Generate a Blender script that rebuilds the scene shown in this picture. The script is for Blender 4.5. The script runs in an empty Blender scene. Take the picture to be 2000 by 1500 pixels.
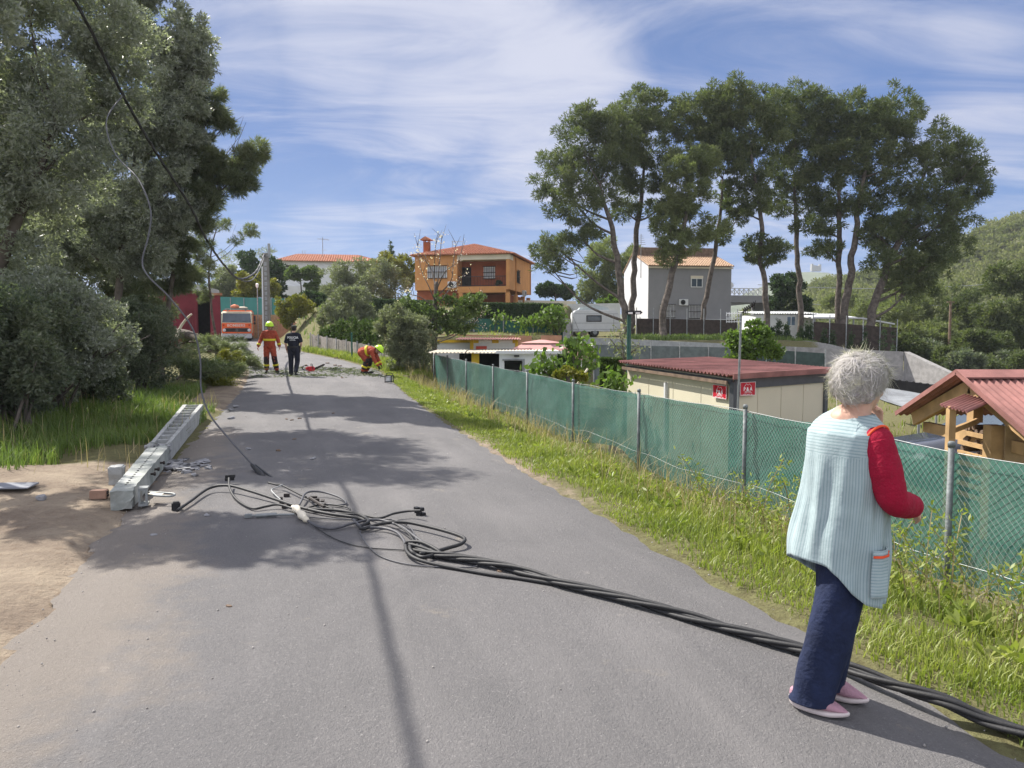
import bpy, bmesh, math, random
import numpy as np
from mathutils import Vector, Matrix, noise
rng = np.random.default_rng(7)
random.seed(7)
S = bpy.context.scene
COL = S.collection
# ------------------------------------------------------------------ camera, sky, sun, exposure
CAM_H = 1.6
PITCH = math.atan(95 / 1500)
cam = bpy.data.cameras.new('camera'); cam.lens = 27.0; cam.sensor_width = 36.0
cam.clip_start = 0.05; cam.clip_end = 4000
camo = bpy.data.objects.new('camera', cam); COL.objects.link(camo)
camo.location = (0, 0, CAM_H); camo.rotation_euler = (math.pi / 2 - PITCH, 0, 0)
S.camera = camo
SUN_EL = math.radians(47); SUN_AZ = (-0.78, 0.63)
_sa = Vector((SUN_AZ[0], SUN_AZ[1], 0)).normalized()
SUN = Vector((_sa.x * math.cos(SUN_EL), _sa.y * math.cos(SUN_EL), math.sin(SUN_EL)))
sl = bpy.data.lights.new('sun', 'SUN'); sl.energy = 4.2; sl.angle = math.radians(0.45); sl.color = (1.0, 0.95, 0.87)
so = bpy.data.objects.new('sun', sl); COL.objects.link(so)
so.rotation_euler = SUN.to_track_quat('Z', 'Y').to_euler(); so.location = SUN * 60
S.view_settings.view_transform = 'Standard'; S.view_settings.look = 'None'
S.view_settings.exposure = 1.12; S.view_settings.gamma = 1.0
S.render.engine = 'CYCLES'
S.cycles.max_bounces = 6; S.cycles.transparent_max_bounces = 12; S.cycles.diffuse_bounces = 3
S.cycles.use_denoising = True
w = bpy.data.worlds.new('World'); S.world = w; w.use_nodes = True
nt = w.node_tree; nt.nodes.clear()
def N(t, tree, **k):
    n = tree.nodes.new(t)
    for a, v in k.items():
        if a.startswith('i_'):
            n.inputs[a[2:].replace('_', ' ')].default_value = v
        else: setattr(n, a, v)
    return n
def mth(tree, op, a, b=None, c=None):
    n = tree.nodes.new('ShaderNodeMath'); n.operation = op
    for i, v in enumerate((a, b, c)):
        if v is None: continue
        if isinstance(v, (int, float)): n.inputs[i].default_value = v
        else: tree.links.new(v, n.inputs[i])
    return n.outputs[0]
def sstep(tree, val, a, b):
    n = tree.nodes.new('ShaderNodeMapRange'); n.interpolation_type = 'SMOOTHSTEP'
    tree.links.new(val, n.inputs[0]); n.inputs[1].default_value = a; n.inputs[2].default_value = b
    return n.outputs[0]
def mixc(tree, f, a, b, mode='MIX'):
    n = tree.nodes.new('ShaderNodeMix'); n.data_type = 'RGBA'; n.blend_type = mode
    for i, v in ((0, f), (6, a), (7, b)):
        if isinstance(v, (int, float)): n.inputs[i].default_value = v
        elif isinstance(v, tuple): n.inputs[i].default_value = (*v, 1) if len(v) == 3 else v
        else: tree.links.new(v, n.inputs[i])
    return n.outputs[2]
sky = N('ShaderNodeTexSky', nt, sky_type='NISHITA', sun_disc=False)
sky.sun_elevation = SUN_EL; sky.sun_rotation = math.atan2(_sa.x, _sa.y)
sky.altitude = 200; sky.air_density = 1.0; sky.dust_density = 0.6; sky.ozone_density = 2.2
tc = N('ShaderNodeTexCoord', nt)
sep = N('ShaderNodeSeparateXYZ', nt); nt.links.new(tc.outputs['Generated'], sep.inputs[0])
zc = mth(nt, 'MAXIMUM', sep.outputs[2], 0.03)
zc = mth(nt, 'ADD', zc, 0.10)
cx = mth(nt, 'DIVIDE', sep.outputs[0], zc); cy = mth(nt, 'DIVIDE', sep.outputs[1], zc)
cmb = N('ShaderNodeCombineXYZ', nt); nt.links.new(cx, cmb.inputs[0]); nt.links.new(cy, cmb.inputs[1])
mp = N('ShaderNodeMapping', nt); nt.links.new(cmb.outputs[0], mp.inputs[0])
mp.inputs['Rotation'].default_value = (0, 0, math.radians(28)); mp.inputs['Scale'].default_value = (0.75, 1.5, 1)
n1 = N('ShaderNodeTexNoise', nt, i_Scale=1.3, i_Detail=9.0, i_Roughness=0.62, i_Distortion=0.9)
nt.links.new(mp.outputs[0], n1.inputs['Vector'])
n2 = N('ShaderNodeTexNoise', nt, i_Scale=0.55, i_Detail=5.0, i_Roughness=0.55, i_Distortion=0.4)
nt.links.new(cmb.outputs[0], n2.inputs['Vector'])
def pdir(x, y):
    d = Vector(((x - 1000) / 1500, 1.0, (655 - y) / 1500)); return d.normalized()
def blob(x, y, r0, r1):
    d = pdir(x, y)
    vm = N('ShaderNodeVectorMath', nt, operation='DISTANCE'); nt.links.new(tc.outputs['Generated'], vm.inputs[0])
    vm.inputs[1].default_value = d
    return sstep(nt, vm.outputs['Value'], r1, r0)
cov = None
for (x, y, r0, r1, wgt) in [(480, 60, .03, .17, .75), (700, 50, .05, .20, .9), (900, 110, .06, .22, .95), (1060, 210, .05, .19, .95), (1150, 320, .04, .17, .85), (1270, 430, .03, .17, .7),
                            (830, 215, .02, .10, .6), (960, 320, .02, .12, .55), (1060, 420, .02, .13, .5), (690, 270, .004, .07, .32), (715, 330, .004, .065, .36), (735, 385, .004, .07, .36),
                            (640, 440, .02, .12, .5), (790, 415, .02, .12, .5), (1500, 60, .05, .22, .5), (1800, 90, .03, .14, .35), (1900, 270, .03, .14, .75), (1985, 340, .02, .13, .65), (1450, 480, .04, .2, .7), (1930, 10, .03, .15, .5),
                            (1000, -600, .1, .6, .5), (-700, 100, .2, .9, .5), (3000, 0, .2, .8, .5)]:
    b = mth(nt, 'MULTIPLY', blob(x, y, r0, r1), wgt)
    cov = b if cov is None else mth(nt, 'MAXIMUM', cov, b)
cm = mth(nt, 'ADD', mth(nt, 'MULTIPLY_ADD', n1.outputs[0], 1.5, -.28), mth(nt, 'MULTIPLY_ADD', n2.outputs[0], 0.7, -.12))
cm = mth(nt, 'ADD', cm, mth(nt, 'MULTIPLY', cov, 0.60))
cm = sstep(nt, cm, 0.74, 1.50)
cm = mth(nt, 'MULTIPLY', cm, 0.97)
skc = mixc(nt, 1.0, sky.outputs[0], (0.92, 0.98, 1.30), 'MULTIPLY')
hs = N('ShaderNodeHueSaturation', nt, i_Saturation=1.0, i_Value=1.0); nt.links.new(skc, hs.inputs['Color'])
# clear spring blue towards the houses, added white fill light overhead and behind
zr_ = N('ShaderNodeValToRGB', nt); nt.links.new(sep.outputs[2], zr_.inputs[0]); e = zr_.color_ramp.elements
e[0].position = 0.0; e[0].color = (1.45, 2.3, 4.0, 1); e[1].position = .45; e[1].color = (.62, 1.14, 2.6, 1)
for p_, c_ in ((.12, (1.05, 1.95, 3.9)), (.24, (.80, 1.52, 3.4))):
    q_ = e.new(p_); q_.color = (*c_, 1)
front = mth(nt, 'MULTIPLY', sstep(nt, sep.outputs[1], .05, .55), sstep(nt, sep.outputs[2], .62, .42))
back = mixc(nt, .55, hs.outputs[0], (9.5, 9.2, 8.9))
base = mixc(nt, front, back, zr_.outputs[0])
cfront = mth(nt, 'MULTIPLY', cm, front)
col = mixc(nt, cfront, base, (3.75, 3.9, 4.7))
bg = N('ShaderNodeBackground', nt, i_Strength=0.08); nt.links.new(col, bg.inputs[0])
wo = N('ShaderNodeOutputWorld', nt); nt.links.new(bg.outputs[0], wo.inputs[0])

# ------------------------------------------------------------------ pixel helpers (photo is 2000 x 1500)
_F = Vector((0, math.cos(PITCH), -math.sin(PITCH))); _U = Vector((0, math.sin(PITCH), math.cos(PITCH)))
def ray(x, y): return Vector((1, 0, 0)) * ((x - 1000) / 1500) + _U * ((750 - y) / 1500) + _F
def at(x, y, Y):
    d = ray(x, y); return Vector((0, 0, CAM_H)) + d * (Y / d.y)
def G(x, y, z=0.0):
    d = ray(x, y); return Vector((0, 0, CAM_H)) + d * ((z - CAM_H) / d.z)
# ------------------------------------------------------------------ objects
def tag(o, label=None, cat=None, group=None, kind=None):
    if label: o['label'] = label
    if cat: o['category'] = cat
    if group: o['group'] = group
    if kind: o['kind'] = kind
    return o
def thing(name, label, cat, loc=(0, 0, 0), rotz=0.0, group=None):
    o = bpy.data.objects.new(name, None); COL.objects.link(o)
    o.location = loc; o.rotation_euler = (0, 0, rotz); o.empty_display_size = 0.2
    return tag(o, label, cat, group)
def wmat(o):
    m = Matrix.Translation(o.location) @ o.rotation_euler.to_matrix().to_4x4()
    return (wmat(o.parent) @ m) if o.parent else m
def loc_of(root):
    return wmat(root).inverted()
def link(name, me, m, parent=None, smooth=False, world=False):
    if m is not None:
        for x in (m if isinstance(m, (list, tuple)) else [m]): me.materials.append(x)
    if world and parent: me.transform(loc_of(parent))
    if smooth: me.polygons.foreach_set('use_smooth', [True] * len(me.polygons))
    o = bpy.data.objects.new(name, me); COL.objects.link(o)
    if parent: o.parent = parent
    return o
def obj(name, bm, m, parent=None, smooth=False, world=False):
    me = bpy.data.meshes.new(name); bm.normal_update(); bm.to_mesh(me); bm.free()
    return link(name, me, m, parent, smooth, world)
def copy_tree(o, parent=None):
    c = o.copy(); COL.objects.link(c)
    if parent: c.parent = parent
    for ch in list(o.children): copy_tree(ch, c)
    return c
def B(): return bmesh.new()
def npmesh(name, V, Fc):
    me = bpy.data.meshes.new(name); V = np.asarray(V, dtype=np.float32); Fc = np.asarray(Fc, dtype=np.int32)
    n, k = Fc.shape
    me.vertices.add(len(V)); me.vertices.foreach_set('co', V.ravel())
    me.loops.add(n * k); me.loops.foreach_set('vertex_index', Fc.ravel())
    me.polygons.add(n); me.polygons.foreach_set('loop_start', np.arange(0, n * k, k, dtype=np.int32))
    me.update(calc_edges=True); return me
# ------------------------------------------------------------------ bmesh shapes
def bx(bm, c, s, rz=0.0, bev=0.0, M=None):
    r = bmesh.ops.create_cube(bm, size=1.0); vs = r['verts']
    m = Matrix.Translation(Vector(c)) @ Matrix.Rotation(rz, 4, 'Z') @ Matrix.Diagonal((s[0], s[1], s[2], 1))
    if M is not None: m = M @ m
    bmesh.ops.transform(bm, matrix=m, verts=vs)
    if bev > 0:
        es = list({e for v in vs for e in v.link_edges})
        bmesh.ops.bevel(bm, geom=es, offset=bev, segments=2, affect='EDGES', clamp_overlap=True)
    return vs
def box2(bm, a, b, bev=0.0):
    c = [(a[i] + b[i]) / 2 for i in range(3)]; s = [abs(b[i] - a[i]) for i in range(3)]
    return bx(bm, c, s, 0, bev)
def frame_dir(d):
    d = d.normalized(); a = Vector((0, 0, 1)) if abs(d.z) < 0.93 else Vector((1, 0, 0))
    s = d.cross(a).normalized(); return s, s.cross(d).normalized()
def tube(bm, pts, r, seg=8, cap=True):
    pts = [Vector(p) for p in pts]; n = len(pts)
    rs = r if isinstance(r, (list, tuple)) else [r] * n
    rings = []; s = None
    for i, p in enumerate(pts):
        d = (pts[min(i + 1, n - 1)] - pts[max(i - 1, 0)])
        if d.length < 1e-9: d = Vector((0, 0, 1))
        d.normalize()
        if s is None: s, t = frame_dir(d)
        else:
            s = (s - d * s.dot(d)); s = s.normalized() if s.length > 1e-6 else frame_dir(d)[0]
        t = d.cross(s)
        rings.append([bm.verts.new(p + (s * math.cos(2 * math.pi * k / seg) + t * math.sin(2 * math.pi * k / seg)) * rs[i]) for k in range(seg)])
    for a, b in zip(rings, rings[1:]):
        for k in range(seg): bm.faces.new((a[k], a[(k + 1) % seg], b[(k + 1) % seg], b[k]))
    if cap:
        bm.faces.new(list(reversed(rings[0]))); bm.faces.new(rings[-1])
def cyl(bm, a, b, r0, r1=None, seg=16): tube(bm, [a, b], [r0, r0 if r1 is None else r1], seg)
def lathe(bm, prof, c=(0, 0, 0), seg=20, sx=1, sy=1, M=None):
    rings = []
    for (r, z) in prof:
        ring = []
        for k in range(seg):
            v = Vector((c[0] + r * sx * math.cos(2 * math.pi * k / seg), c[1] + r * sy * math.sin(2 * math.pi * k / seg), c[2] + z))
            ring.append(bm.verts.new(M @ v if M is not None else v))
        rings.append(ring)
    for a, b in zip(rings, rings[1:]):
        for k in range(seg): bm.faces.new((a[k], a[(k + 1) % seg], b[(k + 1) % seg], b[k]))
    bm.faces.new(list(reversed(rings[0]))); bm.faces.new(rings[-1])
def ball(bm, c, r, sub=2, M=None):
    r = r if isinstance(r, (list, tuple)) else (r, r, r)
    q = bmesh.ops.create_icosphere(bm, subdivisions=sub, radius=1.0)['verts']
    m = Matrix.Translation(Vector(c)) @ (M.to_4x4() if M is not None else Matrix.Identity(4)) @ Matrix.Diagonal((r[0], r[1], r[2], 1))
    bmesh.ops.transform(bm, matrix=m, verts=q); return q
def face(bm, pts): return bm.faces.new([bm.verts.new(Vector(p)) for p in pts])
def prism(bm, pts, d):
    d = Vector(d); a = [bm.verts.new(Vector(p)) for p in pts]; b = [bm.verts.new(Vector(p) + d) for p in pts]
    n = len(pts); bm.faces.new(list(reversed(a))); bm.faces.new(b)
    for i in range(n): bm.faces.new((a[i], a[(i + 1) % n], b[(i + 1) % n], b[i]))
def fixn(bm): bmesh.ops.recalc_face_normals(bm, faces=bm.faces[:]); return bm
def corr(bm, o, u, v, pitch, amp, thick=0.0, flat=False, per=6):
    """corrugated sheet: waves run across u, ribs run along v"""
    o, u, v = Vector(o), Vector(u), Vector(v); n = max(2, int(u.length / pitch * per)); nn = u.cross(v).normalized()
    if nn.z < 0: nn = -nn
    prev = None
    for i in range(n + 1):
        f = i / n; h = amp * math.sin(2 * math.pi * f * u.length / pitch)
        if flat: h = amp if (i % per) < 2 else 0
        q = [bm.verts.new(o + u * f + nn * h), bm.verts.new(o + u * f + v + nn * h)]
        q += [bm.verts.new(o + u * f + v + nn * (h - 0.012 - thick)), bm.verts.new(o + u * f + nn * (h - 0.012 - thick))]
        if prev:
            for a in range(4): bm.faces.new((prev[a], q[a], q[(a + 1) % 4], prev[(a + 1) % 4]))
        else: bm.faces.new(q)
        prev = q
    bm.faces.new(list(reversed(prev)))
def smooth_path(pts, n=6):
    P = [Vector(p) for p in pts]; out = []
    for i in range(len(P) - 1):
        p0, p1, p2, p3 = P[max(i - 1, 0)], P[i], P[i + 1], P[min(i + 2, len(P) - 1)]
        for k in range(n):
            t = k / n
            out.append(0.5 * ((2 * p1) + (p2 - p0) * t + (2 * p0 - 5 * p1 + 4 * p2 - p3) * t * t + (3 * p1 - p0 - 3 * p2 + p3) * t ** 3))
    out.append(P[-1]); return out
def text_mesh(s, size, M, bm=None, bold=0.0, ax='CENTER'):
    cu = bpy.data.curves.new('txt', 'FONT'); cu.body = s; cu.size = size; cu.align_x = ax; cu.align_y = 'CENTER'
    cu.extrude = 0.002; cu.offset = bold; cu.resolution_u = 3
    o = bpy.data.objects.new('txt', cu); COL.objects.link(o)
    dg = bpy.context.evaluated_depsgraph_get(); me = bpy.data.meshes.new_from_object(o.evaluated_get(dg))
    bpy.data.objects.remove(o); bpy.data.curves.remove(cu)
    me.transform(M)
    if bm is None: bm = B()
    bm.from_mesh(me); bpy.data.meshes.remove(me); return bm
def plane_M(o, right, up):
    r, u = Vector(right).normalized(), Vector(up).normalized(); n = r.cross(u)
    return Matrix(((r.x, u.x, n.x, o[0]), (r.y, u.y, n.y, o[1]), (r.z, u.z, n.z, o[2]), (0, 0, 0, 1)))
def evaluated(me, mods):
    o = bpy.data.objects.new('tmp', me); COL.objects.link(o)
    for t, kw in mods:
        m = o.modifiers.new(t, t)
        for k, v in kw.items(): setattr(m, k, v)
    dg = bpy.context.evaluated_depsgraph_get(); r = bpy.data.meshes.new_from_object(o.evaluated_get(dg))
    bpy.data.objects.remove(o); return r
# ------------------------------------------------------------------ materials
def nm(name):
    m = bpy.data.materials.new(name); m.use_nodes = True; t = m.node_tree; t.nodes.clear()
    o = N('ShaderNodeOutputMaterial', t); return m, t, o
def mat(name, c, rough=0.8, var=0.12, scale=6.0, bump=0.0, bscale=None, metal=0.0, spec=0.3, c2=None, detail=6.0, gen=False, coat=0.0):
    m, t, o = nm(name)
    p = N('ShaderNodeBsdfPrincipled', t); p.inputs['Roughness'].default_value = rough; p.inputs['Metallic'].default_value = metal
    p.inputs['Specular IOR Level'].default_value = spec; p.inputs['Coat Weight'].default_value = coat
    tcn = N('ShaderNodeTexCoord', t)
    n = N('ShaderNodeTexNoise', t, i_Scale=scale, i_Detail=detail, i_Roughness=0.6); t.links.new(tcn.outputs['Object'], n.inputs['Vector'])
    a = tuple(max(0, x * (1 - var)) for x in c); b = tuple(min(1, x * (1 + var)) for x in c) if c2 is None else c2
    f = sstep(t, n.outputs[0], 0.3, 0.7)
    t.links.new(mixc(t, f, a, b), p.inputs['Base Color'])
    if bump > 0:
        nb = N('ShaderNodeTexNoise', t, i_Scale=bscale or scale * 4, i_Detail=5.0); t.links.new(tcn.outputs['Object'], nb.inputs['Vector'])
        bp = N('ShaderNodeBump', t, i_Strength=bump, i_Distance=0.02); t.links.new(nb.outputs[0], bp.inputs['Height']); t.links.new(bp.outputs[0], p.inputs['Normal'])
    t.links.new(p.outputs[0], o.inputs[0]); return m
def leafmat(name, cols, trans=0.3, rough=0.55, spec=0.35, nscale=0.6):
    """colour picked per leaf, with slow drift from branch to branch"""
    m, t, o = nm(name)
    g = N('ShaderNodeNewGeometry', t); tcn = N('ShaderNodeTexCoord', t)
    n = N('ShaderNodeTexNoise', t, i_Scale=nscale, i_Detail=3.0); t.links.new(tcn.outputs['Object'], n.inputs['Vector'])
    f = mth(t, 'ADD', mth(t, 'MULTIPLY', g.outputs['Random Per Island'], 0.6), mth(t, 'MULTIPLY', sstep(t, n.outputs[0], .3, .7), 0.4))
    r = N('ShaderNodeValToRGB', t); t.links.new(f, r.inputs[0])
    e = r.color_ramp.elements
    while len(e) < len(cols): e.new(0.5)
    for i, c in enumerate(cols): e[i].position = i / (len(cols) - 1); e[i].color = (*c, 1)
    p = N('ShaderNodeBsdfPrincipled', t); p.inputs['Roughness'].default_value = rough; p.inputs['Specular IOR Level'].default_value = spec
    t.links.new(r.outputs[0], p.inputs['Base Color'])
    tr = N('ShaderNodeBsdfTranslucent', t); t.links.new(mixc(t, 1.0, r.outputs[0], (1.1, 1.25, 0.6), 'MULTIPLY'), tr.inputs[0])
    mx = N('ShaderNodeMixShader', t); mx.inputs[0].default_value = trans
    t.links.new(p.outputs[0], mx.inputs[1]); t.links.new(tr.outputs[0], mx.inputs[2]); t.links.new(mx.outputs[0], o.inputs[0]); return m
M = {}
M['concrete'] = mat('concrete', (.33, .335, .325), .85, .16, 5, .25, 60)
M['concrete_dark'] = mat('concrete_dark', (.27, .26, .25), .9, .2, 3, .3, 30)
M['rubble'] = mat('rubble', (.26, .26, .27), .9, .25, 9, .3, 50)
M['rubber'] = mat('rubber', (.018, .018, .019), .6, .2, 30, .1, spec=.4)
M['cable_grey'] = mat('cable_grey', (.075, .075, .082), .5, .2, 30)
M['steel'] = mat('steel', (.23, .245, .245), .5, .18, 12, .1, metal=.35)
M['steel_dull'] = mat('steel_dull', (.30, .31, .31), .6, .2, 9, .15, metal=.3)
M['white_paint'] = mat('white_paint', (.66, .67, .66), .7, .06, 2.0, .05)
M['dark_void'] = mat('dark_void', (.02, .02, .022), .9, .2)
M['glass'] = mat('glass', (.05, .07, .09), .08, .3, 1.2, spec=.6)
M['black_plastic'] = mat('black_plastic', (.018, .018, .02), .5, .2)
M['grey_plastic'] = mat('grey_plastic', (.24, .25, .26), .5, .15)
M['bark'] = mat('bark', (.085, .068, .056), .95, .3, 4, .8, 12, c2=(.155, .13, .11))
M['bark_olive'] = mat('bark_olive', (.12, .10, .085), .95, .3, 6, .8, 14)
M['wood'] = mat('wood', (.42, .27, .13), .7, .22, 3, .1)
M['wood_old'] = mat('wood_old', (.17, .12, .085), .85, .3, 5, .2)
M['skin'] = mat('skin', (.55, .33, .24), .55, .06, 12, .05)
M['brick'] = mat('brick', (.34, .16, .09), .9, .25, 3, .2)
M['pine'] = leafmat('pine', [(0.061, 0.082, 0.040), (0.106, 0.131, 0.058), (0.167, 0.182, 0.084)], 0.38, .6, .25, .35)
M['pine_light'] = leafmat('pine_light', [(0.100, 0.125, 0.058), (0.164, 0.191, 0.081), (0.235, 0.251, 0.111)], 0.4, .6, .25, .35)
M['pine_near'] = leafmat('pine_near', [(0.088, 0.112, 0.081), (0.160, 0.182, 0.114), (0.239, 0.244, 0.153)], 0.42, .5, .3, .8)
M['olive'] = leafmat('olive', [(0.145, 0.164, 0.134), (0.256, 0.271, 0.229), (0.427, 0.437, 0.402)], 0.4, .42, .5, .7)
M['olive_far'] = leafmat('olive_far', [(0.120, 0.138, 0.084), (0.192, 0.210, 0.132), (0.282, 0.300, 0.204)], 0.35, .5, .4, .4)
M['shrub'] = leafmat('shrub', [(0.076, 0.100, 0.072), (0.141, 0.164, 0.115), (0.237, 0.241, 0.177)], 0.42, .5, .3, .7)
M['green'] = leafmat('green', [(0.068, 0.102, 0.036), (0.114, 0.163, 0.054), (0.182, 0.235, 0.078)], .35, .5, .3, .4)
M['bright'] = leafmat('bright', [(0.075, 0.121, 0.026), (0.119, 0.190, 0.036), (0.188, 0.258, 0.060)], .4, .45, .35, .5)
M['yellow'] = leafmat('yellow', [(.11, .13, .02), (.20, .20, .03), (.30, .26, .04)], .3, .5, .3, .4)
M['hedge'] = leafmat('hedge', [(0.025, 0.048, 0.021), (0.048, 0.081, 0.034), (0.081, 0.121, 0.048)], .25, .6, .2, .5)
M['thuja'] = leafmat('thuja', [(.04, .07, .018), (.065, .105, .025), (.095, .14, .035)], .25, .6, .2, .8)
M['forest'] = leafmat('forest', [(0.104, 0.126, 0.055), (0.167, 0.180, 0.077), (0.240, 0.238, 0.110)], 0.4, .7, .2, .05)
M['grass'] = leafmat('grass', [(0.130, 0.176, 0.037), (0.230, 0.272, 0.056), (0.340, 0.352, 0.106)], .4, .45, .35, 1.2)
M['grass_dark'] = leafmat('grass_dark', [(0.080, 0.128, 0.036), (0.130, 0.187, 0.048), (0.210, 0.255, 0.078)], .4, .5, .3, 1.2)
M['grass_dry'] = leafmat('grass_dry', [(.24, .19, .10), (.36, .29, .16), (.45, .38, .24)], .3, .6, .2, 1.2)
M['cut_pine'] = leafmat('cut_pine', [(0.051, 0.076, 0.034), (0.093, 0.119, 0.051), (0.170, 0.187, 0.068)], .25, .55, .3, .6)
M['blossom'] = leafmat('blossom', [(.62, .46, .46), (.74, .62, .62), (.8, .74, .72)], .4, .6, .2, .8)
# ------------------------------------------------------------------ terrain
_rY = np.array([-8, -4, -1, 2.91, 3.79, 5.31, 7.2, 9.73, 13.07, 19.98, 30.02, 37, 44.8, 56.4, 75, 110])
_rX = np.array([5.2, 3.9, 3.0, 2.0, 1.76, 1.28, .73, 0, -.88, -2.67, -5.11, -8.1, -12.2, -16.7, -24, -38])
_lY = np.array([-8, -4, -1, 3.69, 4.67, 6.69, 8.82, 11.65, 17.11, 21.8, 28.93, 37, 44.8, 56.4, 75, 110])
_lX = np.array([.7, -.5, -1.35, -2.52, -2.90, -3.50, -4.12, -4.9, -6.41, -7.72, -9.9, -13.0, -16.5, -21.3, -28.7, -43])
_yy = np.arange(-8, 110.01, .25)
def _sm(a, k):
    p = np.pad(a, (k, k), mode='reflect', reflect_type='odd'); return np.convolve(p, np.ones(2 * k + 1) / (2 * k + 1), 'valid')
_xr = _sm(np.interp(_yy, _rY, _rX), 5); _xl = _sm(np.interp(_yy, _lY, _lX), 5)
def xr(Y): return np.interp(Y, _yy, _xr)
def xl(Y): return np.interp(Y, _yy, _xl)
def zr(Y): return np.interp(Y, [-50, 14, 18, 22, 27, 30, 45, 60, 75, 100, 140], [0, 0, .015, .06, .15, .25, .68, 1.12, 1.6, 2.5, 3.4])
def ss(x, a, b):
    t = np.clip((x - a) / (b - a), 0, 1); return t * t * (3 - 2 * t)
FX = lambda Y: 5.0 - .28 * Y          # x of the green fence line
def H(X, Y):
    X = np.asarray(X, float); Y = np.asarray(Y, float)
    s = X - xr(Y); l = xl(Y) - X; z0 = zr(Y)
    A = np.interp(Y, [-50, 28, 36, 42, 52, 64, 90, 130, 200], [0, .15, .65, 1.25, 2.6, 4.0, 5.3, 7, 8])
    Bt = np.interp(Y, [-50, 46, 48, 60, 72, 90, 130], [-1.25, -1.25, 1.2, 1.55, 2.5, 3, 3.5])
    fall = ss(X + (Y - 45) * .15, 19, 28)
    Bt = Bt * (1 - fall) + np.interp(Y, [-50, 46, 70, 130], [-1.25, -1.25, -1.8, -2.2]) * fall
    bound = np.interp(Y, [-50, 24, 28, 33, 43.5, 44, 52, 60, 90], [-99, -99, -2.8, -3.4, -3.8, 2.8, 3.2, 4.6, 8])
    wB = ss(X, bound - .5, bound + .5)
    R = A * (1 - wB) + Bt * wB
    # verge falling from the tarmac to the fence and on into the gardens
    vz = np.interp(s, [0, .3, 1.0, 2.0, 2.6, 4.2], [-.02, -.03, -.12, -.42, -.55, -1.25])
    near = 1 - ss(Y, 23, 29)
    vfar = z0 + (R - z0) * ss(s, .2, 3.0)
    right = (np.where(s < 4.2, vz, Bt)) * near + vfar * (1 - near)
    left = z0 + .02 * ss(l, 0, .3) + .38 * ss(l, 1.2, 5) + .03 * np.clip(l - 4, 0, 60)
    left = left + np.interp(Y, [-50, 50, 70, 100], [0, 0, 1.5, 3.0]) * ss(l, 2, 8)
    z = np.where(s > 0, right, np.where(l > 0, left, z0 - .06))
    n = .05 * np.sin(X * 1.9 + Y * .7) * np.cos(Y * 1.3 - X * .4) + .03 * np.sin(X * 4.1) * np.sin(Y * 3.7)
    z = z + n * ss(np.maximum(s, l), .25, 1.2)
    far = ss(np.hypot(X - 20, Y - 60), 90, 150)
    return z * (1 - far * .35)
xs = np.unique(np.round(np.concatenate([np.arange(-900, -60, 30), np.arange(-60, -13, 1.0), np.arange(-13, 10, .2), np.arange(10, 60, 1.0), np.arange(60, 901, 30)]), 3))
ys = np.unique(np.round(np.concatenate([np.arange(-60, -4, 4), np.arange(-4, 33, .2), np.arange(33, 110, .6), np.arange(110, 1300, 40)]), 3))
XX, YY = np.meshgrid(xs, ys); ZZ = H(XX, YY)
V = np.stack([XX.ravel(), YY.ravel(), ZZ.ravel()], 1); nx = len(xs); ny = len(ys)
ii = np.arange(nx * ny).reshape(ny, nx)
Fq = np.stack([ii[:-1, :-1].ravel(), ii[:-1, 1:].ravel(), ii[1:, 1:].ravel(), ii[1:, :-1].ravel()], 1)
gm = npmesh('ground', V, Fq)
# soil type per vertex: r = bare ochre sand, g = grassy soil, b = grey garden earth
s_ = XX - xr(YY); l_ = xl(YY) - XX
sand = ((l_ > -0.4) * (1 - ss(l_, 2.6 + (YY - 6) * .06, 4.2)) * (1 - ss(YY, 8.6, 10.2)) + (l_ > -.4) * (1 - ss(l_, .5, 1.6)) * ss(YY, 15, 18) * (1 - ss(YY, 28, 32)))
sand = np.clip(sand + (s_ > -.2) * (1 - ss(s_, .08, .45)) * (.18 + .5 * np.exp(-((YY - 10) / 3.2) ** 2)) * (YY < 30), 0, 1)
earth = np.clip(ss(XX, 17, 21) * ss(YY, 26, 34) * (1 - ss(YY, 52, 60)), 0, 1)
grs = np.clip(1 - sand - earth, 0, 1)
ca = gm.color_attributes.new('soil', 'FLOAT_COLOR', 'POINT')
ca.data.foreach_set('color', np.stack([sand.ravel(), grs.ravel(), earth.ravel(), np.ones(nx * ny)], 1).astype(np.float32).ravel())
m, t, o = nm('ground_soil')
at_ = N('ShaderNodeAttribute', t, attribute_name='soil'); sp = N('ShaderNodeSeparateColor', t); t.links.new(at_.outputs['Color'], sp.inputs[0])
geo = N('ShaderNodeNewGeometry', t)
na = N('ShaderNodeTexNoise', t, i_Scale=1.3, i_Detail=8.0, i_Roughness=.65); t.links.new(geo.outputs['Position'], na.inputs['Vector'])
nb = N('ShaderNodeTexNoise', t, i_Scale=14.0, i_Detail=6.0, i_Roughness=.7); t.links.new(geo.outputs['Position'], nb.inputs['Vector'])
cs = mixc(t, sstep(t, na.outputs[0], .32, .68), (.19, .15, .115), (.31, .255, .19))
cs = mixc(t, mth(t, 'MULTIPLY', sstep(t, nb.outputs[0], .5, .75), .6), cs, (.16, .11, .075))
cg = mixc(t, sstep(t, nb.outputs[0], .35, .65), (.11, .10, .05), (.155, .15, .07))
ce = mixc(t, sstep(t, nb.outputs[0], .35, .65), (.19, .185, .17), (.27, .26, .24))
fs = sstep(t, mth(t, 'ADD', sp.outputs[0], mth(t, 'MULTIPLY', mth(t, 'SUBTRACT', na.outputs[0], .5), .9)), .35, .6)
fe = sstep(t, mth(t, 'ADD', sp.outputs[2], mth(t, 'MULTIPLY', mth(t, 'SUBTRACT', na.outputs[0], .5), .5)), .35, .6)
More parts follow.
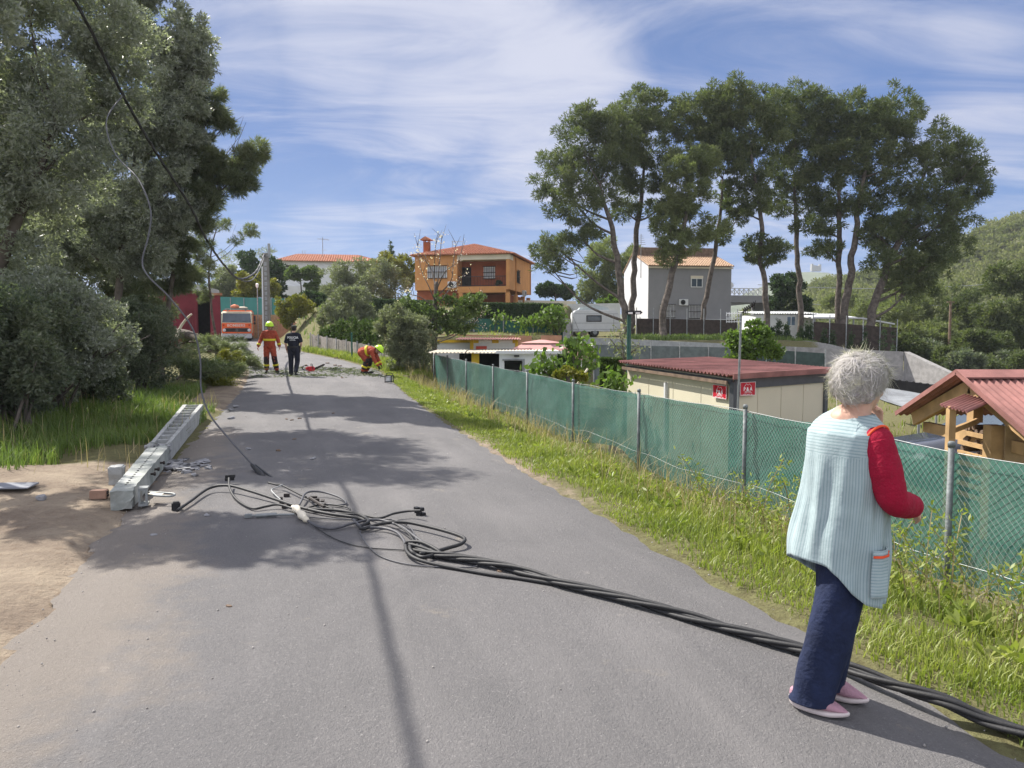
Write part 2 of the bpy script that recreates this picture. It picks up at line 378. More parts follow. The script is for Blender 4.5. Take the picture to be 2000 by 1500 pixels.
cc = mixc(t, fs, mixc(t, fe, cg, ce), cs)
p = N('ShaderNodeBsdfPrincipled', t, i_Roughness=.95); p.inputs['Specular IOR Level'].default_value = .1
t.links.new(cc, p.inputs['Base Color'])
bp = N('ShaderNodeBump', t, i_Strength=.9, i_Distance=.05); t.links.new(mth(t, 'ADD', nb.outputs[0], na.outputs[0]), bp.inputs['Height']); t.links.new(bp.outputs[0], p.inputs['Normal'])
t.links.new(p.outputs[0], o.inputs[0]); M['ground'] = m
tag(link('ground', gm, M['ground'], smooth=True), kind='structure')

# ------------------------------------------------------------------ road
m, t, o = nm('asphalt')
uv = N('ShaderNodeUVMap', t); uv.uv_map = 'UVMap'; su = N('ShaderNodeSeparateXYZ', t); t.links.new(uv.outputs[0], su.inputs[0])
geo = N('ShaderNodeNewGeometry', t)
def nz(sc, det=6.0, ro=.6, dist=0.0):
    n = N('ShaderNodeTexNoise', t, i_Scale=sc, i_Detail=det, i_Roughness=ro, i_Distortion=dist); t.links.new(geo.outputs['Position'], n.inputs['Vector']); return n.outputs[0]
big = nz(.7, 7, .6, .3); fine = nz(95, 3, .7); grit = nz(260, 2, .6); med = nz(7, 6, .65)
c = mixc(t, sstep(t, big, .3, .7), (.128, .123, .122), (.168, .160, .158))
mid_ = nz(38, 4, .75)
c = mixc(t, mth(t, 'MULTIPLY', sstep(t, mid_, .38, .66), .48), c, (.110, .107, .108))
c = mixc(t, mth(t, 'MULTIPLY', sstep(t, fine, .40, .66), .5), c, (.10, .097, .099))
c = mixc(t, mth(t, 'MULTIPLY', sstep(t, nz(60, 3, .7), .58, .70), .5), c, (.30, .285, .275))
c = mixc(t, mth(t, 'MULTIPLY', sstep(t, grit, .60, .74), .75), c, (.30, .29, .28))
vo = N('ShaderNodeTexVoronoi', t, i_Scale=2.2); t.links.new(geo.outputs['Position'], vo.inputs['Vector'])
spot = mth(t, 'MULTIPLY', sstep(t, vo.outputs['Distance'], .11, .03), sstep(t, med, .52, .62))
c = mixc(t, mth(t, 'MULTIPLY', spot, .6), c, (.42, .38, .34))
tr_ = N('ShaderNodeMapping', t); tr_.inputs['Scale'].default_value = (7, .22, 1); t.links.new(uv.outputs[0], tr_.inputs[0])
nt_ = N('ShaderNodeTexNoise', t, i_Scale=1.0, i_Detail=4.0, i_Roughness=.6); t.links.new(tr_.outputs[0], nt_.inputs['Vector'])
c = mixc(t, mth(t, 'MULTIPLY', sstep(t, nt_.outputs[0], .45, .75), .45), c, (.215, .204, .198))
c = mixc(t, mth(t, 'MULTIPLY', sstep(t, nt_.outputs[0], .45, .25), .30), c, (.085, .083, .085))
n4 = nz(.45, 5, .65, .8); c = mixc(t, mth(t, 'MULTIPLY', sstep(t, n4, .56, .60), .18), c, (.09, .088, .09))
# sand blown on to the left side of the tarmac
le = mth(t, 'MULTIPLY', su.outputs[0], 4.3)
sd = mth(t, 'ADD', mth(t, 'MULTIPLY', big, 1.5), mth(t, 'MULTIPLY', med, .55))
sd = mth(t, 'SUBTRACT', sd, mth(t, 'MULTIPLY', le, .62))
sd = mth(t, 'MULTIPLY', sstep(t, sd, .45, .85), sstep(t, su.outputs[1], 14.5, 12.5))
c = mixc(t, mth(t, 'MULTIPLY', sd, .40), c, (.27, .22, .165))
n3 = nz(1.6, 7, .7); pt = mth(t, 'MULTIPLY', sstep(t, n3, .60, .70), sstep(t, med, .42, .6))
c = mixc(t, mth(t, 'MULTIPLY', pt, .42), c, (.34, .29, .22))
p = N('ShaderNodeBsdfPrincipled', t, i_Roughness=.82); p.inputs['Specular IOR Level'].default_value = .3
t.links.new(c, p.inputs['Base Color'])
bp = N('ShaderNodeBump', t, i_Strength=.9, i_Distance=.012); t.links.new(mth(t, 'ADD', mth(t, 'ADD', fine, mid_), mth(t, 'MULTIPLY', grit, .5)), bp.inputs['Height']); t.links.new(bp.outputs[0], p.inputs['Normal'])
t.links.new(p.outputs[0], o.inputs[0]); M['asphalt'] = m
ry = np.concatenate([np.arange(-6, 34, .06), np.arange(34, 108, .5)]); K = 14
jr = np.array([noise.noise((y * 2.3, 1.7, 0)) * .07 + noise.noise((y * 9, 4.1, 0)) * .035 for y in ry])
jl = np.array([noise.noise((y * 1.6, 8.7, 0)) * .12 + noise.noise((y * 7, 2.1, 0)) * .05 for y in ry])
L0 = xl(ry) + jl; R0 = xr(ry) + jr
f = np.linspace(0, 1, K)[None, :]
RX = L0[:, None] * (1 - f) + R0[:, None] * f; RY = np.repeat(ry[:, None], K, 1)
RZ = zr(ry)[:, None] + .006 + .035 * (1 - (2 * f - 1) ** 2); RZ[:, 0] = zr(ry) - .03; RZ[:, -1] = zr(ry) - .05
V = np.stack([RX.ravel(), RY.ravel(), RZ.ravel()], 1); ii = np.arange(len(ry) * K).reshape(len(ry), K)
Fq = np.stack([ii[:-1, :-1].ravel(), ii[:-1, 1:].ravel(), ii[1:, 1:].ravel(), ii[1:, :-1].ravel()], 1)
rm = npmesh('road', V, Fq); ul = rm.uv_layers.new(name='UVMap')
UV = np.stack([np.repeat(f, len(ry), 0).ravel(), RY.ravel()], 1)[Fq.ravel()]
ul.data.foreach_set('uv', UV.astype(np.float32).ravel())
tag(link('road', rm, M['asphalt'], smooth=True), kind='structure')
def RZat(X, Y):
    f = np.clip((X - xl(Y)) / (xr(Y) - xl(Y)), 0, 1); return zr(Y) + .006 + .035 * (1 - (2 * f - 1) ** 2)
def GZ(X, Y):
    return float(RZat(X, Y)) if xl(Y) < X < xr(Y) else float(H(X, Y))
# ------------------------------------------------------------------ hills
def hill(name, x0, x1, y0, y1, nx, ny, fn, m):
    X, Y = np.meshgrid(np.linspace(x0, x1, nx), np.linspace(y0, y1, ny)); Z = fn(X, Y)
    ii = np.arange(nx * ny).reshape(ny, nx)
    me = npmesh(name, np.stack([X.ravel(), Y.ravel(), Z.ravel()], 1), np.stack([ii[:-1, :-1].ravel(), ii[:-1, 1:].ravel(), ii[1:, 1:].ravel(), ii[1:, :-1].ravel()], 1))
    return tag(link(name, me, m, smooth=True), kind='structure')
M['hill'] = mat('hill', (.13, .14, .06), .95, .3, .05, .0, c2=(.22, .21, .10))
M['hill_far'] = mat('hill_far', (.12, .14, .09), .95, .3, .01, .0)
def hillz(X, Y):
    ridge = np.interp(X, [60, 95, 120, 150, 170, 230, 330, 420, 800], [-4, 13, 21, 30, 36, 50, 66, 70, 60])
    foot = 118 + .12 * np.clip(160 - X, -100, 100)
    t = np.clip((Y - foot) / (250 - foot), 0, 1.35)
    prof = np.where(t < 1, t ** .85, 1 - (t - 1) * .8)
    bumps = 3.0 * np.sin(X * .055 + Y * .02) * np.sin(Y * .045 - X * .02)
    return -3.0 + (ridge + 3.0) * prof + bumps * np.clip(t, 0, 1)
hill('hill', 55, 800, 110, 330, 180, 60, hillz, M['hill'])
def farz(X, Y):
    ridge = np.interp(X, [-600, -200, 0, 240, 310, 340, 400, 600, 900], [5, 8, 12, 40, 72, 74, 58, 60, 40])
    t = 1 - np.abs(Y - 850) / 250; return -6 + (ridge + 6) * np.clip(t, 0, 1) ** .8 + 5 * np.sin(X * .02) * np.cos(Y * .02)
hill('far_hill', -600, 900, 600, 1100, 90, 30, farz, M['hill_far'])
# ------------------------------------------------------------------ foliage
def unit(a): return a / (np.linalg.norm(a, axis=1, keepdims=True) + 1e-9)
def rdir(n): return unit(rng.normal(size=(n, 3)))
def leaves(P, D, L, W, three=False):
    n = len(P); side = unit(np.cross(D, rdir(n))); L = np.broadcast_to(L, n)[:, None]; W = np.broadcast_to(W, n)[:, None]
    q = np.stack([P - D * L * .5, P + side * W * .5 + D * L * .05, P + D * L * .5, P - side * W * .5 + D * L * .05], 1).reshape(-1, 3)
    return q, np.arange(n * 4).reshape(n, 4)
def crown_pts(ells, n, k=26, sub=.30, shell=.42, flat=1.0):
    """points in clumps inside a list of ellipsoids (cx,cy,cz,rx,ry,rz); returns points and outward directions"""
    E = np.array(ells, float); area = (E[:, 3] * E[:, 5] + E[:, 3] * E[:, 4] + E[:, 4] * E[:, 5]); pr = area / area.sum()
    P, D = [], []
    for e, q in zip(E, pr):
        ne = max(8, int(n * q)); kk = max(5, int(k))
        d = rdir(kk); r = rng.random(kk) ** shell
        c = e[:3] + d * r[:, None] * e[3:6]
        sr = sub * (e[3] * e[4] * e[5]) ** (1 / 3) * rng.uniform(.6, 1.35, kk)
        w = sr ** 2; idx = rng.choice(kk, ne, p=w / w.sum())
        dd = rdir(ne); rr = sr[idx] * rng.random(ne) ** .45
        off = dd * rr[:, None]; off[:, 2] *= .8 * flat
        P.append(c[idx] + off); D.append(unit(dd * .9 + d[idx] * .5 + np.array([0, 0, .25])))
    return np.concatenate(P), np.concatenate(D)
def foliage(name, ells, n, L, W, m, parent, k=26, sub=.30, shell=.42, jit=.7, minz=None, nsp=2, flat=1.0, world=True):
    P, D = crown_pts(ells, n // nsp, k, sub, shell, flat)
    if minz is not None:
        ok = P[:, 2] > minz; P, D = P[ok], D[ok]
    Ps, Ds = [], []
    for _ in range(nsp):
        d = unit(D + rng.normal(size=D.shape) * jit); Ps.append(P + d * L * .35); Ds.append(d)
    P = np.concatenate(Ps); D = np.concatenate(Ds)
    q, f = leaves(P, D, L * rng.uniform(.6, 1.3, len(P)), W * rng.uniform(.7, 1.3, len(P)))
    return link(name, npmesh(name, q, f), m, parent, world=world)
def limbs(name, trunk, rad, tips, m, parent, seg=8, tr=.25):
    """trunk polyline (world) with limbs bending up into each clump"""
    bm = B(); T = smooth_path(trunk, 5); n = len(T)
    rr = [np.interp(i / (n - 1), np.linspace(0, 1, len(rad)), rad) for i in range(n)]
    T2 = [p + Vector((noise.noise(p * .9), noise.noise(p * .9 + Vector((7, 3, 1))), 0)) * rr[i] * .6 for i, p in enumerate(T)]
    rr = [r * .64 for r in rr]; tube(bm, T2, rr, seg + 2)
    for tip in tips:
        tip = Vector(tip)
        b = min(range(n), key=lambda i: (abs((tip.z - T2[i].z) - .75 * (tip - T2[i]).xy.length) if T2[i].z < tip.z + 2 else 9e9))
        s = T2[b]; d = tip - s; mid = s + d * .5 + Vector((0, 0, -.10 * d.length)) + Vector((random.uniform(-.08, .08), random.uniform(-.08, .08), 0)) * d.length
        P = smooth_path([s, mid, tip], 5); r0 = min(rr[b] * .55, rr[0] * tr * 1.6)
        tube(bm, P, [r0 * (1 - .75 * i / (len(P) - 1)) for i in range(len(P))], 6)
        for _ in range(3):
            e = tip + Vector((random.uniform(-1, 1), random.uniform(-1, 1), random.uniform(-.2, 1))) * d.length * .28
            tube(bm, smooth_path([mid.lerp(tip, random.uniform(.2, .9)), (mid + e) * .5 + Vector((0, 0, .1)), e], 3), [r0 * .35] * 3 + [r0 * .2] * 3 + [r0 * .1], 5)
    return obj(name, bm, m, parent, smooth=True, world=True)
def pxell(c, Y):
    """clump given in photo pixels (x, y, rx, ry[, dY]) at distance Y"""
    dY = c[4] if len(c) > 4 else 0; p = at(c[0], c[1], Y + dY); k = (Y + dY) / 1500
    return (p.x, p.y, p.z, c[2] * k, max(c[2], c[3]) * k * .9, c[3] * k)
def tree(name, label, cat, trunk, rad, clumps, Y, n, L, W, leafm, barkm, group=None, k=26, sub=.30, shell=.42, jit=.7, nsp=2, minz=None, flat=1.0):
    T = [at(x, y, Y + (q[0] if q else 0)) for (x, y, *q) in trunk]
    base = T[0].copy(); base.z = GZ(base.x, base.y) - .1; T = [base] + T
    root = thing(name, label, cat, base, 0, group)
    E = [pxell(c, Y) for c in clumps]
    limbs('trunk', T, rad, [e[:3] for e in E], barkm, root)
    foliage('crown', E, n, L, W, leafm, root, k, sub, shell, jit, minz, nsp, flat)
    return root
# ------------------------------------------------------------------ buildings
M['ochre_wall'] = mat('ochre_wall', (.56, .265, .095), .85, .08, 1.2, .08, 40)
M['red_wall'] = mat('red_wall', (.30, .085, .035), .85, .12, 1.5, .08, 40)
M['maroon'] = mat('maroon', (.17, .022, .032), .7, .15, 1.5, .05, 30)
M['grey_wall'] = mat('grey_wall', (.235, .235, .245), .9, .05, 1.0, .05, 40)
M['pale_wall'] = mat('pale_wall', (.60, .60, .61), .9, .05, .8, .05, 40)
M['beige_panel'] = mat('beige_panel', (.60, .555, .42), .6, .05, .7)
M['dark_trim'] = mat('dark_trim', (.075, .08, .088), .6, .1)
M['onduline'] = mat('onduline', (.245, .112, .098), .8, .3, 1.5, .15, 60)
M['tile_old'] = mat('tile_old', (.36, .20, .12), .85, .35, 7, .2, 30, c2=(.50, .36, .24))
M['tile_red'] = mat('tile_red', (.37, .155, .09), .85, .25, 5, .2, 30)
M['brick_pale'] = mat('brick_pale', (.40, .21, .13), .9, .15, 3, .2)
M['net_green'] = mat('net_green', (.025, .10, .075), .8, .15, 3)
M['net_dark'] = mat('net_dark', (.05, .075, .07), .9, .2, 3)
M['net_grey'] = mat('net_grey', (.12, .14, .14), .9, .2, 3)
M['teal_net'] = mat('teal_net', (.05, .20, .18), .85, .1, 1)
M['reed'] = mat('reed', (.36, .24, .13), .9, .3, 6, .3)
M['dark_reed'] = mat('dark_reed', (.05, .037, .03), .9, .35, 4, .3)
M['reed_grey'] = mat('reed_grey', (.26, .235, .205), .9, .25, 7, .3)
M['red_sign'] = mat('red_sign', (.48, .012, .03), .5, .05)
M['sign_white'] = mat('sign_white', (.80, .78, .78), .6, .03)
M['iron'] = mat('iron', (.035, .028, .025), .6, .2)
M['yellow_paint'] = mat('yellow_paint', (.62, .40, .03), .7, .1)
M['white_metal'] = mat('white_metal', (.62, .63, .63), .5, .05, 1.5)
M['ivory'] = mat('ivory', (.66, .60, .48), .6, .08, 1.0)
M['fabric_pink'] = mat('fabric_pink', (.44, .24, .22), .9, .08, 1.5, .1, 15)
M['rib_glass'] = mat('rib_glass', (.09, .15, .22), .2, .3, 2, spec=.5)
M['curtain'] = mat('curtain', (.50, .50, .52), .8, .1, 3)
def window(par, O, right, w, h, bars=0, shutter=False, frame='white_paint', pane='glass', grille='iron', depth=.05, name='window'):
    Mx = plane_M(O, right, (0, 0, 1)); f = .07; bm = B()
    for c, s in (((0, h / 2 - f / 2, 0), (w, f, depth)), ((0, -h / 2 + f / 2, 0), (w, f, depth)), ((-w / 2 + f / 2, 0, 0), (f, h - 2 * f, depth)), ((w / 2 - f / 2, 0, 0), (f, h - 2 * f, depth)), ((0, 0, -.004), (f * .8, h - 2 * f, depth))):
        bx(bm, c, s, M=Mx)
    wo_ = obj(name, bm, M[frame], par)
    bm = B(); bx(bm, (0, 0, -.012), (w - 2 * f, h - 2 * f, depth * .6), M=Mx); obj('pane', bm, M[pane], wo_)
    if shutter:
        bm = B(); bx(bm, (0, h / 2 + .11, .012), (w + .06, .24, depth + .05), M=Mx); obj('shutter_box', bm, M['ivory'], wo_)
    if bars:
        bm = B()
        for i in range(bars):
            bx(bm, (-w / 2 + (i + .5) * w / bars, 0, .10), (.028, h + .1, .028), M=Mx)
        for z in (h / 2 + .05, -h / 2 - .05, 0): bx(bm, (0, z, .10), (w + .14, .05, .06), M=Mx)
        obj('grille', bm, M[grille], wo_)
    return wo_
def aircon(par, O, right, s=.8):
    Mx = plane_M(O, right, (0, 0, 1)); bm = B(); bx(bm, (0, 0, .15), (s, s * .68, .28), bev=.03, M=Mx)
    a = obj('air_conditioner', bm, M['white_metal'], par)
    bm = B()
    r = s * .27
    for rr in (r, r * .7, r * .4):
        tube(bm, [Mx @ Vector((-.1 * s + rr * math.cos(t * .4488), rr * math.sin(t * .4488), .30)) for t in range(15)], .012, 5)
    obj('fan_grille', bm, M['black_plastic'], a)
    bm = B(); lathe(bm, [(r * .95, .292), (r * .95, .2965)], M=Mx @ Matrix.Translation((-.1 * s, 0, 0))); obj('fan_opening', bm, M['dark_void'], a)
    return a
def tiled(bm, a, b, up, top, ribs=.22, r=.075, th=.06):
    """roof slope: eave a->b, up-slope vector, top = [(u, frac)...] outline of the upper edge"""
    a, b, up = Vector(a), Vector(b), Vector(up); L = (b - a).length; e = (b - a) / L; n = e.cross(up).normalized()
    if n.z < 0: n = -n
    us = [q[0] for q in top]; hs = [q[1] for q in top]
    pts = [a + e * us[0], a + e * us[-1]] if hs[0] > 0 else [a, b]
    poly = [a, b] + [a + e * u + up * h for u, h in reversed(top)]
    q = []
    for p_ in poly:
        if not q or (p_ - q[-1]).length > 1e-4: q.append(p_)
    if (q[0] - q[-1]).length < 1e-4: q.pop()
    prism(bm, q, -n * th)
    k = int(L / ribs)
    for i in range(k + 1):
        u = (i + .5) * L / (k + 1); h = float(np.interp(u, us, hs))
        if h < .03: continue
        st = max(2, int(h * up.length / .42)); base = a + e * u
        for j in range(st):
            p0 = base + up * (h * j / st) - up.normalized() * .03; p1 = base + up * (h * (j + 1) / st)
            tube(bm, [p0 + n * .012, p1 - n * .012], [r, r * .8], 6)
# --- orange house on the rise
def px_x(px, Y): return (px - 1000) / 1500 * Y
hl, hr = Vector((-8.24, 65.7, 0)), Vector((-.2, 64.0, 0)); ang = math.atan2(hr.y - hl.y, hr.x - hl.x); zb = 2.6
W_, D_ = (hr - hl).length, 9.5
oh = thing('house', 'two storey orange house with red tiled hip roof, chimney and balcony behind the clipped hedge', 'house', (hl.x, hl.y, zb), ang)
Z = lambda y, Y=65: 1.6 + (655 - y) / 1500 * Y - zb
ze, zs, zf = Z(500), Z(567), Z(555)
bm = B()
box2(bm, (0, 0, zs), (3.73, D_, ze)); box2(bm, (3.73, 1.5, zs + .002), (W_ - .002, D_ - .002, ze - .002)); box2(bm, (W_ - .3, 0.0, zs), (W_, 1.5, ze - .4))
box2(bm, (3.73, .002, zs - .25), (W_ - .3, 1.5, zs + .02)); box2(bm, (3.73, 0, zs + .02), (W_ - .3, .15, zf - .25))
for x, y in ((W_ - .18, .18), (W_ - .18, 3.4), (W_ - .18, 6.6), (W_ - .18, D_ - .2), (4.0, .18)): bx(bm, (x, y, zs / 2 - .15), (.34, .34, zs - .24))
obj('wall', bm, M['ochre_wall'], oh)
bm = B(); box2(bm, (.02, .4, 0), (3.7, D_ - .02, zs - .005)); box2(bm, (3.7, 2.6, 0), (W_ - .75, D_ - .3, zs - .255)); box2(bm, (3.73, 1.45, zs + .03), (W_ - .31, 1.49, ze - .42)); obj('lower_wall', bm, M['red_wall'], oh)
bm = B(); box2(bm, (3.74, -.03, ze - .42), (W_ + .01, 1.44, ze - .01)); obj('balcony_beam', bm, M['ivory'], oh)
bm = B(); o_ = .38; ap = (W_ / 2, D_ / 2, Z(479, 69)); za = ze + .05
rise = ap[2] - za
hx, hy = W_ / 2 + o_, D_ / 2 + o_
tiled(bm, (-o_, -o_, za), (W_ + o_, -o_, za), (0, hx, rise), [(0, 0), (hx, 1), (W_ + 2 * o_, 0)])
tiled(bm, (W_ + o_, -o_, za), (W_ + o_, D_ + o_, za), (-hx, 0, rise), [(0, 0), (hx, 1), (D_ + 2 * o_ - hx, 1), (D_ + 2 * o_, 0)])
tiled(bm, (-o_, D_ + o_, za), (-o_, -o_, za), (hx, 0, rise), [(0, 0), (D_ + 2 * o_ - hx, 1), (hx + .01 + (D_ + 2 * o_ - 2 * hx), 1), (D_ + 2 * o_, 0)])
tiled(bm, (W_ + o_, D_ + o_, za), (-o_, D_ + o_, za), (0, -hx, rise), [(0, 0), (hx, 1), (W_ + 2 * o_, 0)])
rf = obj('roof', bm, M['tile_red'], oh)
bm = B(); box2(bm, (.35, 1.2, za), (.85, 1.7, Z(470))); obj('chimney', bm, M['red_wall'], rf)
bm = B()
for q in ((.4, 1.25), (.8, 1.25), (.4, 1.65), (.8, 1.65)): bx(bm, (q[0], q[1], Z(468)), (.08, .08, .22))
v0 = Z(466); prism(bm, [(.1, .95, v0), (1.1, .95, v0), (.6, .95, v0 + .3)], (0, 1.0, 0)); obj('chimney_cap', bm, M['tile_red'], rf)
bm = B(); cyl(bm, (2.6, 2.5, za + .5), (2.6, 2.5, Z(465)), .025)
for i in range(6): bx(bm, (2.7 + i * .16, 2.5, Z(467)), (.02, .5 - .05 * i, .02))
cyl(bm, (2.5, 2.5, Z(467)), (3.6, 2.5, Z(467)), .015); obj('antenna', bm, M['steel_dull'], rf)
fxx = lambda px: (px - 812) / 183 * W_
window(oh, (fxx(856), -.02, Z(532)), (1, 0, 0), fxx(875) - fxx(837), .95, 9, pane='curtain')
window(oh, (fxx(949), 1.43, Z(532)), (1, 0, 0), fxx(960) - fxx(938), .95, 5, pane='curtain')
window(oh, (W_ + .02, 3.4, Z(538)), (0, 1, 0), .9, 1.0, 4, frame='iron')
aircon(oh, (fxx(886), -.01, Z(557)), (1, 0, 0), .75); aircon(oh, (W_ + .01, 5.6, Z(568)), (0, 1, 0), .75)
bm = B(); box2(bm, (3.745, 1.42, zs + .03), (4.55, 1.445, zs + 2.0)); obj('balcony_door', bm, M['dark_void'], oh)
bm = B()
for i in range(31):
    x = 3.85 + i * (W_ - 4.2) / 30; cyl(bm, (x, .07, zf - .26), (x, .07, Z(542)), .014, seg=5)
for z in (zf - .2, Z(542)): box2(bm, (3.75, .045, z), (W_ - .32, .095, z + .05))
obj('balcony_railing', bm, M['iron'], oh)
bm = B()
cyl(bm, (W_ + .05, 2.4, 0), (W_ + .05, 2.4, ze), .05); obj('downpipe', bm, M['ochre_wall'], oh); bm = B(); cyl(bm, (W_ + .05, D_ - .3, zs), (W_ + .05, D_ - .3, ze), .05); obj('downpipe', bm, M['ochre_wall'], oh)
pl = thing('potted_plant', 'round green plant at the right end of the orange house balcony', 'plant', tuple(wmat(oh) @ Vector((W_ - .95, .5, zs + .02))))
bm = B(); lathe(bm, [(.13, 0), (.19, .3), (.2, .32)]); obj('pot', bm, M['brick'], pl)
foliage('foliage', [(0, 0, .6, .4, .35, .35)], 900, .12, .05, M['hedge'], pl, k=12, world=False)
# --- grey house
hl, hr = Vector((12.7, 72, 0)), Vector((20.75, 73.1, 0)); ang = math.atan2(hr.y - hl.y, hr.x - hl.x); zb = 2.0
W_ = (hr - hl).length; D_ = 8.1
gh = thing('house', 'grey two storey house with white gable side and tiled roof behind the pine trunks', 'house', (hl.x, hl.y, zb), ang)
Z = lambda y, Y=72.5: 1.6 + (655 - y) / 1500 * Y - zb
ze = Z(521)
bm = B(); box2(bm, (0.02, 0, 0), (W_ - .02, .3, ze)); obj('wall', bm, M['grey_wall'], gh)
bm = B(); gab = [(0, .02, 0), (0, D_, 0), (0, D_, ze), (0, 4.6, ze + 2.1), (0, 3.8, ze + 2.1), (0, 3.8, ze + 1.25), (0, .02, ze)]
prism(bm, gab, (.018, 0, 0)); prism(bm, [(W_ - .018, q[1], q[2]) for q in gab], (.018, 0, 0)); box2(bm, (.03, D_ - .3, 0), (W_ - .03, D_ - .01, ze)); fixn(bm)
obj('gable_wall', bm, M['pale_wall'], gh)
bm = B(); box2(bm, (-.05, 3.72, ze + 1.1), (W_ + .05, 3.98, ze + 2.12)); obj('parapet', bm, M['wood_old'], gh)
bm = B(); tiled(bm, (-.12, -.35, ze + .02), (W_ + .12, -.35, ze + .02), (0, 4.05, 1.28), [(0, 1), (W_ + .24, 1)], .24, .085)
tiled(bm, (W_ + .1, D_ + .3, ze), (-.1, D_ + .3, ze), (0, -4.3, 2.1), [(0, 1), (W_ + .2, 1)], .3, .085)
obj('roof', bm, M['tile_old'], gh)
bm = B(); box2(bm, (-.08, -.2, ze - .22), (W_ + .08, -.01, ze - .08)); obj('cornice', bm, M['ivory'], gh)
gx = lambda px: (px - 1265) / 160 * W_
window(gh, (gx(1357.5), -.03, Z(553)), (1, 0, 0), 1.15, .85, 0, True)
window(gh, (gx(1302), -.03, Z(608)), (1, 0, 0), 1.4, 1.15, 9, pane='curtain')
window(gh, (gx(1355), -.03, Z(609)), (1, 0, 0), 1.15, 1.15, 8, pane='curtain')
aircon(gh, (gx(1331.5), -.01, Z(591)), (1, 0, 0), .85)
bm = B(); box2(bm, (-.06, -.12, .9), (W_ + .06, -.005, 1.12)); obj('plinth', bm, M['white_paint'], gh)
bm = B(); cyl(bm, (-.06, 2.2, ze - 1), (-.06, 2.2, ze + 3.2), .03)
for i in range(5): bx(bm, (-.06, 2.2, ze + 2.2 + i * .2), (.9 - .1 * i, .03, .03))
obj('antenna', bm, M['steel_dull'], gh)
# terrace wing
tw = thing('terrace', 'grey roof terrace with white lattice balustrade beside the grey house', 'terrace', tuple(wmat(gh) @ Vector((W_ + .06, .6, 0))), ang)
bm = B(); wt = 4.0
box2(bm, (0, 0, Z(590)), (wt, 3, Z(576))); box2(bm, (wt - .4, .003, 0), (wt, 3, Z(590) - .003)); prism(bm, [(0, .3, Z(590) - .003), (wt - .4, .3, Z(590) - .003), (.0, .3, Z(597))], (0, .3, 0)); fixn(bm)
obj('wall', bm, M['grey_wall'], tw)
bm = B()
for i in range(9):
    x = .1 + i * (wt - .2) / 8; bx(bm, (x, .1, Z(569)), (.07, .1, .62))
    if i < 8:
        dx = (wt - .2) / 8
        for a, b in (((x, Z(575)), (x + dx, Z(563))), ((x, Z(563)), (x + dx, Z(575)))): tube(bm, [(a[0], .1, a[1]), (b[0], .1, b[1])], .04, 5)
box2(bm, (0, .03, Z(563)), (wt, .17, Z(561.5))); obj('balustrade', bm, M['white_paint'], tw)
bm = B(); lathe(bm, [(.02, 0), (.22, .06), (.3, .14)], M=Matrix.Translation((.3, .5, Z(556))) @ Matrix.Rotation(1.3, 4, 'X')); cyl(bm, (.3, .5, Z(575)), (.3, .5, Z(556)), .03); obj('satellite_dish', bm, M['white_metal'], tw)
# --- white house far back
hl, hr = at(545, 560, 90), at(742, 560, 92); zb = 4.2; ang = math.atan2(hr.y - hl.y, hr.x - hl.x); W_ = (hr - hl).xy.length; D_ = 9
wh = thing('house', 'long white house with orange hipped roof and television aerial behind the olive trees', 'house', (hl.x, hl.y, zb), ang)
Z = lambda y, Y=90: 1.6 + (655 - y) / 1500 * Y - zb
ze = Z(511)
bm = B(); box2(bm, (0, 0, 0), (W_, D_, ze)); box2(bm, (.3, -1.2, 0), (W_ * .42, -.005, Z(560))); obj('wall', bm, M['white_paint'], wh)
bm = B(); o_ = .5; r_ = Z(497, 94) - ze; hy = D_ / 2 + o_
tiled(bm, (-o_, -o_, ze + .03), (W_ + o_, -o_, ze + .03), (0, hy, r_), [(0, 0), (2.2, 1), (W_ + 2 * o_ - 3.2, 1), (W_ + 2 * o_, 0)], .28, .085)
tiled(bm, (W_ + o_, -o_, ze + .03), (W_ + o_, D_ + o_, ze + .03), (-3.2, 0, r_), [(0, 0), (hy, 1), (2 * hy, 0)], .28, .085)
tiled(bm, (-o_, D_ + o_, ze + .03), (-o_, -o_, ze + .03), (2.2, 0, r_), [(0, 0), (hy, 1), (2 * hy, 0)], .28, .085)
tiled(bm, (W_ + o_, D_ + o_, ze + .03), (-o_, D_ + o_, ze + .03), (0, -hy, r_), [(0, 0), (3.2, 1), (W_ + 2 * o_ - 2.2, 1), (W_ + 2 * o_, 0)], .28, .085)
rf = obj('roof', bm, M['tile_red'], wh)
bm = B(); x = (627 - 545) / 197 * W_; cyl(bm, (x, 3, ze), (x, 3, Z(458)), .035)
for i in range(5): bx(bm, (x - .5 + i * .28, 3, Z(461)), (.03, .7, .03))
cyl(bm, (x - .6, 3, Z(461)), (x + .8, 3, Z(463)), .025); cyl(bm, (x - .1, 3, Z(483)), (x + .5, 3, Z(483)), .02); obj('antenna', bm, M['steel_dull'], rf)
bm = B()
for q in (585, 590): cyl(bm, ((q - 545) / 197 * W_, 4, ze), ((q - 545) / 197 * W_, 4, Z(483)), .03)
obj('roof_pipe', bm, M['steel_dull'], rf)
wx = lambda px: (px - 545) / 197 * W_
for q, w_ in ((566, .9), (612, .9), (673, .8), (706, .7)): window(wh, (wx(q), -.03, Z(527)), (1, 0, 0), w_, 1.0, 0, frame='wood_old', pane='dark_void')
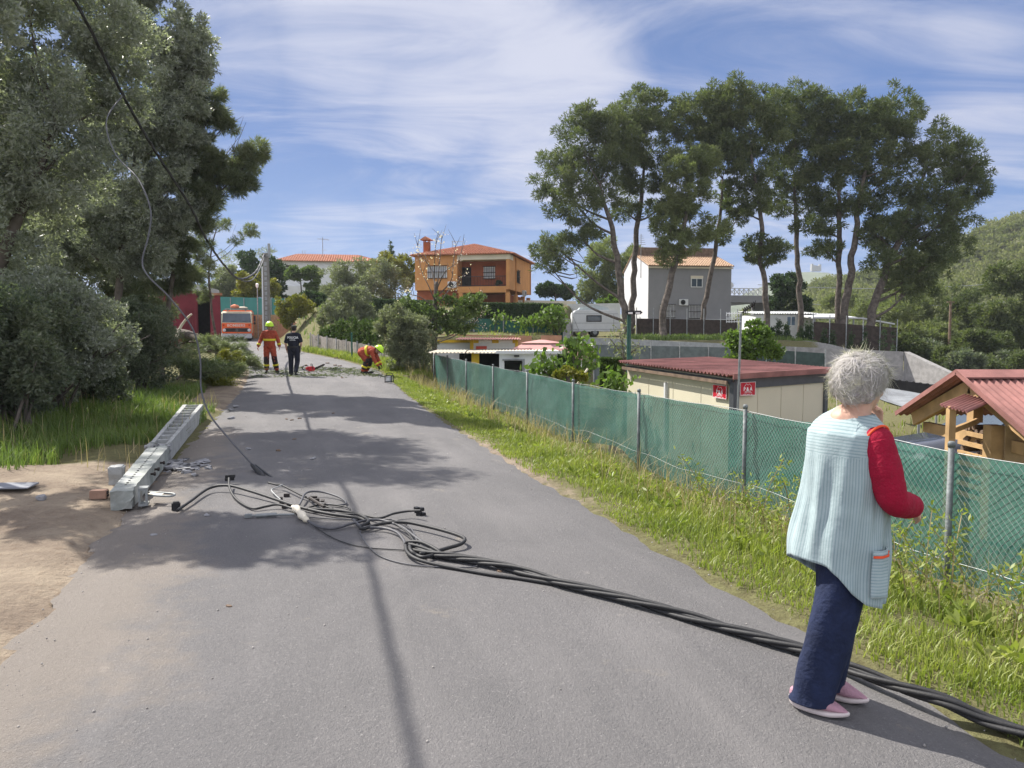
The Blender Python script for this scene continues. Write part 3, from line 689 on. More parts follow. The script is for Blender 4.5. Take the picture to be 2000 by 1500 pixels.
# --- red garage on the left
rb = thing('garage', 'dark red garage with open doorway and corner pillar beside the fire engine', 'garage', (-17.0, 45.0, GZ(-17, 45)), math.radians(21))
Z = lambda y, Y=45: 1.6 + (655 - y) / 1500 * Y - rb.location.z
bm = B(); zt = Z(566)
box2(bm, (-6.0, .1, -.4), (-1.25, .4, zt)); box2(bm, (-6.0, .4, -.4), (-5.7, 6, zt)); box2(bm, (-.0, .42, -.4), (-.3, 6, zt - .2)); box2(bm, (-6, 6, -.4), (0, 6.2, zt)); obj('wall', bm, M['maroon'], rb)
bm = B(); box2(bm, (-.58, -.25, -.4), (-.02, .4, Z(578))); pll = obj('pillar', bm, M['maroon'], rb)
bm = B(); box2(bm, (-.66, -.32, Z(577.9)), (.10, .46, Z(573.5))); obj('pillar_cap', bm, M['brick'], pll)
bm = B(); box2(bm, (-6.4, -.1, zt + .05), (-1.0, 6.4, zt + .22)); prism(bm, [(-4.3, -.2, zt + .23), (-.05, -.2, zt - .25), (-.05, -.2, zt - .05), (-2.6, -.2, zt + .62)], (0, 6, 0)); fixn(bm); obj('roof', bm, mat('fibre_cement', (.36, .36, .35), .9, .15, 3, .2), rb)
bm = B(); box2(bm, (-1.24, 1.2, -.3), (-.32, 1.22, zt - .3)); obj('doorway', bm, M['dark_void'], rb)
bm = B()
for i in range(5): box2(bm, (-2.0 + i * .14, .02, -.2), (-1.9 + i * .14, .095, Z(600)))
obj('folding_door', bm, M['maroon'], rb)
bm = B(); bx(bm, (-3.1, .08, Z(604)), (.30, .02, .42)); obj('notice', bm, M['sign_white'], rb)
# --- boundary walls on the far bend
def wallthing(name, label, cat, p0, p1, z0, z1, th, m, z1b=None, parts=None):
    d = Vector((p1[0] - p0[0], p1[1] - p0[1], 0)); L = d.length
    t = thing(name, label, cat, (p0[0], p0[1], z0), math.atan2(d.y, d.x)); zz = (z1b if z1b is not None else z1) - z0
    bm = B(); prism(bm, [(0, 0, 0), (L, 0, 0), (L, 0, zz), (0, 0, z1 - z0)], (0, th, 0)); fixn(bm)
    return t, bm, L
P0, P1 = at(470, 640, 66), at(545, 640, 66)
t_, bm, L = wallthing('reed_fence', 'tan reed fence behind the fire engine and concrete pole', 'fence', P0, P1, 1.0, 1.6 + (655 - 615) / 1500 * 66, .1, None)
obj('reed_screen', bm, M['reed'], t_)
for i in range(26):
    pass
P0, P1 = at(543, 640, 64), at(616, 640, 62)
t_, bm, L = wallthing('brick_wall', 'low orange brick wall under the yellow flowering shrub', 'wall', P0, P1, 1.0, 1.6 + (655 - 617) / 1500 * 64, .25, None, 1.6 + (655 - 645) / 1500 * 62)
obj('masonry', bm, M['brick_pale'], t_)
bm = B(); box2(bm, (L * .55, -.05, 2.0), (L * .86, -.02, 2.35)); obj('green_panel', bm, M['net_green'], t_)
P0, P1 = at(595, 640, 61), at(640, 640, 60)
t_, bm, L = wallthing('gate', 'dark green sheeted gate with leaning poles by the bend', 'gate', P0, P1, 1.55, 1.6 + (655 - 616) / 1500 * 61, .05, None)
obj('sheet', bm, M['net_dark'], t_)
bm = B()
for q in (.02, .3, .62, .98): cyl(bm, (L * q, -.05, 0), (L * q - .1, -.05, 1.75), .035)
obj('gate_frame', bm, M['steel_dull'], t_)
P0, P1 = at(425, 600, 73), at(640, 600, 70)
t_, bm, L = wallthing('screen_fence', 'teal shade screen fence on the rise behind the fire engine', 'fence', P0, P1, 1.8, 1.6 + (655 - 580) / 1500 * 73, .05, None, 1.6 + (655 - 586) / 1500 * 70)
obj('shade_screen', bm, M['teal_net'], t_)
bm = B()
for i in range(9): cyl(bm, (L * i / 8, -.04, 0), (L * i / 8, -.04, 3.3), .04, seg=6)
obj('post', bm, M['steel_dull'], t_)
# --- terraces: retaining walls, screens and hedges right of the olive trees
def run(name, label, cat, a, b, Ya, Yb, zb0, th, m, part='screen', posts=0, postm='steel_dull', ph=.25, ptop=None):
    """a, b: (x, y_top) photo pixels of the top edge"""
    A, Bp = at(a[0], a[1], Ya), at(b[0], b[1], Yb); d = Vector((Bp.x - A.x, Bp.y - A.y, 0)); L = d.length
    t = thing(name, label, cat, (A.x, A.y, zb0), math.atan2(d.y, d.x))
    bm = B(); prism(bm, [(0, 0, 0), (L, 0, 0), (L, 0, Bp.z - zb0), (0, 0, A.z - zb0)], (0, th, 0)); fixn(bm); obj(part, bm, m, t)
    for i in range(posts):
        f = i / (posts - 1); z = (A.z * (1 - f) + Bp.z * f) - zb0; bm = B(); cyl(bm, (L * f, -.05, -.3), (L * f, -.05, z + ph), .035, seg=8); obj('post', bm, M[postm], t)
    return t, L
run('brick_wall', 'long low orange brick wall behind the yellow and white kiosk', 'wall', (815, 652), (1038, 656), 44.5, 44, -1.4, .25, M['brick_pale'], 'masonry')
run('brick_wall', 'short orange brick wall piece behind the pink gazebo roof', 'wall', (1057, 655), (1097, 655), 44, 44, -1.4, .25, M['brick_pale'], 'masonry')
run('screen_fence', 'dark green shade screen below the clipped hedge of the orange house', 'fence', (800, 628), (925, 622), 46.5, 46.3, 1.2, .05, M['net_dark'], posts=3)
run('screen_fence', 'bright green shade screen under the climbing vine', 'fence', (926, 621), (1100, 634), 46.2, 45.6, .9, .05, M['net_green'], posts=4)
run('retaining_wall', 'brown earth retaining wall to the left of the white caravan', 'wall', (1086, 618), (1116, 624), 50, 50.5, -1.4, .4, M['concrete_dark'], 'masonry')
run('retaining_wall', 'long concrete retaining wall below the pines', 'wall', (1105, 657), (1440, 672), 48, 47, -1.5, .4, M['concrete'], 'masonry')
run('retaining_wall', 'right stretch of the concrete retaining wall ending at the grey bank', 'wall', (1440, 672.5), (1765, 687), 47, 45, -1.5, .4, M['concrete_dark'], 'masonry')
run('retaining_wall', 'sloping grey concrete wall running down behind the black lean-to', 'wall', (1766, 687), (1888, 744), 45, 41, -1.6, .4, M['concrete_dark'], 'masonry')
run('screen_fence', 'grey green shade netting fence in front of the long concrete wall', 'fence', (1160, 673), (1440, 679), 44.5, 44, -1.4, .04, M['net_grey'], posts=6)
run('screen_fence', 'darker shade netting fence behind the shed right of the bright green tree', 'fence', (1441, 679), (1612, 690), 44, 42.5, -1.4, .04, M['net_dark'], posts=4)
run('screen_fence', 'dark brown reed screen in front of the grey house', 'fence', (1243, 622), (1440, 625), 57, 57, 1.0, .06, M['dark_reed'], posts=7, ph=.8)
run('screen_fence', 'dark brown reed screen under the grey carport roof', 'fence', (1588, 628), (1752, 640), 56, 55, -.8, .06, M['dark_reed'], posts=6, ph=.6)
run('boundary_wall', 'white rendered boundary wall behind the caravan', 'wall', (1108, 594), (1212, 592), 68, 68, 1.0, .2, M['white_paint'], 'masonry')
run('boundary_wall', 'pale wall with brick coping right of the orange house', 'wall', (1000, 586), (1125, 588), 70, 72, 2.0, .25, M['ivory'], 'masonry')
run('boundary_wall', 'white boundary wall beyond the trees at far right', 'wall', (1890, 713), (2040, 716), 62, 60, -2.2, .2, M['white_paint'], 'masonry')
# --- white prefab building and carport behind the pines
pb = thing('cabin', 'white prefabricated cabin with blue glazed window behind the slim cypress saplings', 'cabin', tuple(at(1475, 668, 61)), 0); pb.location.z = .6
Z = lambda y, Y=61: 1.6 + (655 - y) / 1500 * Y - .6
bm = B(); box2(bm, (0, 0, -.6), (4.75, 4, Z(615))); obj('wall', bm, M['white_paint'], pb)
bm = B(); corr(bm, (-.2, -.25, Z(613)), (5.1, 0, 0), (0, 4.5, .3), .2, .04); obj('roof', bm, M['steel_dull'], pb)
window(pb, (2.8, -.02, Z(627)), (1, 0, 0), .75, .8, 0, pane='rib_glass'); window(pb, (.9, -.02, Z(629)), (1, 0, 0), .6, .7, 0, pane='rib_glass')
cp = thing('carport', 'open carport with pale sloping sheet roof right of the white cabin', 'carport', tuple(at(1592, 660, 58)), math.radians(2)); cp.location.z = .2
Z = lambda y, Y=58: 1.6 + (655 - y) / 1500 * Y - .2
bm = B(); x1 = 6.1
prism(bm, [(-.2, 0, Z(622)), (3.6, 0, Z(623)), (x1, 0, Z(634)), (x1, 0, Z(631.5)), (3.6, 0, Z(620)), (-.2, 0, Z(619))], (0, .3, 0))
prism(bm, [(-.2, .302, Z(622)), (3.6, .302, Z(623)), (x1, .302, Z(634)), (x1, .302, Z(632)), (3.6, .302, Z(620.5)), (-.2, .302, Z(619.5))], (0, 4.5, .42)); fixn(bm); obj('roof', bm, M['white_metal'], cp)
bm = B()
for x in (0, 3.0, x1 - .25):
    for y in (.2, 4.2): cyl(bm, (x, y, -.8), (x, y, Z(624 if x < 4 else 634)), .07)
obj('post', bm, M['steel_dull'], cp)
bm = B(); box2(bm, (.05, 4.3, -.8), (x1 - .3, 4.35, Z(634))); obj('back_panel', bm, M['dark_reed'], cp)
# --- beige shed with red corrugated roof
zg = -1.3
A, Lc, Rc = at(1433, 734, 15), at(1219, 707, 20), at(1620, 722, 16.5)
for v in (A, Lc, Rc): v.z = {id(A): A.z, id(Lc): Lc.z, id(Rc): Rc.z}[id(v)]
Bk = Lc + Rc - A
sh = thing('shed', 'beige panel shed with dark red corrugated roof and two red signs', 'shed', (A.x, A.y, zg), 0)
uL, uR = (Lc - A), (Rc - A); inL, inR = uL.normalized(), uR.normalized()
def inset(p, a, b, dz=0): return p + inL * a + inR * b + Vector((0, 0, dz))
a0 = inset(A, .06, .05, -.06); l0 = inset(Lc, -.12, .05, -.06); r0 = inset(Rc, .06, -.08, -.06); b0 = inset(Bk, -.12, -.08, -.06)
bm = B()
def vwall(bm, p, q, zlo, th, inward):
    n = inward.normalized() * th; n.z = 0
    pts = [(p.x, p.y, zlo), (q.x, q.y, zlo), tuple(q), tuple(p)]; prism(bm, pts, n)
vwall(bm, l0, a0 - inL * -.0, zg, .08, inR); vwall(bm, a0 + inR * .085 + inL * .0, r0, zg, .08, inL); vwall(bm, r0 + inL * .09, b0, zg, .08, -inR); vwall(bm, b0 - inR * .09, l0 + inR * .09, zg, .08, -inL); fixn(bm)
shw = obj('wall', bm, M['beige_panel'], sh, world=True)
bm = B()
nR = Vector((inR.y, -inR.x, 0)).normalized(); nR = -nR if nR.dot(inL) > 0 else nR      # outward of right face
nL = Vector((inL.y, -inL.x, 0)).normalized(); nL = -nL if nL.dot(inR) > 0 else nL      # outward of left face
def board(bm, p, q, n, h, drop=0.0, off=.012, th=.03):
    p, q = p + n * off - Vector((0, 0, drop)), q + n * off - Vector((0, 0, drop))
    prism(bm, [p, q, q - Vector((0, 0, h)), p - Vector((0, 0, h))], n * th)
board(bm, a0, r0, nR, .19, .02); board(bm, l0, a0, nL, .10, .02)
cc_ = a0 + (nL + nR) * .02
bx(bm, (cc_.x, cc_.y, (zg + cc_.z) / 2 - .03), (.11, .11, cc_.z - zg - .08), math.atan2(inR.y, inR.x))
bx(bm, (r0.x, r0.y, (zg + r0.z) / 2 - .05), (.1, .1, r0.z - zg - .12), math.atan2(inR.y, inR.x)); fixn(bm)
obj('trim', bm, M['dark_trim'], sh, world=True)
bm = B(); board(bm, l0 + nL * .12, a0 + nL * .12, nL, .07, .05); fixn(bm); obj('fascia', bm, M['wood_old'], sh, world=True)
bm = B(); e0 = A + nL * .18 + nR * .10 + Vector((0, 0, .02)); uu = uL - nR * .0; vv = uR + (-nL * .18)
corr(bm, e0, uu + inL * .1, vv + inR * .12, .145, .028); fixn(bm); jn = B()
for i in range(1, 4):
    for (p_, q_, n_) in ((a0, r0, nR), (a0, l0, nL)):
        if (q_ - p_).length * i / 4 > .2: e_ = p_.lerp(q_, i / 4) + n_ * .002; bx(jn, (e_.x, e_.y, (zg + e_.z) / 2 - .1), (.010, .010, e_.z - zg - .2), math.atan2(n_.y, n_.x))
obj('panel_joint', jn, mat('joint', (.50, .46, .35), .7, .1), sh, world=True)
rfs = obj('roof', bm, M['onduline'], sh, smooth=False, world=True)
bm = B(); p, q = A + nR * .16 + nL * .16, Rc + nR * .16 + inR * .1; prism(bm, [p + Vector((0, 0, .05)), q + Vector((0, 0, .05)), q - Vector((0, 0, .06)), p - Vector((0, 0, .06))], nR * .03); fixn(bm); obj('roof_flashing', bm, M['onduline'], rfs, world=True)
bm = B(); pm = a0 + (l0 - a0) * .56; bx(bm, (pm.x + nL.x * .03, pm.y + nL.y * .03, pm.z - 1.1), (.07, .07, 1.6), math.atan2(inL.y, inL.x)); obj('downpipe', bm, M['white_metal'], sh, world=True)
def shop_sign(label, p0, right, n, w_, h_):
    """p0: top left corner on the wall"""
    up = Vector((0, 0, 1)); c = p0 + right * w_ / 2 - up * h_ / 2 + n * .02
    t = thing('sign', label, 'sign', tuple(c), 0, 'red company signs')
    Mx = plane_M(c, right, up)
    bm = B(); bx(bm, (0, 0, 0), (w_, h_, .012), M=Mx); obj('board', bm, M['red_sign'], t, world=True)
    bm = B(); k = h_ / .40
    text_mesh('P & A', .155 * k, Mx @ Matrix.Translation((0, -.012 * k, .008)), bm, .004 * k)
    for (y, ws_) in ((-.082, ((-.125, .125),)), (-.118, ((-.165, -.15), (-.135, -.02), (.0, .03), (.05, .165)))):    # two lines of small print, too fine to read
        for (x0, x1) in ws_:
            n_ = max(1, int((x1 - x0) / .014))
            for i in range(n_): bx(bm, ((x0 + (i + .5) * (x1 - x0) / n_) * k, y * k, .008), (.009 * k, random.uniform(.012, .018) * k, .004), M=Mx)
    for (x0, x1) in ((-.24, -.215), (-.19, -.07), (-.05, .07), (.10, .17)):       # the telephone line: too small to read
        n_ = max(1, int((x1 - x0) / .02))
        for i in range(n_): bx(bm, ((x0 + (i + .5) * (x1 - x0) / n_) * w_ / .56, -.168 * k, .008), (.012 * w_ / .56, .02 * k, .004), M=Mx)
    roofl = [(-.16, .045), (-.145, .075), (-.06, .150), (-.0, .105), (.055, .145), (.145, .075), (.16, .04)]
    tube(bm, [Mx @ Vector((x * k, y * k, .009)) for x, y in roofl], .006 * k, 6)
    obj('lettering', bm, M['sign_white'], t, world=True)
    bm = B()
    for c_, s_2 in (((0, h_ / 2 - .004, .004), (w_, .008, .012)), ((0, -h_ / 2 + .004, .004), (w_, .008, .012)), ((w_ / 2 - .004, 0, .004), (.008, h_ - .017, .012)), ((-w_ / 2 + .004, 0, .004), (.008, h_ - .017, .012))): bx(bm, c_, s_2, M=Mx)
    obj('border', bm, M['sign_white'], t, world=True)
pS = at(1447, 747, 15.05); tS = (pS - a0).dot(inR); sp_ = a0 + inR * max(.12, tS); sp_.z = pS.z
wS = (1485 - 1447) / 185 * (r0 - a0).length * 1.0
shop_sign('wide red sign with white letters on the shaded right face of the beige shed', sp_ + nR * .035, Vector((inR.x, inR.y, 0)).normalized(), nR, .43, .27)
pS = at(1408, 752, 15.35); sp2 = a0 + inL * .70 + nL * .02; sp2.z = at(1408, 752, 15.5).z
shop_sign('narrow red sign with white letters on the sunlit left face of the beige shed', sp2, Vector((-inL.x, -inL.y, 0)).normalized(), nL, .52, .27)
# --- aerial mast at the shed corner
am = at(1440, 740, 14.75); t = thing('aerial_mast', 'slim mast with television aerials and solar lamp standing at the shed corner', 'mast', (am.x, am.y, zg))
bm = B(); zt = at(1445, 612, 14.75).z; cyl(bm, (am.x, am.y, zg), (am.x + .05, am.y, zt), .022); obj('pole', bm, M['steel'], t, world=True)
bm = B(); q = Vector((am.x + .05, am.y, zt))
for dz in (0, -.09, -.16): cyl(bm, q + Vector((-.25, .1, dz)), q + Vector((0, -.02, dz)), .008, seg=5)
for i in range(6):
    a_ = q + Vector((-.25 + i * .045, .1 - i * .02, 0))
    cyl(bm, a_ + Vector((0, 0, .03)), a_ + Vector((0, 0, -.18)), .006, seg=5); cyl(bm, a_ + Vector((-.02, -.1, -.03)), a_ + Vector((.02, .1, -.03)), .006, seg=5)
obj('aerial', bm, M['white_metal'], t, world=True)
bm = B(); cyl(bm, q, q + Vector((.26, .05, .16)), .012)
for i in range(7):
    a_ = q + Vector((.05 + i * .034, .01, .03 + i * .021))
    cyl(bm, a_ + Vector((-.03, -.09, .05)), a_ + Vector((.03, .09, -.05)), .008, seg=5); cyl(bm, a_ + Vector((0, 0, -.07)), a_ + Vector((0.02, 0, .09)), .008, seg=5)
obj('aerial', bm, M['black_plastic'], t, world=True)
# --- green lamp post left of the shed
lp = at(1228, 700, 21); t = thing('lamp_post', 'dark green lamp post with two flood lamps left of the beige shed', 'lamp post', (lp.x, lp.y, -1.3))
bm = B(); zt = at(1228, 612, 21).z; cyl(bm, (lp.x, lp.y, -1.3), (lp.x, lp.y, zt), .055)
for z in (.35, .75, 1.0): bx(bm, (lp.x + .02, lp.y - .06, z), (.14, .06, .1))
obj('pole', bm, mat('lamp_green', (.02, .075, .06), .5, .15), t, world=True)
for dx, r in ((.0, -.2), (.20, .3)):
    bm = B(); bx(bm, (lp.x + dx, lp.y - .1, zt + .02), (.22, .25, .10), r, .03); l_o = obj('flood_lamp', bm, M['black_plastic'], t, world=True)
    bm = B(); bx(bm, (lp.x + dx, lp.y - .232, zt - .0), (.12, .02, .05), 0); obj('lens', bm, M['white_paint'], l_o, world=True)
# --- white flat roofed shed, kiosk and gazebo
zg = -1.25
ws = thing('shed', 'white flat roofed shed with open serving hatch behind the green fence', 'shed', tuple(at(975, 770, 25)), 0); ws.location.z = zg
def WZ(y, Y): return 1.6 + (655 - y) / 1500 * Y
xa, xb = px_x(975, 25), px_x(1089, 25); x0, x1 = px_x(985, 25), px_x(1020, 25); zt = WZ(691, 25)
bm = B(); z0h, z1h = WZ(732, 25), WZ(704, 25)
box2(bm, (xa, 25, zg), (x0, 25.12, zt)); box2(bm, (x1, 25, zg), (xb, 25.12, zt)); box2(bm, (x0, 25.001, zg), (x1, 25.119, z0h)); box2(bm, (x0, 25.001, z1h), (x1, 25.119, zt))
box2(bm, (xb - .12, 25.12, zg), (xb, 28, zt - .002)); box2(bm, (xa, 25.12, zg), (xa + .12, 28, zt - .002)); box2(bm, (xa + .12, 27.9, zg), (xb - .12, 28, zt - .004))
obj('wall', bm, M['white_paint'], ws, world=True)
bm = B(); box2(bm, (x0 - .06, 24.96, z0h - .06), (x1 + .08, 24.995, z0h)); box2(bm, (x1, 24.96, z0h), (x1 + .08, 24.995, z1h)); box2(bm, (x0 - .06, 24.96, z1h), (x1 + .08, 24.995, z1h + .05)); obj('hatch_frame', bm, M['grey_plastic'], ws, world=True)
bm = B(); ztop = WZ(681, 27.5); corr(bm, (px_x(851, 27.6), 25.0, zt + .04), (xb + .15 - px_x(851, 27.6), 0, 0), (0, 3.4, .02), .12, .02); rfw = obj('roof', bm, M['ivory'], ws, world=True)
bm = B(); box2(bm, (xa - .1, 24.86, zt + .005), (xb + .16, 24.98, zt + .10)); obj('fascia', bm, M['white_metal'], rfw, world=True)
bm = B(); tube(bm, smooth_path([(px_x(905, 25), 24.9, zt - .25), (px_x(912, 25), 24.9, zt + .1), (px_x(930, 26), 25.5, zt + .12), (px_x(955, 26), 26, zt + .13), (px_x(985, 26), 26.4, zt + .13), (px_x(1040, 26), 26.2, zt + .14)]), .016, 6); obj('hose', bm, M['rubber'], rfw, world=True)
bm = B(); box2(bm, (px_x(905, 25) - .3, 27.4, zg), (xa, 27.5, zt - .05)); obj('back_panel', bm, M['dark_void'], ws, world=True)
bm = B(); box2(bm, (px_x(920, 25), 25.3, zg), (px_x(935, 25), 25.4, zt)); obj('post', bm, M['yellow_paint'], ws, world=True)
bm = B(); bx(bm, (px_x(1009, 25), 24.93, WZ(695, 25)), (.17, .1, .05)); obj('lamp', bm, M['black_plastic'], ws, world=True)
ki = thing('kiosk', 'yellow and white kiosk with red sheet roof and red sign board', 'kiosk', tuple(at(915, 700, 34)), 0); ki.location.z = zg
K = lambda x: px_x(x, 34)
bm = B(); box2(bm, (K(918), 34, zg), (K(1012), 36.5, WZ(663, 34))); obj('wall', bm, M['white_paint'], ki, world=True)
bm = B(); box2(bm, (K(850), 34.5, zg), (K(917.5), 36.4, WZ(666, 34))); obj('side_wall', bm, M['white_metal'], ki, world=True)
bm = B()
for a, b, c, d in ((918, 925, 663, 700), (1006, 1012, 663, 700)): box2(bm, (K(a), 33.96, WZ(d, 34)), (K(b), 33.995, WZ(c, 34)))
for a, b in ((925.2, 935), (961, 974), (1001, 1005.8)): box2(bm, (K(a), 33.97, WZ(670, 34)), (K(b), 33.995, WZ(663.5, 34)))
box2(bm, (K(850), 34.44, WZ(669.5, 34)), (K(917), 34.49, WZ(664, 34)))
bm.free()
for a, b, y0_, z0_, z1_ in ((918, 925, 33.96, 700, 663), (1006, 1012, 33.96, 700, 663), (925.2, 935, 33.97, 670, 663.5), (961, 974, 33.97, 670, 663.5), (1001, 1005.8, 33.97, 670, 663.5)):
    bm = B(); box2(bm, (K(a), y0_, WZ(z0_, 34)), (K(b), 33.995, WZ(z1_, 34))); obj('yellow_trim', bm, M['yellow_paint'], ki, world=True)
bm = B(); box2(bm, (K(850), 34.44, WZ(669.5, 34)), (K(917), 34.49, WZ(664, 34))); obj('yellow_trim', bm, M['yellow_paint'], ki, world=True)
bm = B(); corr(bm, (K(890), 33.5, WZ(662.5, 34)), (K(1017) - K(890), 0, 0), (0, 3.4, .06), .12, .02); obj('roof', bm, M['onduline'], ki, world=True)
bm = B(); box2(bm, (K(930), 33.94, WZ(685, 34)), (K(951), 33.99, WZ(676, 34))); obj('sign_board', bm, mat('red_board', (.50, .07, .04), .6, .08), ki, world=True)
bm = B()
for a, b in ((936, 960), (975, 1000)): box2(bm, (K(a), 33.975, WZ(668.5, 34)), (K(b), 33.992, WZ(664.5, 34)))
obj('name_board', bm, M['sign_white'], ki, world=True)
gz = at(1058, 690, 30); g_ = thing('gazebo', 'pink fabric gazebo with two tier roof behind the white shed', 'gazebo', (gz.x, gz.y, zg))
bm = B(); hw = 1.25
ze_, zt_, zm_ = WZ(694, 30), WZ(663.5, 30), WZ(671, 30)
def pyr(bm, r0, z0, r1, z1, rot=.35, n=6):
    for i in range(4):
        a0_, a1_ = rot + i * math.pi / 2, rot + (i + 1) * math.pi / 2; prev = None
        for j in range(n + 1):
            f = j / n; r = r0 + (r1 - r0) * f; z = z0 + (z1 - z0) * (f ** .85)
            q = [bm.verts.new((gz.x + r * math.cos(a) * 1.41, gz.y + r * math.sin(a) * 1.41, z)) for a in (a0_, a1_)]
            if prev: bm.faces.new((prev[0], prev[1], q[1], q[0]))
            prev = q
pyr(bm, hw, ze_, .55, zm_); pyr(bm, .62, zm_ + .03, .08, zt_); pyr(bm, hw, ze_ - .18, hw, ze_, n=1); bmesh.ops.remove_doubles(bm, verts=bm.verts[:], dist=.002); obj('canopy', bm, M['fabric_pink'], g_, world=True)
for i in range(4):
    a = .35 + i * math.pi / 2; bm = B(); cyl(bm, (gz.x + 1.2 * 1.41 * math.cos(a), gz.y + 1.2 * 1.41 * math.sin(a), zg), (gz.x + 1.2 * 1.41 * math.cos(a), gz.y + 1.2 * 1.41 * math.sin(a), ze_), .03); obj('leg', bm, M['white_metal'], g_, world=True)
# --- caravan
cv = at(1117, 655, 58); cz = WZ(657.5, 58)
ca_ = thing('caravan', 'white touring caravan with one dark window parked on the terrace', 'caravan', (cv.x, cv.y, cz), math.radians(1))
Lc_ = 3.55; bm = B(); prof = [(0.02, .38), (Lc_ - .02, .38), (Lc_, .9), (Lc_ - .03, 1.75), (Lc_ - .25, 2.02), (.35, 2.02), (.08, 1.8), (0, 1.0)]
prism(bm, [(x, 0, z) for x, z in prof], (0, 2.0, 0)); fixn(bm); bmesh.ops.bevel(bm, geom=bm.edges[:], offset=.05, segments=2, affect='EDGES'); cb = obj('body', bm, M['white_metal'], ca_)
bm = B(); bx(bm, (1.66, -.005, 1.36), (1.16, .03, .50), bev=.08); wn = obj('window', bm, M['black_plastic'], ca_); bm = B(); bx(bm, (1.66, -.015, 1.36), (1.02, .03, .38), bev=.05); obj('pane', bm, M['glass'], wn)
bm = B()
for z in (1.72, 1.02, .55): bx(bm, (Lc_ / 2, -.003, z), (Lc_ - .2, .02, .025))
bx(bm, (3.15, -.003, 1.1), (.03, .02, 1.2)); obj('trim', bm, M['grey_plastic'], ca_)
for y in (.0, 1.82):
    bm = B(); Mx = Matrix.Translation((1.75, y + .09, .31)) @ Matrix.Rotation(math.pi / 2, 4, 'X'); lathe(bm, [(.16, -.09), (.29, -.08), (.31, 0), (.29, .08), (.16, .09)], M=Mx); wl = obj('wheel', bm, M['rubber'], ca_)
    bm = B(); lathe(bm, [(.03, .10), (.15, .092), (.155, -.05)], M=Mx); obj('rim', bm, M['steel'], wl)
bm = B(); prism(bm, [(.5, .4, 2.02), (2.9, .4, 2.02), (2.75, .4, 2.2), (1.7, .4, 2.45), (.65, .4, 2.2)], (0, 1.0, 0)); fixn(bm); obj('roof_hood', bm, mat('hood', (.42, .47, .47), .7, .08), ca_)
bm = B(); cyl(bm, (Lc_, 1, .4), (Lc_ + .9, 1, .38), .04); cyl(bm, (Lc_ + .7, 1, 0), (Lc_ + .7, 1, .5), .03); obj('drawbar', bm, M['steel_dull'], ca_)
bm = B(); tube(bm, [(.05, -.25, 1.5), (.55, -.25, .35)], .02, 6); cyl(bm, (.02, -.3, -.3), (.02, -.3, 2.1), .03); obj('prop', bm, M['steel_dull'], ca_)
# --- timber shelter with red sheet roof, right
zg = -1.2
AX, Y0, Y1 = 6.50, 9.45, 12.55; ym = 11.0
wt_ = thing('timber_shelter', 'new timber shelter with dark red corrugated roof beyond the fence on the right', 'shelter', (AX, ym, zg))
za, zr_ = at(1872, 733, ym).z, at(1755, 806, Y1).z; zf_ = zr_; bm = B()
def beam(bm, a, b, w_, h_, up=(0, 0, 1)):
    a, b = Vector(a), Vector(b); d = (b - a); L = d.length; d.normalize(); s = d.cross(Vector(up)).normalized(); u = s.cross(d)
    Mx = Matrix(((d.x, s.x, u.x, a.x), (d.y, s.y, u.y, a.y), (d.z, s.z, u.z, a.z), (0, 0, 0, 1))); bx(bm, (L / 2, 0, 0), (L, w_, h_), M=Mx)
bm = B(); beam(bm, (AX + .1, Y1 - .02, zr_ - .10), (AX + .1, ym, za - .16), .08, .20); beam(bm, (AX + .1, Y0 + .02, zf_ - .10), (AX + .1, ym, za - .16), .08, .20); obj('rafter', bm, M['wood'], wt_, world=True)
bm = B(); beam(bm, (AX + .25, Y1 - .1, zr_ - .22), (AX + .25, Y0 + .1, zf_ - .22), .10, .16); obj('tie_beam', bm, M['wood'], wt_, world=True)
bm = B(); beam(bm, (AX + .16, ym, zr_ + .02), (AX + .16, ym, za - .2), .14, .16, up=(0, 1, 0)); obj('king_post', bm, M['wood'], wt_, world=True)
for (x, y) in ((AX + .05, 10.38), (AX + 3.4, Y1 - .7), (AX + 3.4, Y0 + .7)):
    bm = B(); box2(bm, (x - .09, y - .09, zg), (x + .09, y + .09, zr_ + .05)); obj('post', bm, M['wood'], wt_, world=True)
bm = B(); corr(bm, (AX - .12, ym, za + .02), (4.2, 0, 0), (0, Y0 - .15 - ym, zf_ - za - .06), .10, .016); corr(bm, (AX - .12, Y1 + .15, zr_ - .04), (4.2, 0, 0), (0, ym - Y1 - .15, za - zr_ + .06), .10, .016); fixn(bm); rt = obj('roof', bm, M['onduline'], wt_, world=True)
bm = B(); prism(bm, [(AX - .14, ym - .20, za - .035), (AX - .14, ym, za + .065), (AX - .14, ym + .2, za - .035), (AX - .14, ym + .2, za - .015), (AX - .14, ym, za + .085), (AX - .14, ym - .2, za - .015)], (4.24, 0, 0)); fixn(bm); obj('ridge_cap', bm, M['onduline'], rt, world=True)
bm = B()
for y0_, z0_, y1_, z1_ in ((Y1 + .15, zr_ - .03, ym, za + .05), (Y0 - .15, zf_ - .03, ym, za + .05)): beam(bm, (AX - .13, y0_, z0_), (AX - .13, y1_, z1_), .02, .07)
obj('barge_board', bm, M['onduline'], rt, world=True)
bm = B()
for i in range(9): box2(bm, (AX + .12 + i * .34, Y0 + .78, zg), (AX + .12 + i * .34 + .325, Y0 + .81, zf_ + .12))
obj('plank_wall', bm, mat('planks', (.40, .28, .155), .75, .3, 2.2, .2), wt_, world=True)
bm = B(); ay = 10.05
corr(bm, (AX + .02, 11.03, .75), (0, -.66, -.03), (-.60, -.43, -.11), .082, .016); fixn(bm); aw = obj('awning', bm, M['onduline'], wt_, world=True)
bm = B()
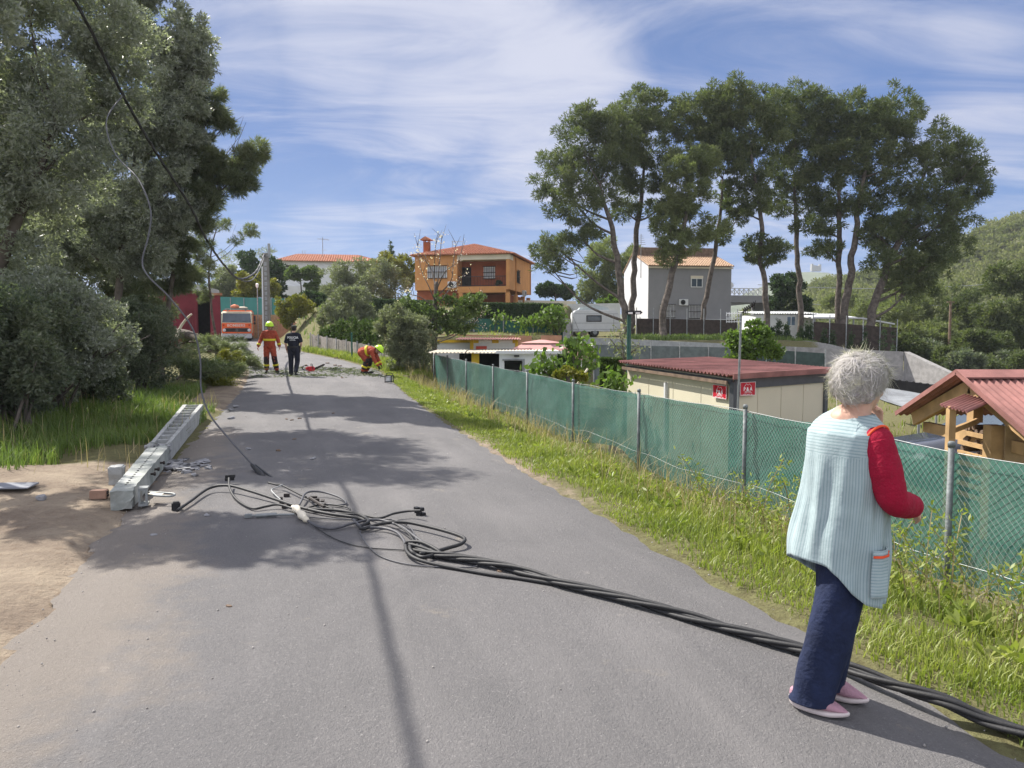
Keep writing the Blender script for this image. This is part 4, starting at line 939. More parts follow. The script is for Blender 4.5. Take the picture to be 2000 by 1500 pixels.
for i in range(7):
    z = zg + .45 + i * .15; box2(bm, (AX + .10, 10.5, z), (AX + .14, 11.3, z + .06))
obj('log_rack', bm, M['wood'], wt_, world=True)
bm = B(); box2(bm, (5.93, 10.36, zg), (6.02, 10.45, .64)); beam(bm, (6.0, 10.42, .30), (AX + .05, 10.75, .40), .05, .07); obj('post', bm, M['wood'], wt_, world=True)
bm = B()
for i in range(80):
    y = 10.52 + random.random() * .78; z = zg + .48 + random.random() * 1.0; cyl(bm, (AX + .16, y, z), (AX + .5, y + random.uniform(-.05, .05), z), random.uniform(.03, .05), seg=7)
obj('firewood', bm, M['wood_old'], wt_, world=True)
# --- black roof and grey netting shelter right of the woman's head
br = thing('lean_to', 'low black corrugated lean-to behind the woman and left of the timber shelter', 'lean-to', tuple(at(1725, 760, 24)), 0); br.location.z = -1.3
A, Bq = at(1715, 738, 24), at(1858, 756, 22.5)
bm = B(); corr(bm, A, Bq - A, (.25, 1.6, -.12), .2, .03); fixn(bm); obj('roof', bm, M['black_plastic'], br, world=True)
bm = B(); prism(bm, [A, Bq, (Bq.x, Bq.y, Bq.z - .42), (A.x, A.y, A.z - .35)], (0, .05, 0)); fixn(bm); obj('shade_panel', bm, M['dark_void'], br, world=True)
for q in (A, Bq):
    bm = B(); cyl(bm, (q.x, q.y + .1, -1.3), (q.x, q.y + .1, q.z), .05); obj('post', bm, M['steel_dull'], br, world=True)
gn = thing('shade_sail', 'sagging grey shade netting stretched below the black lean-to', 'shade netting', tuple(at(1740, 790, 19)), 0); gn.location.z = -1.25
C4 = [at(1690, 772, 20.5), at(1705, 752, 22.4), at(1830, 775, 21.5), at(1795, 803, 17.5)]
bm = B(); n = 12; gr = [[None] * (n + 1) for _ in range(n + 1)]
for i in range(n + 1):
    for j in range(n + 1):
        u, v = i / n, j / n; p = C4[0].lerp(C4[3], u).lerp(C4[1].lerp(C4[2], u), v); p.z -= .22 * math.sin(math.pi * u) * math.sin(math.pi * v) + .03 * noise.noise(p * 1.7); gr[i][j] = bm.verts.new(p)
for i in range(n):
    for j in range(n): bm.faces.new((gr[i][j], gr[i + 1][j], gr[i + 1][j + 1], gr[i][j + 1]))
obj('netting', bm, mat('grey_net', (.20, .21, .22), .9, .2, 3, .2), gn, smooth=True, world=True)
for q in C4:
    bm = B(); cyl(bm, (q.x, q.y, -1.3), (q.x, q.y, q.z + .02), .03); obj('post', bm, M['steel_dull'], gn, world=True)
# ------------------------------------------------------------------ fence along the road
t, L_ = None, None
FY0, FY1 = -1.2, 27.9
def fp(Y, z): return Vector((FX(Y), Y, z))
def ftop(Y): return float(np.interp(Y, [-2, 5.8, 8.4, 11, 13.8, 16.5, 19.5, 22.6, 25.5, 28], [.68, .72, .76, .75, .74, .79, .80, .84, .88, .93]))
def fbot(Y): return float(H(FX(Y), Y)) + .02
fn = thing('chain_link_fence', 'galvanised chain link fence with green shade cloth along the roadside verge', 'fence', (FX(14), 14, fbot(14)), 0)
M['post_steel'] = mat('post_steel', (.16, .175, .175), .6, .3, 9, .25, 40, metal=.2)
pY = [2.9, 5.81, 8.5, 11.15, 13.8, 16.55, 19.4, 22.5, 25.3, 27.9, .2]
nF = Vector((-.963, -.27, 0))
for Y in pY:
    bm = B(); lx = random.uniform(-.015, .015)
    a = fp(Y, fbot(Y) - .3) + nF * .035; b = fp(Y, ftop(Y) + .05) + nF * .035 + Vector((lx, lx, 0)); cyl(bm, a, b, .023, seg=12); lathe(bm, [(.027, 0), (.028, .03), (.018, .045)], (b.x, b.y, b.z - .02)); obj('post', bm, M['post_steel'], fn, smooth=True, world=True)
bm = B(); st = .055; Y = FY0
def wire(bm, a, b, r):
    d = (b - a); s, u = frame_dir(d); q = [a + s * r, a - s * r * .5 + u * r * .87, a - s * r * .5 - u * r * .87, b + s * r, b - s * r * .5 + u * r * .87, b - s * r * .5 - u * r * .87]
    v = [bm.verts.new(p) for p in q]
    for i in range(3): bm.faces.new((v[i], v[(i + 1) % 3], v[3 + (i + 1) % 3], v[3 + i]))
while Y < FY1:
    for sg in (1, -1):
        h = ftop(Y) - fbot(Y); Y2 = Y + sg * h * .93
        if FY0 < Y2 < FY1: wire(bm, fp(Y, fbot(Y)) + nF * (.008 + .004 * sg), fp(Y2, ftop(Y2)) + nF * (.008 + .004 * sg), .0020)
    Y += st
M['wire'] = mat('wire', (.26, .30, .29), .5, .15, 8, metal=.2)
obj('chain_link', bm, M['wire'], fn, world=True)
bm = B()
for fz, r in ((1.0, .003), (.30, .0022)):
    P = [fp(y, fbot(y) + (ftop(y) - fbot(y)) * fz + .01 * math.sin(y * 3)) + nF * .016 for y in np.arange(FY0, FY1, .35)]; tube(bm, P, r, 4)
obj('tension_wire', bm, M['steel'], fn, world=True)
m, t, o = nm('shade_cloth')
geo = N('ShaderNodeNewGeometry', t); wv = N('ShaderNodeTexNoise', t, i_Scale=1.1, i_Detail=4.0); t.links.new(geo.outputs['Position'], wv.inputs['Vector'])
tcn = N('ShaderNodeTexCoord', t)
c = mixc(t, sstep(t, wv.outputs[0], .3, .7), (.075, .205, .158), (.115, .265, .215))
n2_ = N('ShaderNodeTexNoise', t, i_Scale=5.0, i_Detail=6.0, i_Roughness=.7); t.links.new(geo.outputs['Position'], n2_.inputs['Vector'])
c = mixc(t, mth(t, 'MULTIPLY', sstep(t, n2_.outputs[0], .56, .72), .35), c, (.25, .34, .28))
d_ = N('ShaderNodeBsdfDiffuse', t); t.links.new(c, d_.inputs[0]); tr = N('ShaderNodeBsdfTranslucent', t); t.links.new(c, tr.inputs[0]); tp = N('ShaderNodeBsdfTransparent', t)
m1 = N('ShaderNodeMixShader', t); m1.inputs[0].default_value = .35; t.links.new(d_.outputs[0], m1.inputs[1]); t.links.new(tr.outputs[0], m1.inputs[2])
m2 = N('ShaderNodeMixShader', t); m2.inputs[0].default_value = .12; t.links.new(m1.outputs[0], m2.inputs[1]); t.links.new(tp.outputs[0], m2.inputs[2]); t.links.new(m2.outputs[0], o.inputs[0]); M['shade_cloth'] = m
yy = np.arange(FY0, FY1, .07); nv = 16; V = []; 
for y in yy:
    tz, bz = ftop(y), fbot(y)
    sag = .05 * max(0, noise.noise((y * .55, 3.3, 0))) + .02 * noise.noise((y * 2.6, 1, 0))
    low = .10 + .22 * max(0, noise.noise((y * .45, 9.1, 0)))
    for k in range(nv):
        v = k / (nv - 1); z = (bz + low) * (1 - v) + (tz - .01 - sag) * v
        off = -.022 - .035 * abs(noise.noise((y * .9, z * 1.3, 2))) - .03 * noise.noise((y * 1.6 + z * 3.0, z * .8, 5)) - .012 * noise.noise((y * 6 + z * 4, z * 5, 1)) - .05 * (1 - v) ** 3 * (1 + noise.noise((y * 1.5, 0, 7)))
        p = fp(y, z) + nF * off; V.append(p)
n_ = len(yy); ii = np.arange(n_ * nv).reshape(n_, nv)
me = npmesh('shade_cloth', V, np.stack([ii[:-1, :-1].ravel(), ii[1:, :-1].ravel(), ii[1:, 1:].ravel(), ii[:-1, 1:].ravel()], 1)); link('shade_cloth', me, M['shade_cloth'], fn, True, world=True)
# grey weathered reed fence by the bend
A, Bq = at(608, 653, 45), at(775, 684, 33)
rf_ = thing('reed_fence', 'low weathered grey screen fence along the roadside behind the bending firefighter', 'fence', (A.x, A.y, .6), 0)
bm = B(); prev = None; n = 90
for i in range(n + 1):
    f = i / n; p = A.lerp(Bq, f); zt = p.z + .06 * noise.noise((f * 25, 0, 0)); off = Vector((.02 * math.sin(f * 300), 0, 0)); zb_ = GZ(p.x, p.y) - .2
    q = [bm.verts.new(Vector((p.x, p.y, zb_)) + off), bm.verts.new(Vector((p.x, p.y, zt)) + off)]
    if prev: bm.faces.new((prev[0], q[0], q[1], prev[1]))
    prev = q
obj('screen', bm, M['reed_grey'], rf_, world=True)
for i in range(9):
    p = A.lerp(Bq, i / 8); bm = B(); cyl(bm, (p.x - .05, p.y - .05, GZ(p.x, p.y) - .3), (p.x - .05, p.y - .05, p.z + .1), .035, seg=7); obj('post', bm, M['steel_dull'] if i % 2 else M['concrete'], rf_, world=True)
gp = at(687, 665, 36); t = thing('post', 'tall slim dark green post standing in the roadside grass', 'post', (gp.x, gp.y, GZ(gp.x, gp.y)))
bm = B(); cyl(bm, (0, 0, -.2), (0, 0, at(687, 652, 36).z - GZ(gp.x, gp.y)), .04); lathe(bm, [(.05, 0), (.05, .05), (.01, .06)], (0, 0, at(687, 652, 36).z - GZ(gp.x, gp.y))); obj('shaft', bm, M['net_green'], t)
# ------------------------------------------------------------------ poles and wires
cpz = GZ(-15.9, 50); cp_ = thing('utility_pole', 'tall concrete utility pole still standing behind the firefighter', 'pole', (px_x(523, 50), 50, cpz))
zt = at(523, 494, 50).z - cpz
bm = B(); prism(bm, [(-.22, -.15, -.5), (.22, -.15, -.5), (.15, -.10, zt), (-.15, -.10, zt)], (0, .30, 0)); fixn(bm)
shf = obj('shaft', bm, mat('pole_concrete', (.20, .19, .175), .9, .15, 3, .2), cp_)
bm = B()
for i in range(16):
    z = .6 + i * (zt - 1) / 16; bx(bm, (0, -.1 - .05 * (1 - z / zt) - .0, z), (.16, .012, (zt - 1) / 16 * .72))
obj('recess', bm, M['steel_dull'], shf)
bm = B(); bx(bm, (.22, 0, zt + .15), (.14, .14, .9)); bx(bm, (0, -.12, zt - .2), (.5, .06, .06)); obj('bracket', bm, M['steel_dull'], cp_)
bm = B(); cyl(bm, (-.2, -.24, -.4), (-.17, -.22, zt - .9), .04); obj('cable_duct', bm, M['white_metal'], cp_)
lq = at(503, 590, 64); t = thing('street_lamp', 'small white street lamp left of the concrete pole, before the yellow green tree', 'street lamp', (lq.x, lq.y, GZ(lq.x, lq.y)))
zt_ = at(503, 562, 64).z - GZ(lq.x, lq.y); bm = B(); cyl(bm, (0, 0, -.2), (0, 0, zt_), .04); obj('pole', bm, M['steel_dull'], t)
bm = B(); lathe(bm, [(.06, 0), (.09, .03), (.13, .28), (.14, .30), (.03, .38)], (0, 0, zt_)); obj('lantern', bm, M['sign_white'], t)
hang = [(-4.6, 2.0, 7.0), (-5.1, 5.5, 6.95), (-5.55, 8.2, 6.65)]
hp = [(145, 0, 11), (240, 185, 13), (300, 290, 15.2), (370, 400, 18.5), (405, 470, 22), (440, 520, 28), (470, 545, 36), (500, 530, 45), (516, 497, 49.8)]
P = smooth_path([Vector(h) for h in hang] + [at(x, y, Y) for x, y, Y in hp], 10)
bm = B(); rr = [float(np.interp(p.y, [2, 11, 20, 50], [.018, .020, .026, .05])) for p in P]; tube(bm, P, rr, 8)
for ph in (0, 2.1, 4.2):
    Q = []
    for i, p in enumerate(P):
        d = (P[min(i + 1, len(P) - 1)] - P[max(0, i - 1)]).normalized(); s, u = frame_dir(d); a = i * .9 + ph; Q.append(p + (s * math.cos(a) + u * math.sin(a)) * rr[i] * .8)
    tube(bm, Q, [r * .55 for r in rr], 6)
hc = tag(obj('hanging_cable', bm, M['rubber'], smooth=True), 'sagging twisted overhead cable hanging from the upper left to the concrete pole', 'cable')
P = smooth_path([at(x, y, Y) for x, y, Y in [(470, 547, 40), (490, 540, 44), (505, 520, 48), (517, 496, 49.7)]], 6); bm = B(); tube(bm, [p + Vector((0, .1, -.25 * math.sin(i / len(P) * math.pi))) for i, p in enumerate(P)], .03, 6)
tag(obj('hanging_cable', bm, M['cable_grey'], smooth=True), 'thin pale cable looping down from the top of the standing concrete pole', 'cable')
lp_ = [(240, 186, 13), (208, 235, 12.3), (225, 300, 11.6), (270, 350, 11.0), (294, 410, 10.6), (290, 460, 10.4), (278, 510, 10.2), (290, 540, 10.0), (330, 580, 9.9), (375, 640, 9.8), (391, 700, 9.7), (393, 760, 9.6), (410, 810, 9.4), (450, 860, 9.1), (500, 915, 8.8), (520, 935, 8.55), (545, 948, 8.0)]
P = smooth_path([at(*q) for q in lp_], 8); bm = B(); tube(bm, P, .011, 7)
d = at(512, 925, 8.65); cable2 = obj('fallen_cable', bm, M['cable_grey'], smooth=True); tag(cable2, 'thin loose cable curving down across the dark tree to the tangle on the road', 'cable')
bm = B(); tube(bm, [at(492, 908, 8.85), at(508, 925, 8.6), at(527, 943, 8.35)], [.02, .035, .012], 8); tube(bm, [at(494, 912, 8.85) + Vector((.03, 0, .02)), at(524, 938, 8.4) + Vector((.05, 0, .02))], [.012, .014], 6); obj('tension_clamp', bm, M['black_plastic'], cable2)
# far wires and wooden pole at right
pq = at(1853, 700, 75); t = thing('utility_pole', 'slim grey wooden utility pole before the trees at far right', 'pole', (pq.x, pq.y, GZ(pq.x, pq.y)))
zt_ = at(1853, 588, 75).z - t.location.z; bm = B(); tube(bm, [(0, 0, -.3), (0, 0, zt_)], [.16, .11], 10); obj('shaft', bm, M['wood_old'], t)
bm = B(); bx(bm, (0, 0, zt_ - .1), (.7, .1, .1)); obj('crossarm', bm, M['wood_old'], t)
for (y0, y1, lab) in ((556, 546, 'upper faint power line crossing in front of the wooded hill'), (588, 584, 'lower faint power line crossing in front of the wooded hill')):
    a, b = at(1480, y0, 120), at(2080, y1 - 3, 105); P = [a.lerp(b, i / 12) + Vector((0, 0, -1.0 * math.sin(math.pi * i / 12))) for i in range(13)]; bm = B(); tube(bm, P, .05, 5); tag(obj('power_line', bm, M['steel']), lab, 'power line', 'power lines by the hill')
# ------------------------------------------------------------------ fallen concrete pole
a0 = G(238, 997); a1 = G(388, 806); zt0, zt1 = .23, .36
d = (a1 - a0); d.z = 0; Lp = 8.1; d.normalize(); s = Vector((d.y, -d.x, 0))
fpole = thing('utility_pole', 'broken concrete utility pole lying snapped along the left road edge', 'pole', (a0.x, a0.y, 0), math.atan2(d.y, d.x))
fpole.location.z = .012
# local: x along the pole, y to the left, z up
def wid(x): return .090 + .09 * x / Lp
def hgt(x): return .175 + .075 * x / Lp
bk = 2.75
def rough(bm, amt, cond):
    for v in bm.verts:
        if cond(v.co): v.co += Vector((noise.noise(v.co * 9), noise.noise(v.co * 11 + Vector((3, 1, 2))), noise.noise(v.co * 10 + Vector((1, 7, 4))))) * amt
def seg_prism(bm, x0, x1, y0f, y1f, z0, z1f, n=12):
    prev = None
    for i in range(n + 1):
        x = x0 + (x1 - x0) * i / n; w_, h = wid(x), hgt(x)
        q = [bm.verts.new(Vector((x, y0f(w_), z0(h)))), bm.verts.new(Vector((x, y1f(w_), z0(h)))), bm.verts.new(Vector((x, y1f(w_), z1f(h)))), bm.verts.new(Vector((x, y0f(w_), z1f(h))))]
        if prev:
            for k in range(4): bm.faces.new((prev[k], prev[(k + 1) % 4], q[(k + 1) % 4], q[k]))
        else: bm.faces.new(list(reversed(q)))
        prev = q
    bm.faces.new(prev)
bm = B(); seg_prism(bm, 0, bk, lambda w: -w, lambda w: w, lambda h: 0, lambda h: h, 26)
bmesh.ops.subdivide_edges(bm, edges=bm.edges[:], cuts=2, use_grid_fill=True); rough(bm, .03, lambda c: c.x < .05 or c.x > bk - .1); rough(bm, .006, lambda c: True); fixn(bm)
for i in range(22):
    for v in bx(bm, (.25 + i * .11, .0, hgt(.25 + i * .11) - .003), (.035, .018, .012)):
        for f_ in v.link_faces: f_.material_index = 1
lower = obj('pole_end', bm, [mat('mossy_concrete', (.27, .29, .265), .9, .2, 4, .35, 50, c2=(.38, .39, .365)), M['dark_void']], fpole)
bm = B(); g0 = bk + .02
seg_prism(bm, g0, Lp, lambda w: -w, lambda w: -w * .62, lambda h: 0, lambda h: h + .02); seg_prism(bm, g0, Lp, lambda w: w * .62, lambda w: w, lambda h: 0, lambda h: h + .02)
nR_ = 12; xs_ = np.linspace(g0 + .12, Lp, nR_ + 1)
seg_prism(bm, g0, Lp - .01, lambda w: -w * .618, lambda w: w * .618, lambda h: .01, lambda h: h * .34)
for x in xs_: seg_prism(bm, x - .055, x + .0, lambda w: -w * .619, lambda w: w * .619, lambda h: h * .345, lambda h: h + .012, 1)
bmesh.ops.subdivide_edges(bm, edges=[e for e in bm.edges if e.calc_length() > .12], cuts=2)
rough(bm, .06, lambda c: c.x < g0 + .12); rough(bm, .006, lambda c: True); fixn(bm)
up_ = obj('ladder_section', bm, M['concrete'], fpole)
bm = B()
for i in range(26):
    c = Vector((bk + random.uniform(-.09, .14), random.uniform(-.15, .15), hgt(bk) + random.uniform(-.05, .015))); q = ball(bm, c, (random.uniform(.012, .04), random.uniform(.01, .03), random.uniform(.008, .025)), 1, Matrix.Rotation(random.random() * 3, 3, 'Z'))
obj('broken_concrete', bm, M['rubble'], fpole)
bm = B()
for k in range(4): tube(bm, smooth_path([(bk - .1, -.08 + .05 * k, hgt(bk) - .02), (bk + .02, -.07 + .05 * k, hgt(bk) + random.uniform(0, .02)), (bk + .15, -.08 + .05 * k, hgt(bk) - .02)], 4), .006, 5)
obj('rebar', bm, M['steel_dull'], fpole)
# end fitting and steel loop
bm = B(); box2(bm, (.02, -.215, .01), (.14, -.135, .035)); box2(bm, (.02, -.215, .155), (.14, -.135, .18)); box2(bm, (.02, -.155, .035), (.14, -.135, .155)); box2(bm, (.02, -.215, .035), (.045, -.195, .155)); obj('end_bracket', bm, M['steel'], fpole)
bm = B(); lpz = .06; R_ = [(.10, -.18), (.02, -.37), (.03, -.42), (.09, -.44), (.15, -.40), (.24, -.20)]
P = smooth_path([(x, y, lpz + .05 * (1 + y)) for x, y in R_], 6); tube(bm, P, .010, 7); obj('steel_loop', bm, M['steel'], fpole, smooth=True)
bm = B(); prism(bm, [(.12, -.20, .095), (.06, -.32, .090), (.14, -.34, .090), (.22, -.22, .095)], (0, 0, .006)); obj('loop_plate', bm, M['ivory'], fpole)
bm = B()
for x in (1.15, 1.45, 1.9): cyl(bm, (x, -wid(x) - .05, .12), (x, -wid(x) + .03, .12), .012); lathe(bm, [(.022, 0), (.022, .02)], M=Matrix.Translation((x, -wid(x) - .03, .12)) @ Matrix.Rotation(math.pi / 2, 4, 'X'), seg=6)
obj('bolt', bm, M['iron'], fpole)
# rubble
def shard(s):
    bm = B(); bx(bm, (0, 0, s * .12), (s, s * random.uniform(.4, .8), s * random.uniform(.12, .3)))
    for v in bm.verts: v.co += Vector((random.uniform(-1, 1), random.uniform(-1, 1), random.uniform(-.3, .3))) * s * .16
    fixn(bm); me = bpy.data.meshes.new('concrete_shard'); bm.to_mesh(me); bm.free(); me.materials.append(M['rubble']); return me
pool = [shard(.13) for _ in range(6)]
for i in range(60):
    x, y = random.gauss(355, 26), random.gauss(915, 7)
    if x < 322: x = 322 + random.random() * 30
    if i < 12: x, y = random.uniform(330, 405), random.uniform(898, 928)
    p = G(x, y); sc = random.choice([.35, .5, .5, .7, .9, 1.15])
    o = bpy.data.objects.new('concrete_shard', random.choice(pool)); COL.objects.link(o); o.location = (p.x, p.y, GZ(p.x, p.y) + .002); o.scale = (sc,) * 3; o.rotation_euler = (random.uniform(-.2, .2), random.uniform(-.2, .2), random.random() * 6)
    tag(o, 'grey shard of broken concrete lying beside the snapped pole', 'rubble', 'concrete shards beside the snapped pole')
pool2 = []
for k in range(4):
    bm = B(); ball(bm, (0, 0, .02), (.05, .04, .03), 2)
    for v in bm.verts: v.co += v.co.normalized() * noise.noise(v.co * 30 + Vector((k, 0, 0))) * .02
    me = bpy.data.meshes.new('stone'); bm.to_mesh(me); bm.free(); me.materials.append(M['rubble'] if k < 2 else M['wood_old']); pool2.append(me)
for (x, y, s, k) in [(612, 903, .9, 0), (585, 822, .8, 2), (560, 823, .7, 2), (570, 825, .8, 2), (651, 812, .8, 2), (575, 863, .6, 2), (544, 886, .9, 2), (485, 882, 1, 0), (975, 1127, .45, 2), (447, 1195, .4, 2), (668, 748, 1.3, 2), (640, 727, 1.6, 2), (655, 730, 1.6, 2), (664, 731, 1.6, 2), (655, 719, 1.4, 2), (660, 718, 1.4, 2), (697, 722, 1.3, 2), (712, 730, 1.3, 2), (590, 733, 1.7, 2), (598, 730, 1.4, 2), (404, 1013, .6, 0), (300, 1050, .5, 0), (460, 797, 1.3, 0), (452, 820, 1.5, 0), (450, 803, 1.1, 1)]:
    p = G(x, y); o = bpy.data.objects.new('stone' if k < 2 else 'wood_chip', pool2[k]); COL.objects.link(o); o.location = (p.x, p.y, GZ(p.x, p.y) - .004); o.scale = (s * 1.2, s * .8, s * .7); o.rotation_euler = (0, 0, random.random() * 6)
    if k < 2: tag(o, 'small pale stone or concrete crumb lying loose on the road', 'stone', 'stones loose on the road')
    else: tag(o, 'small dark chip of wood lying loose on the road', 'wood chip', 'wood chips loose on the road')
# block, brick, board left of the pole
p = G(228, 962); t = thing('concrete_block', 'square concrete block standing behind the near end of the fallen pole', 'block', (p.x - .20, p.y + .40, .0), .3)
bm = B(); bx(bm, (0, 0, .10), (.15, .15, .22), 0, .012); bmesh.ops.subdivide_edges(bm, edges=bm.edges[:], cuts=2, use_grid_fill=True); rough(bm, .02, lambda c: True); obj('block', bm, M['concrete'], t)
p = G(198, 978); t = thing('brick', 'hollow pale brick lying on the dirt at the near end of the fallen pole', 'brick', (p.x - .02, p.y, .02), .25)
bm = B(); bx(bm, (0, 0, .045), (.15, .10, .085), 0, .006); br_ = obj('body', bm, mat('brick_dusty', (.30, .19, .14), .9, .2, 6, .2), t)
bm = B()
for q in (-.05, .0, .05):
    bx(bm, (0.0755, q * .6, .06), (.004, .02, .03))
    bx(bm, (.0755, q * .6, .028), (.004, .02, .02))
obj('brick_hole', bm, M['dark_void'], br_)
p = G(22, 966); bm = B(); bx(bm, (0, 0, .012), (.42, .26, .015), .15, .004)
for v in bm.verts: v.co.z += .02 * noise.noise(v.co * 5)
bd = obj('board', bm, mat('grey_board', (.20, .21, .235), .8, .12, 3, .1)); bd.location = (p.x, p.y, .02 + float(H(p.x, p.y))); tag(bd, 'flat grey board lying on the bare dirt at the left edge', 'board')
p = G(82, 983); o = bpy.data.objects.new('stone', pool2[0]); COL.objects.link(o); o.location = (p.x, p.y, GZ(p.x, p.y)); o.scale = (1, 1, 1.1); tag(o, 'small grey stone on the bare dirt right of the grey board', 'stone')
# ------------------------------------------------------------------ tangle of cables on the road
def gpath(pts, n=8):
    """pts: (x, y, height above road)"""
    out = []
    for q in pts:
        h = q[2] if len(q) > 2 else .015; p = G(q[0], q[1], h + .04); p.z = GZ(p.x, p.y) + h; out.append(p)
    return smooth_path(out, n)
def cable(label, pts, r, m, name='fallen_cable', end=None):
    bm = B(); P = gpath(pts); tube(bm, P, r, 8); o = obj(name, bm, M[m], smooth=True); tag(o, label, 'cable', 'cables tangled on the road'); return o
c1 = cable('black cable arching off the road to a square black plug near the pole end', [(346, 993, .03), (372, 975, .04), (408, 951, .05), (445, 946, .07), (490, 958, .06), (540, 975, .04), (585, 990, .03), (640, 1003, .025), (700, 1012, .02), (720, 1022, .02)], .014, 'rubber')
bm = B(); q = G(344, 994, .03); bx(bm, (q.x, q.y, .055), (.075, .075, .085), .4, .012); obj('plug', bm, M['black_plastic'], c1)
c2 = cable('black cable rising to an upright clamp on the left of the tangle', [(447, 932, .10), (448, 948, .07), (455, 965, .03), (470, 980, .02), (495, 992, .02), (520, 988, .03), (545, 985, .04), (580, 996, .03)], .011, 'rubber')
bm = B(); q = G(449, 932, .10)
for k in range(5): bx(bm, (q.x + random.uniform(-.03, .03), q.y, .10 + random.uniform(-.03, .03)), (.05, .03, .03), random.random() * 3)
obj('clamp', bm, M['black_plastic'], c2)
cable('black cable from the hanging line to the wire knot with angled clamp', [(524, 942, .06), (540, 946, .05), (552, 948, .05), (585, 965, .04), (602, 973, .03), (625, 985, .04), (650, 994, .03)], .010, 'rubber')
cable('bent steel stay wire forming a sharp corner at the top of the tangle', [(552, 946, .06), (540, 951, .05), (530, 956, .04), (538, 966, .03), (548, 975, .03)], .006, 'steel_dull')
cable('open oval loop of cable at the top right of the tangle', [(584, 987, .03), (590, 975, .05), (595, 965, .06), (607, 960, .06), (630, 961, .05), (660, 970, .03), (676, 981, .02), (668, 986, .02), (640, 985, .02), (610, 980, .03)], .010, 'cable_grey')
cable('flat double cable loop lying under the oval loop', [(600, 992, .02), (630, 985, .02), (665, 988, .02), (683, 994, .02), (675, 1000, .02), (640, 996, .02), (605, 993, .02)], .008, 'rubber')
c7 = cable('pale insulated cable emerging from the taped joint and bending towards the right loop', [(595, 1011, .03), (610, 1023, .02), (630, 1031, .02), (655, 1032, .02), (690, 1022, .03), (720, 1016, .04), (750, 1017, .04), (785, 1030, .04), (810, 1048, .03), (838, 1068, .02)], .011, 'cable_grey')
cable('long black cable making the wide right hand loop', [(600, 994, .03), (660, 997, .03), (700, 1005, .03), (720, 1018, .05), (704, 1028, .04), (710, 1033, .03), (745, 1023, .04), (790, 1020, .05), (830, 1027, .05), (870, 1037, .05), (898, 1046, .05), (908, 1053, .05), (900, 1062, .04), (875, 1070, .03), (850, 1077, .03), (820, 1082, .03)], .014, 'rubber')
c9 = cable('black cable with a fork clamp on its right hand end', [(655, 1004, .02), (700, 1005, .03), (740, 1012, .04), (770, 1003, .05), (800, 998, .06), (822, 997, .08)], .010, 'rubber')
bm = B(); q = G(822, 1004, .05)
for k in range(6): bx(bm, (q.x + random.uniform(-.04, .04), q.y + random.uniform(-.02, .02), .05 + random.uniform(-.02, .05)), (.045, .035, .03), random.random() * 3)
cyl(bm, (q.x - .02, q.y - .05, .01), (q.x, q.y, .07), .012); obj('clamp', bm, M['black_plastic'], c9)
cable('thin dark wire sweeping below the tangle from the taped joint', [(598, 1015, .02), (640, 1045, .01), (680, 1062, .008), (720, 1070, .008), (760, 1073, .008), (800, 1075, .01)], .0045, 'rubber')
cable('long thin bent wire sagging furthest towards the camera', [(722, 1018, .03), (705, 1035, .02), (705, 1045, .02), (718, 1065, .01), (740, 1085, .008), (780, 1099, .008), (830, 1106, .008), (900, 1108, .008), (925, 1107, .01), (935, 1102, .012)], .005, 'cable_grey')
cable('brown weathered cable bowing over the middle of the tangle', [(690, 1015, .02), (700, 1025, .03), (712, 1030, .03), (750, 1032, .03), (775, 1040, .03), (788, 1055, .02), (792, 1065, .02), (797, 1062, .03)], .011, 'cable_grey')
cable('straight thin rope running from the joint to the right knot', [(605, 1010, .015), (660, 1014, .01), (720, 1015, .01), (770, 1016, .015), (800, 1030, .03), (812, 1050, .03), (816, 1070, .02)], .006, 'cable_grey')
cable('pair of thin wires dropping steeply into the right knot', [(770, 1022, .05), (795, 1040, .05), (810, 1060, .04), (820, 1078, .02), (830, 1088, .02)], .006, 'rubber')
for k, (pts, lab) in enumerate([([(792, 1062, .03), (800, 1058, .05), (825, 1060, .06), (850, 1072, .05), (862, 1082, .03)], 'upper coil of cable at the knot where the twisted bundle begins'), ([(792, 1064, .02), (795, 1078, .03), (810, 1090, .03), (840, 1100, .02), (900, 1112, .012), (960, 1122, .012), (1010, 1128, .012), (1080, 1138, .015)], 'loose dark cable running alongside the start of the twisted bundle'), ([(800, 1062, .03), (802, 1075, .05), (815, 1085, .03), (830, 1088, .03), (860, 1080, .03)], 'lower coil of cable at the knot where the twisted bundle begins')]):
    cable(lab, pts, .013, 'rubber')
# taped joint and insulator rod
P = gpath([(577, 992, .035), (597, 1014, .035)], 8); bm = B(); n = len(P)
tube(bm, P, [.028 + .010 * math.sin(i / (n - 1) * 12.5) for i in range(n)], 12); tube(bm, gpath([(572, 990, .03), (600, 1016, .03)], 2), .020, 8)
tag(obj('cable_joint', bm, M['ivory'], smooth=True), 'pale ribbed cable joint in the middle of the tangle', 'cable joint')
P = gpath([(485, 1006, .02), (575, 1004, .03)], 6); bm = B(); tube(bm, P, .009, 8); tube(bm, gpath([(500, 1006, .02), (540, 1004, .025)], 3), .017, 10); bx(bm, P[0], (.06, .03, .03), .3)
tag(obj('turnbuckle', bm, M['steel'], smooth=False), 'grey steel turnbuckle rod lying left of the pale cable joint', 'fitting')
bm = B()
for (x, y) in ((548, 977), (552, 985), (556, 992), (565, 990), (612, 975), (618, 980), (560, 970), (635, 988), (630, 983)):
    q = G(x, y, .04); bx(bm, (q.x, q.y, .055), (random.uniform(.03, .08), .03, .03), random.random() * 3); 
tube(bm, gpath([(605, 972, .05), (630, 988, .05), (634, 990, .04)], 4), .014, 7)
tag(obj('cable_clamp', bm, M['iron']), 'cluster of dark metal clamps at the heart of the cable tangle', 'clamp')
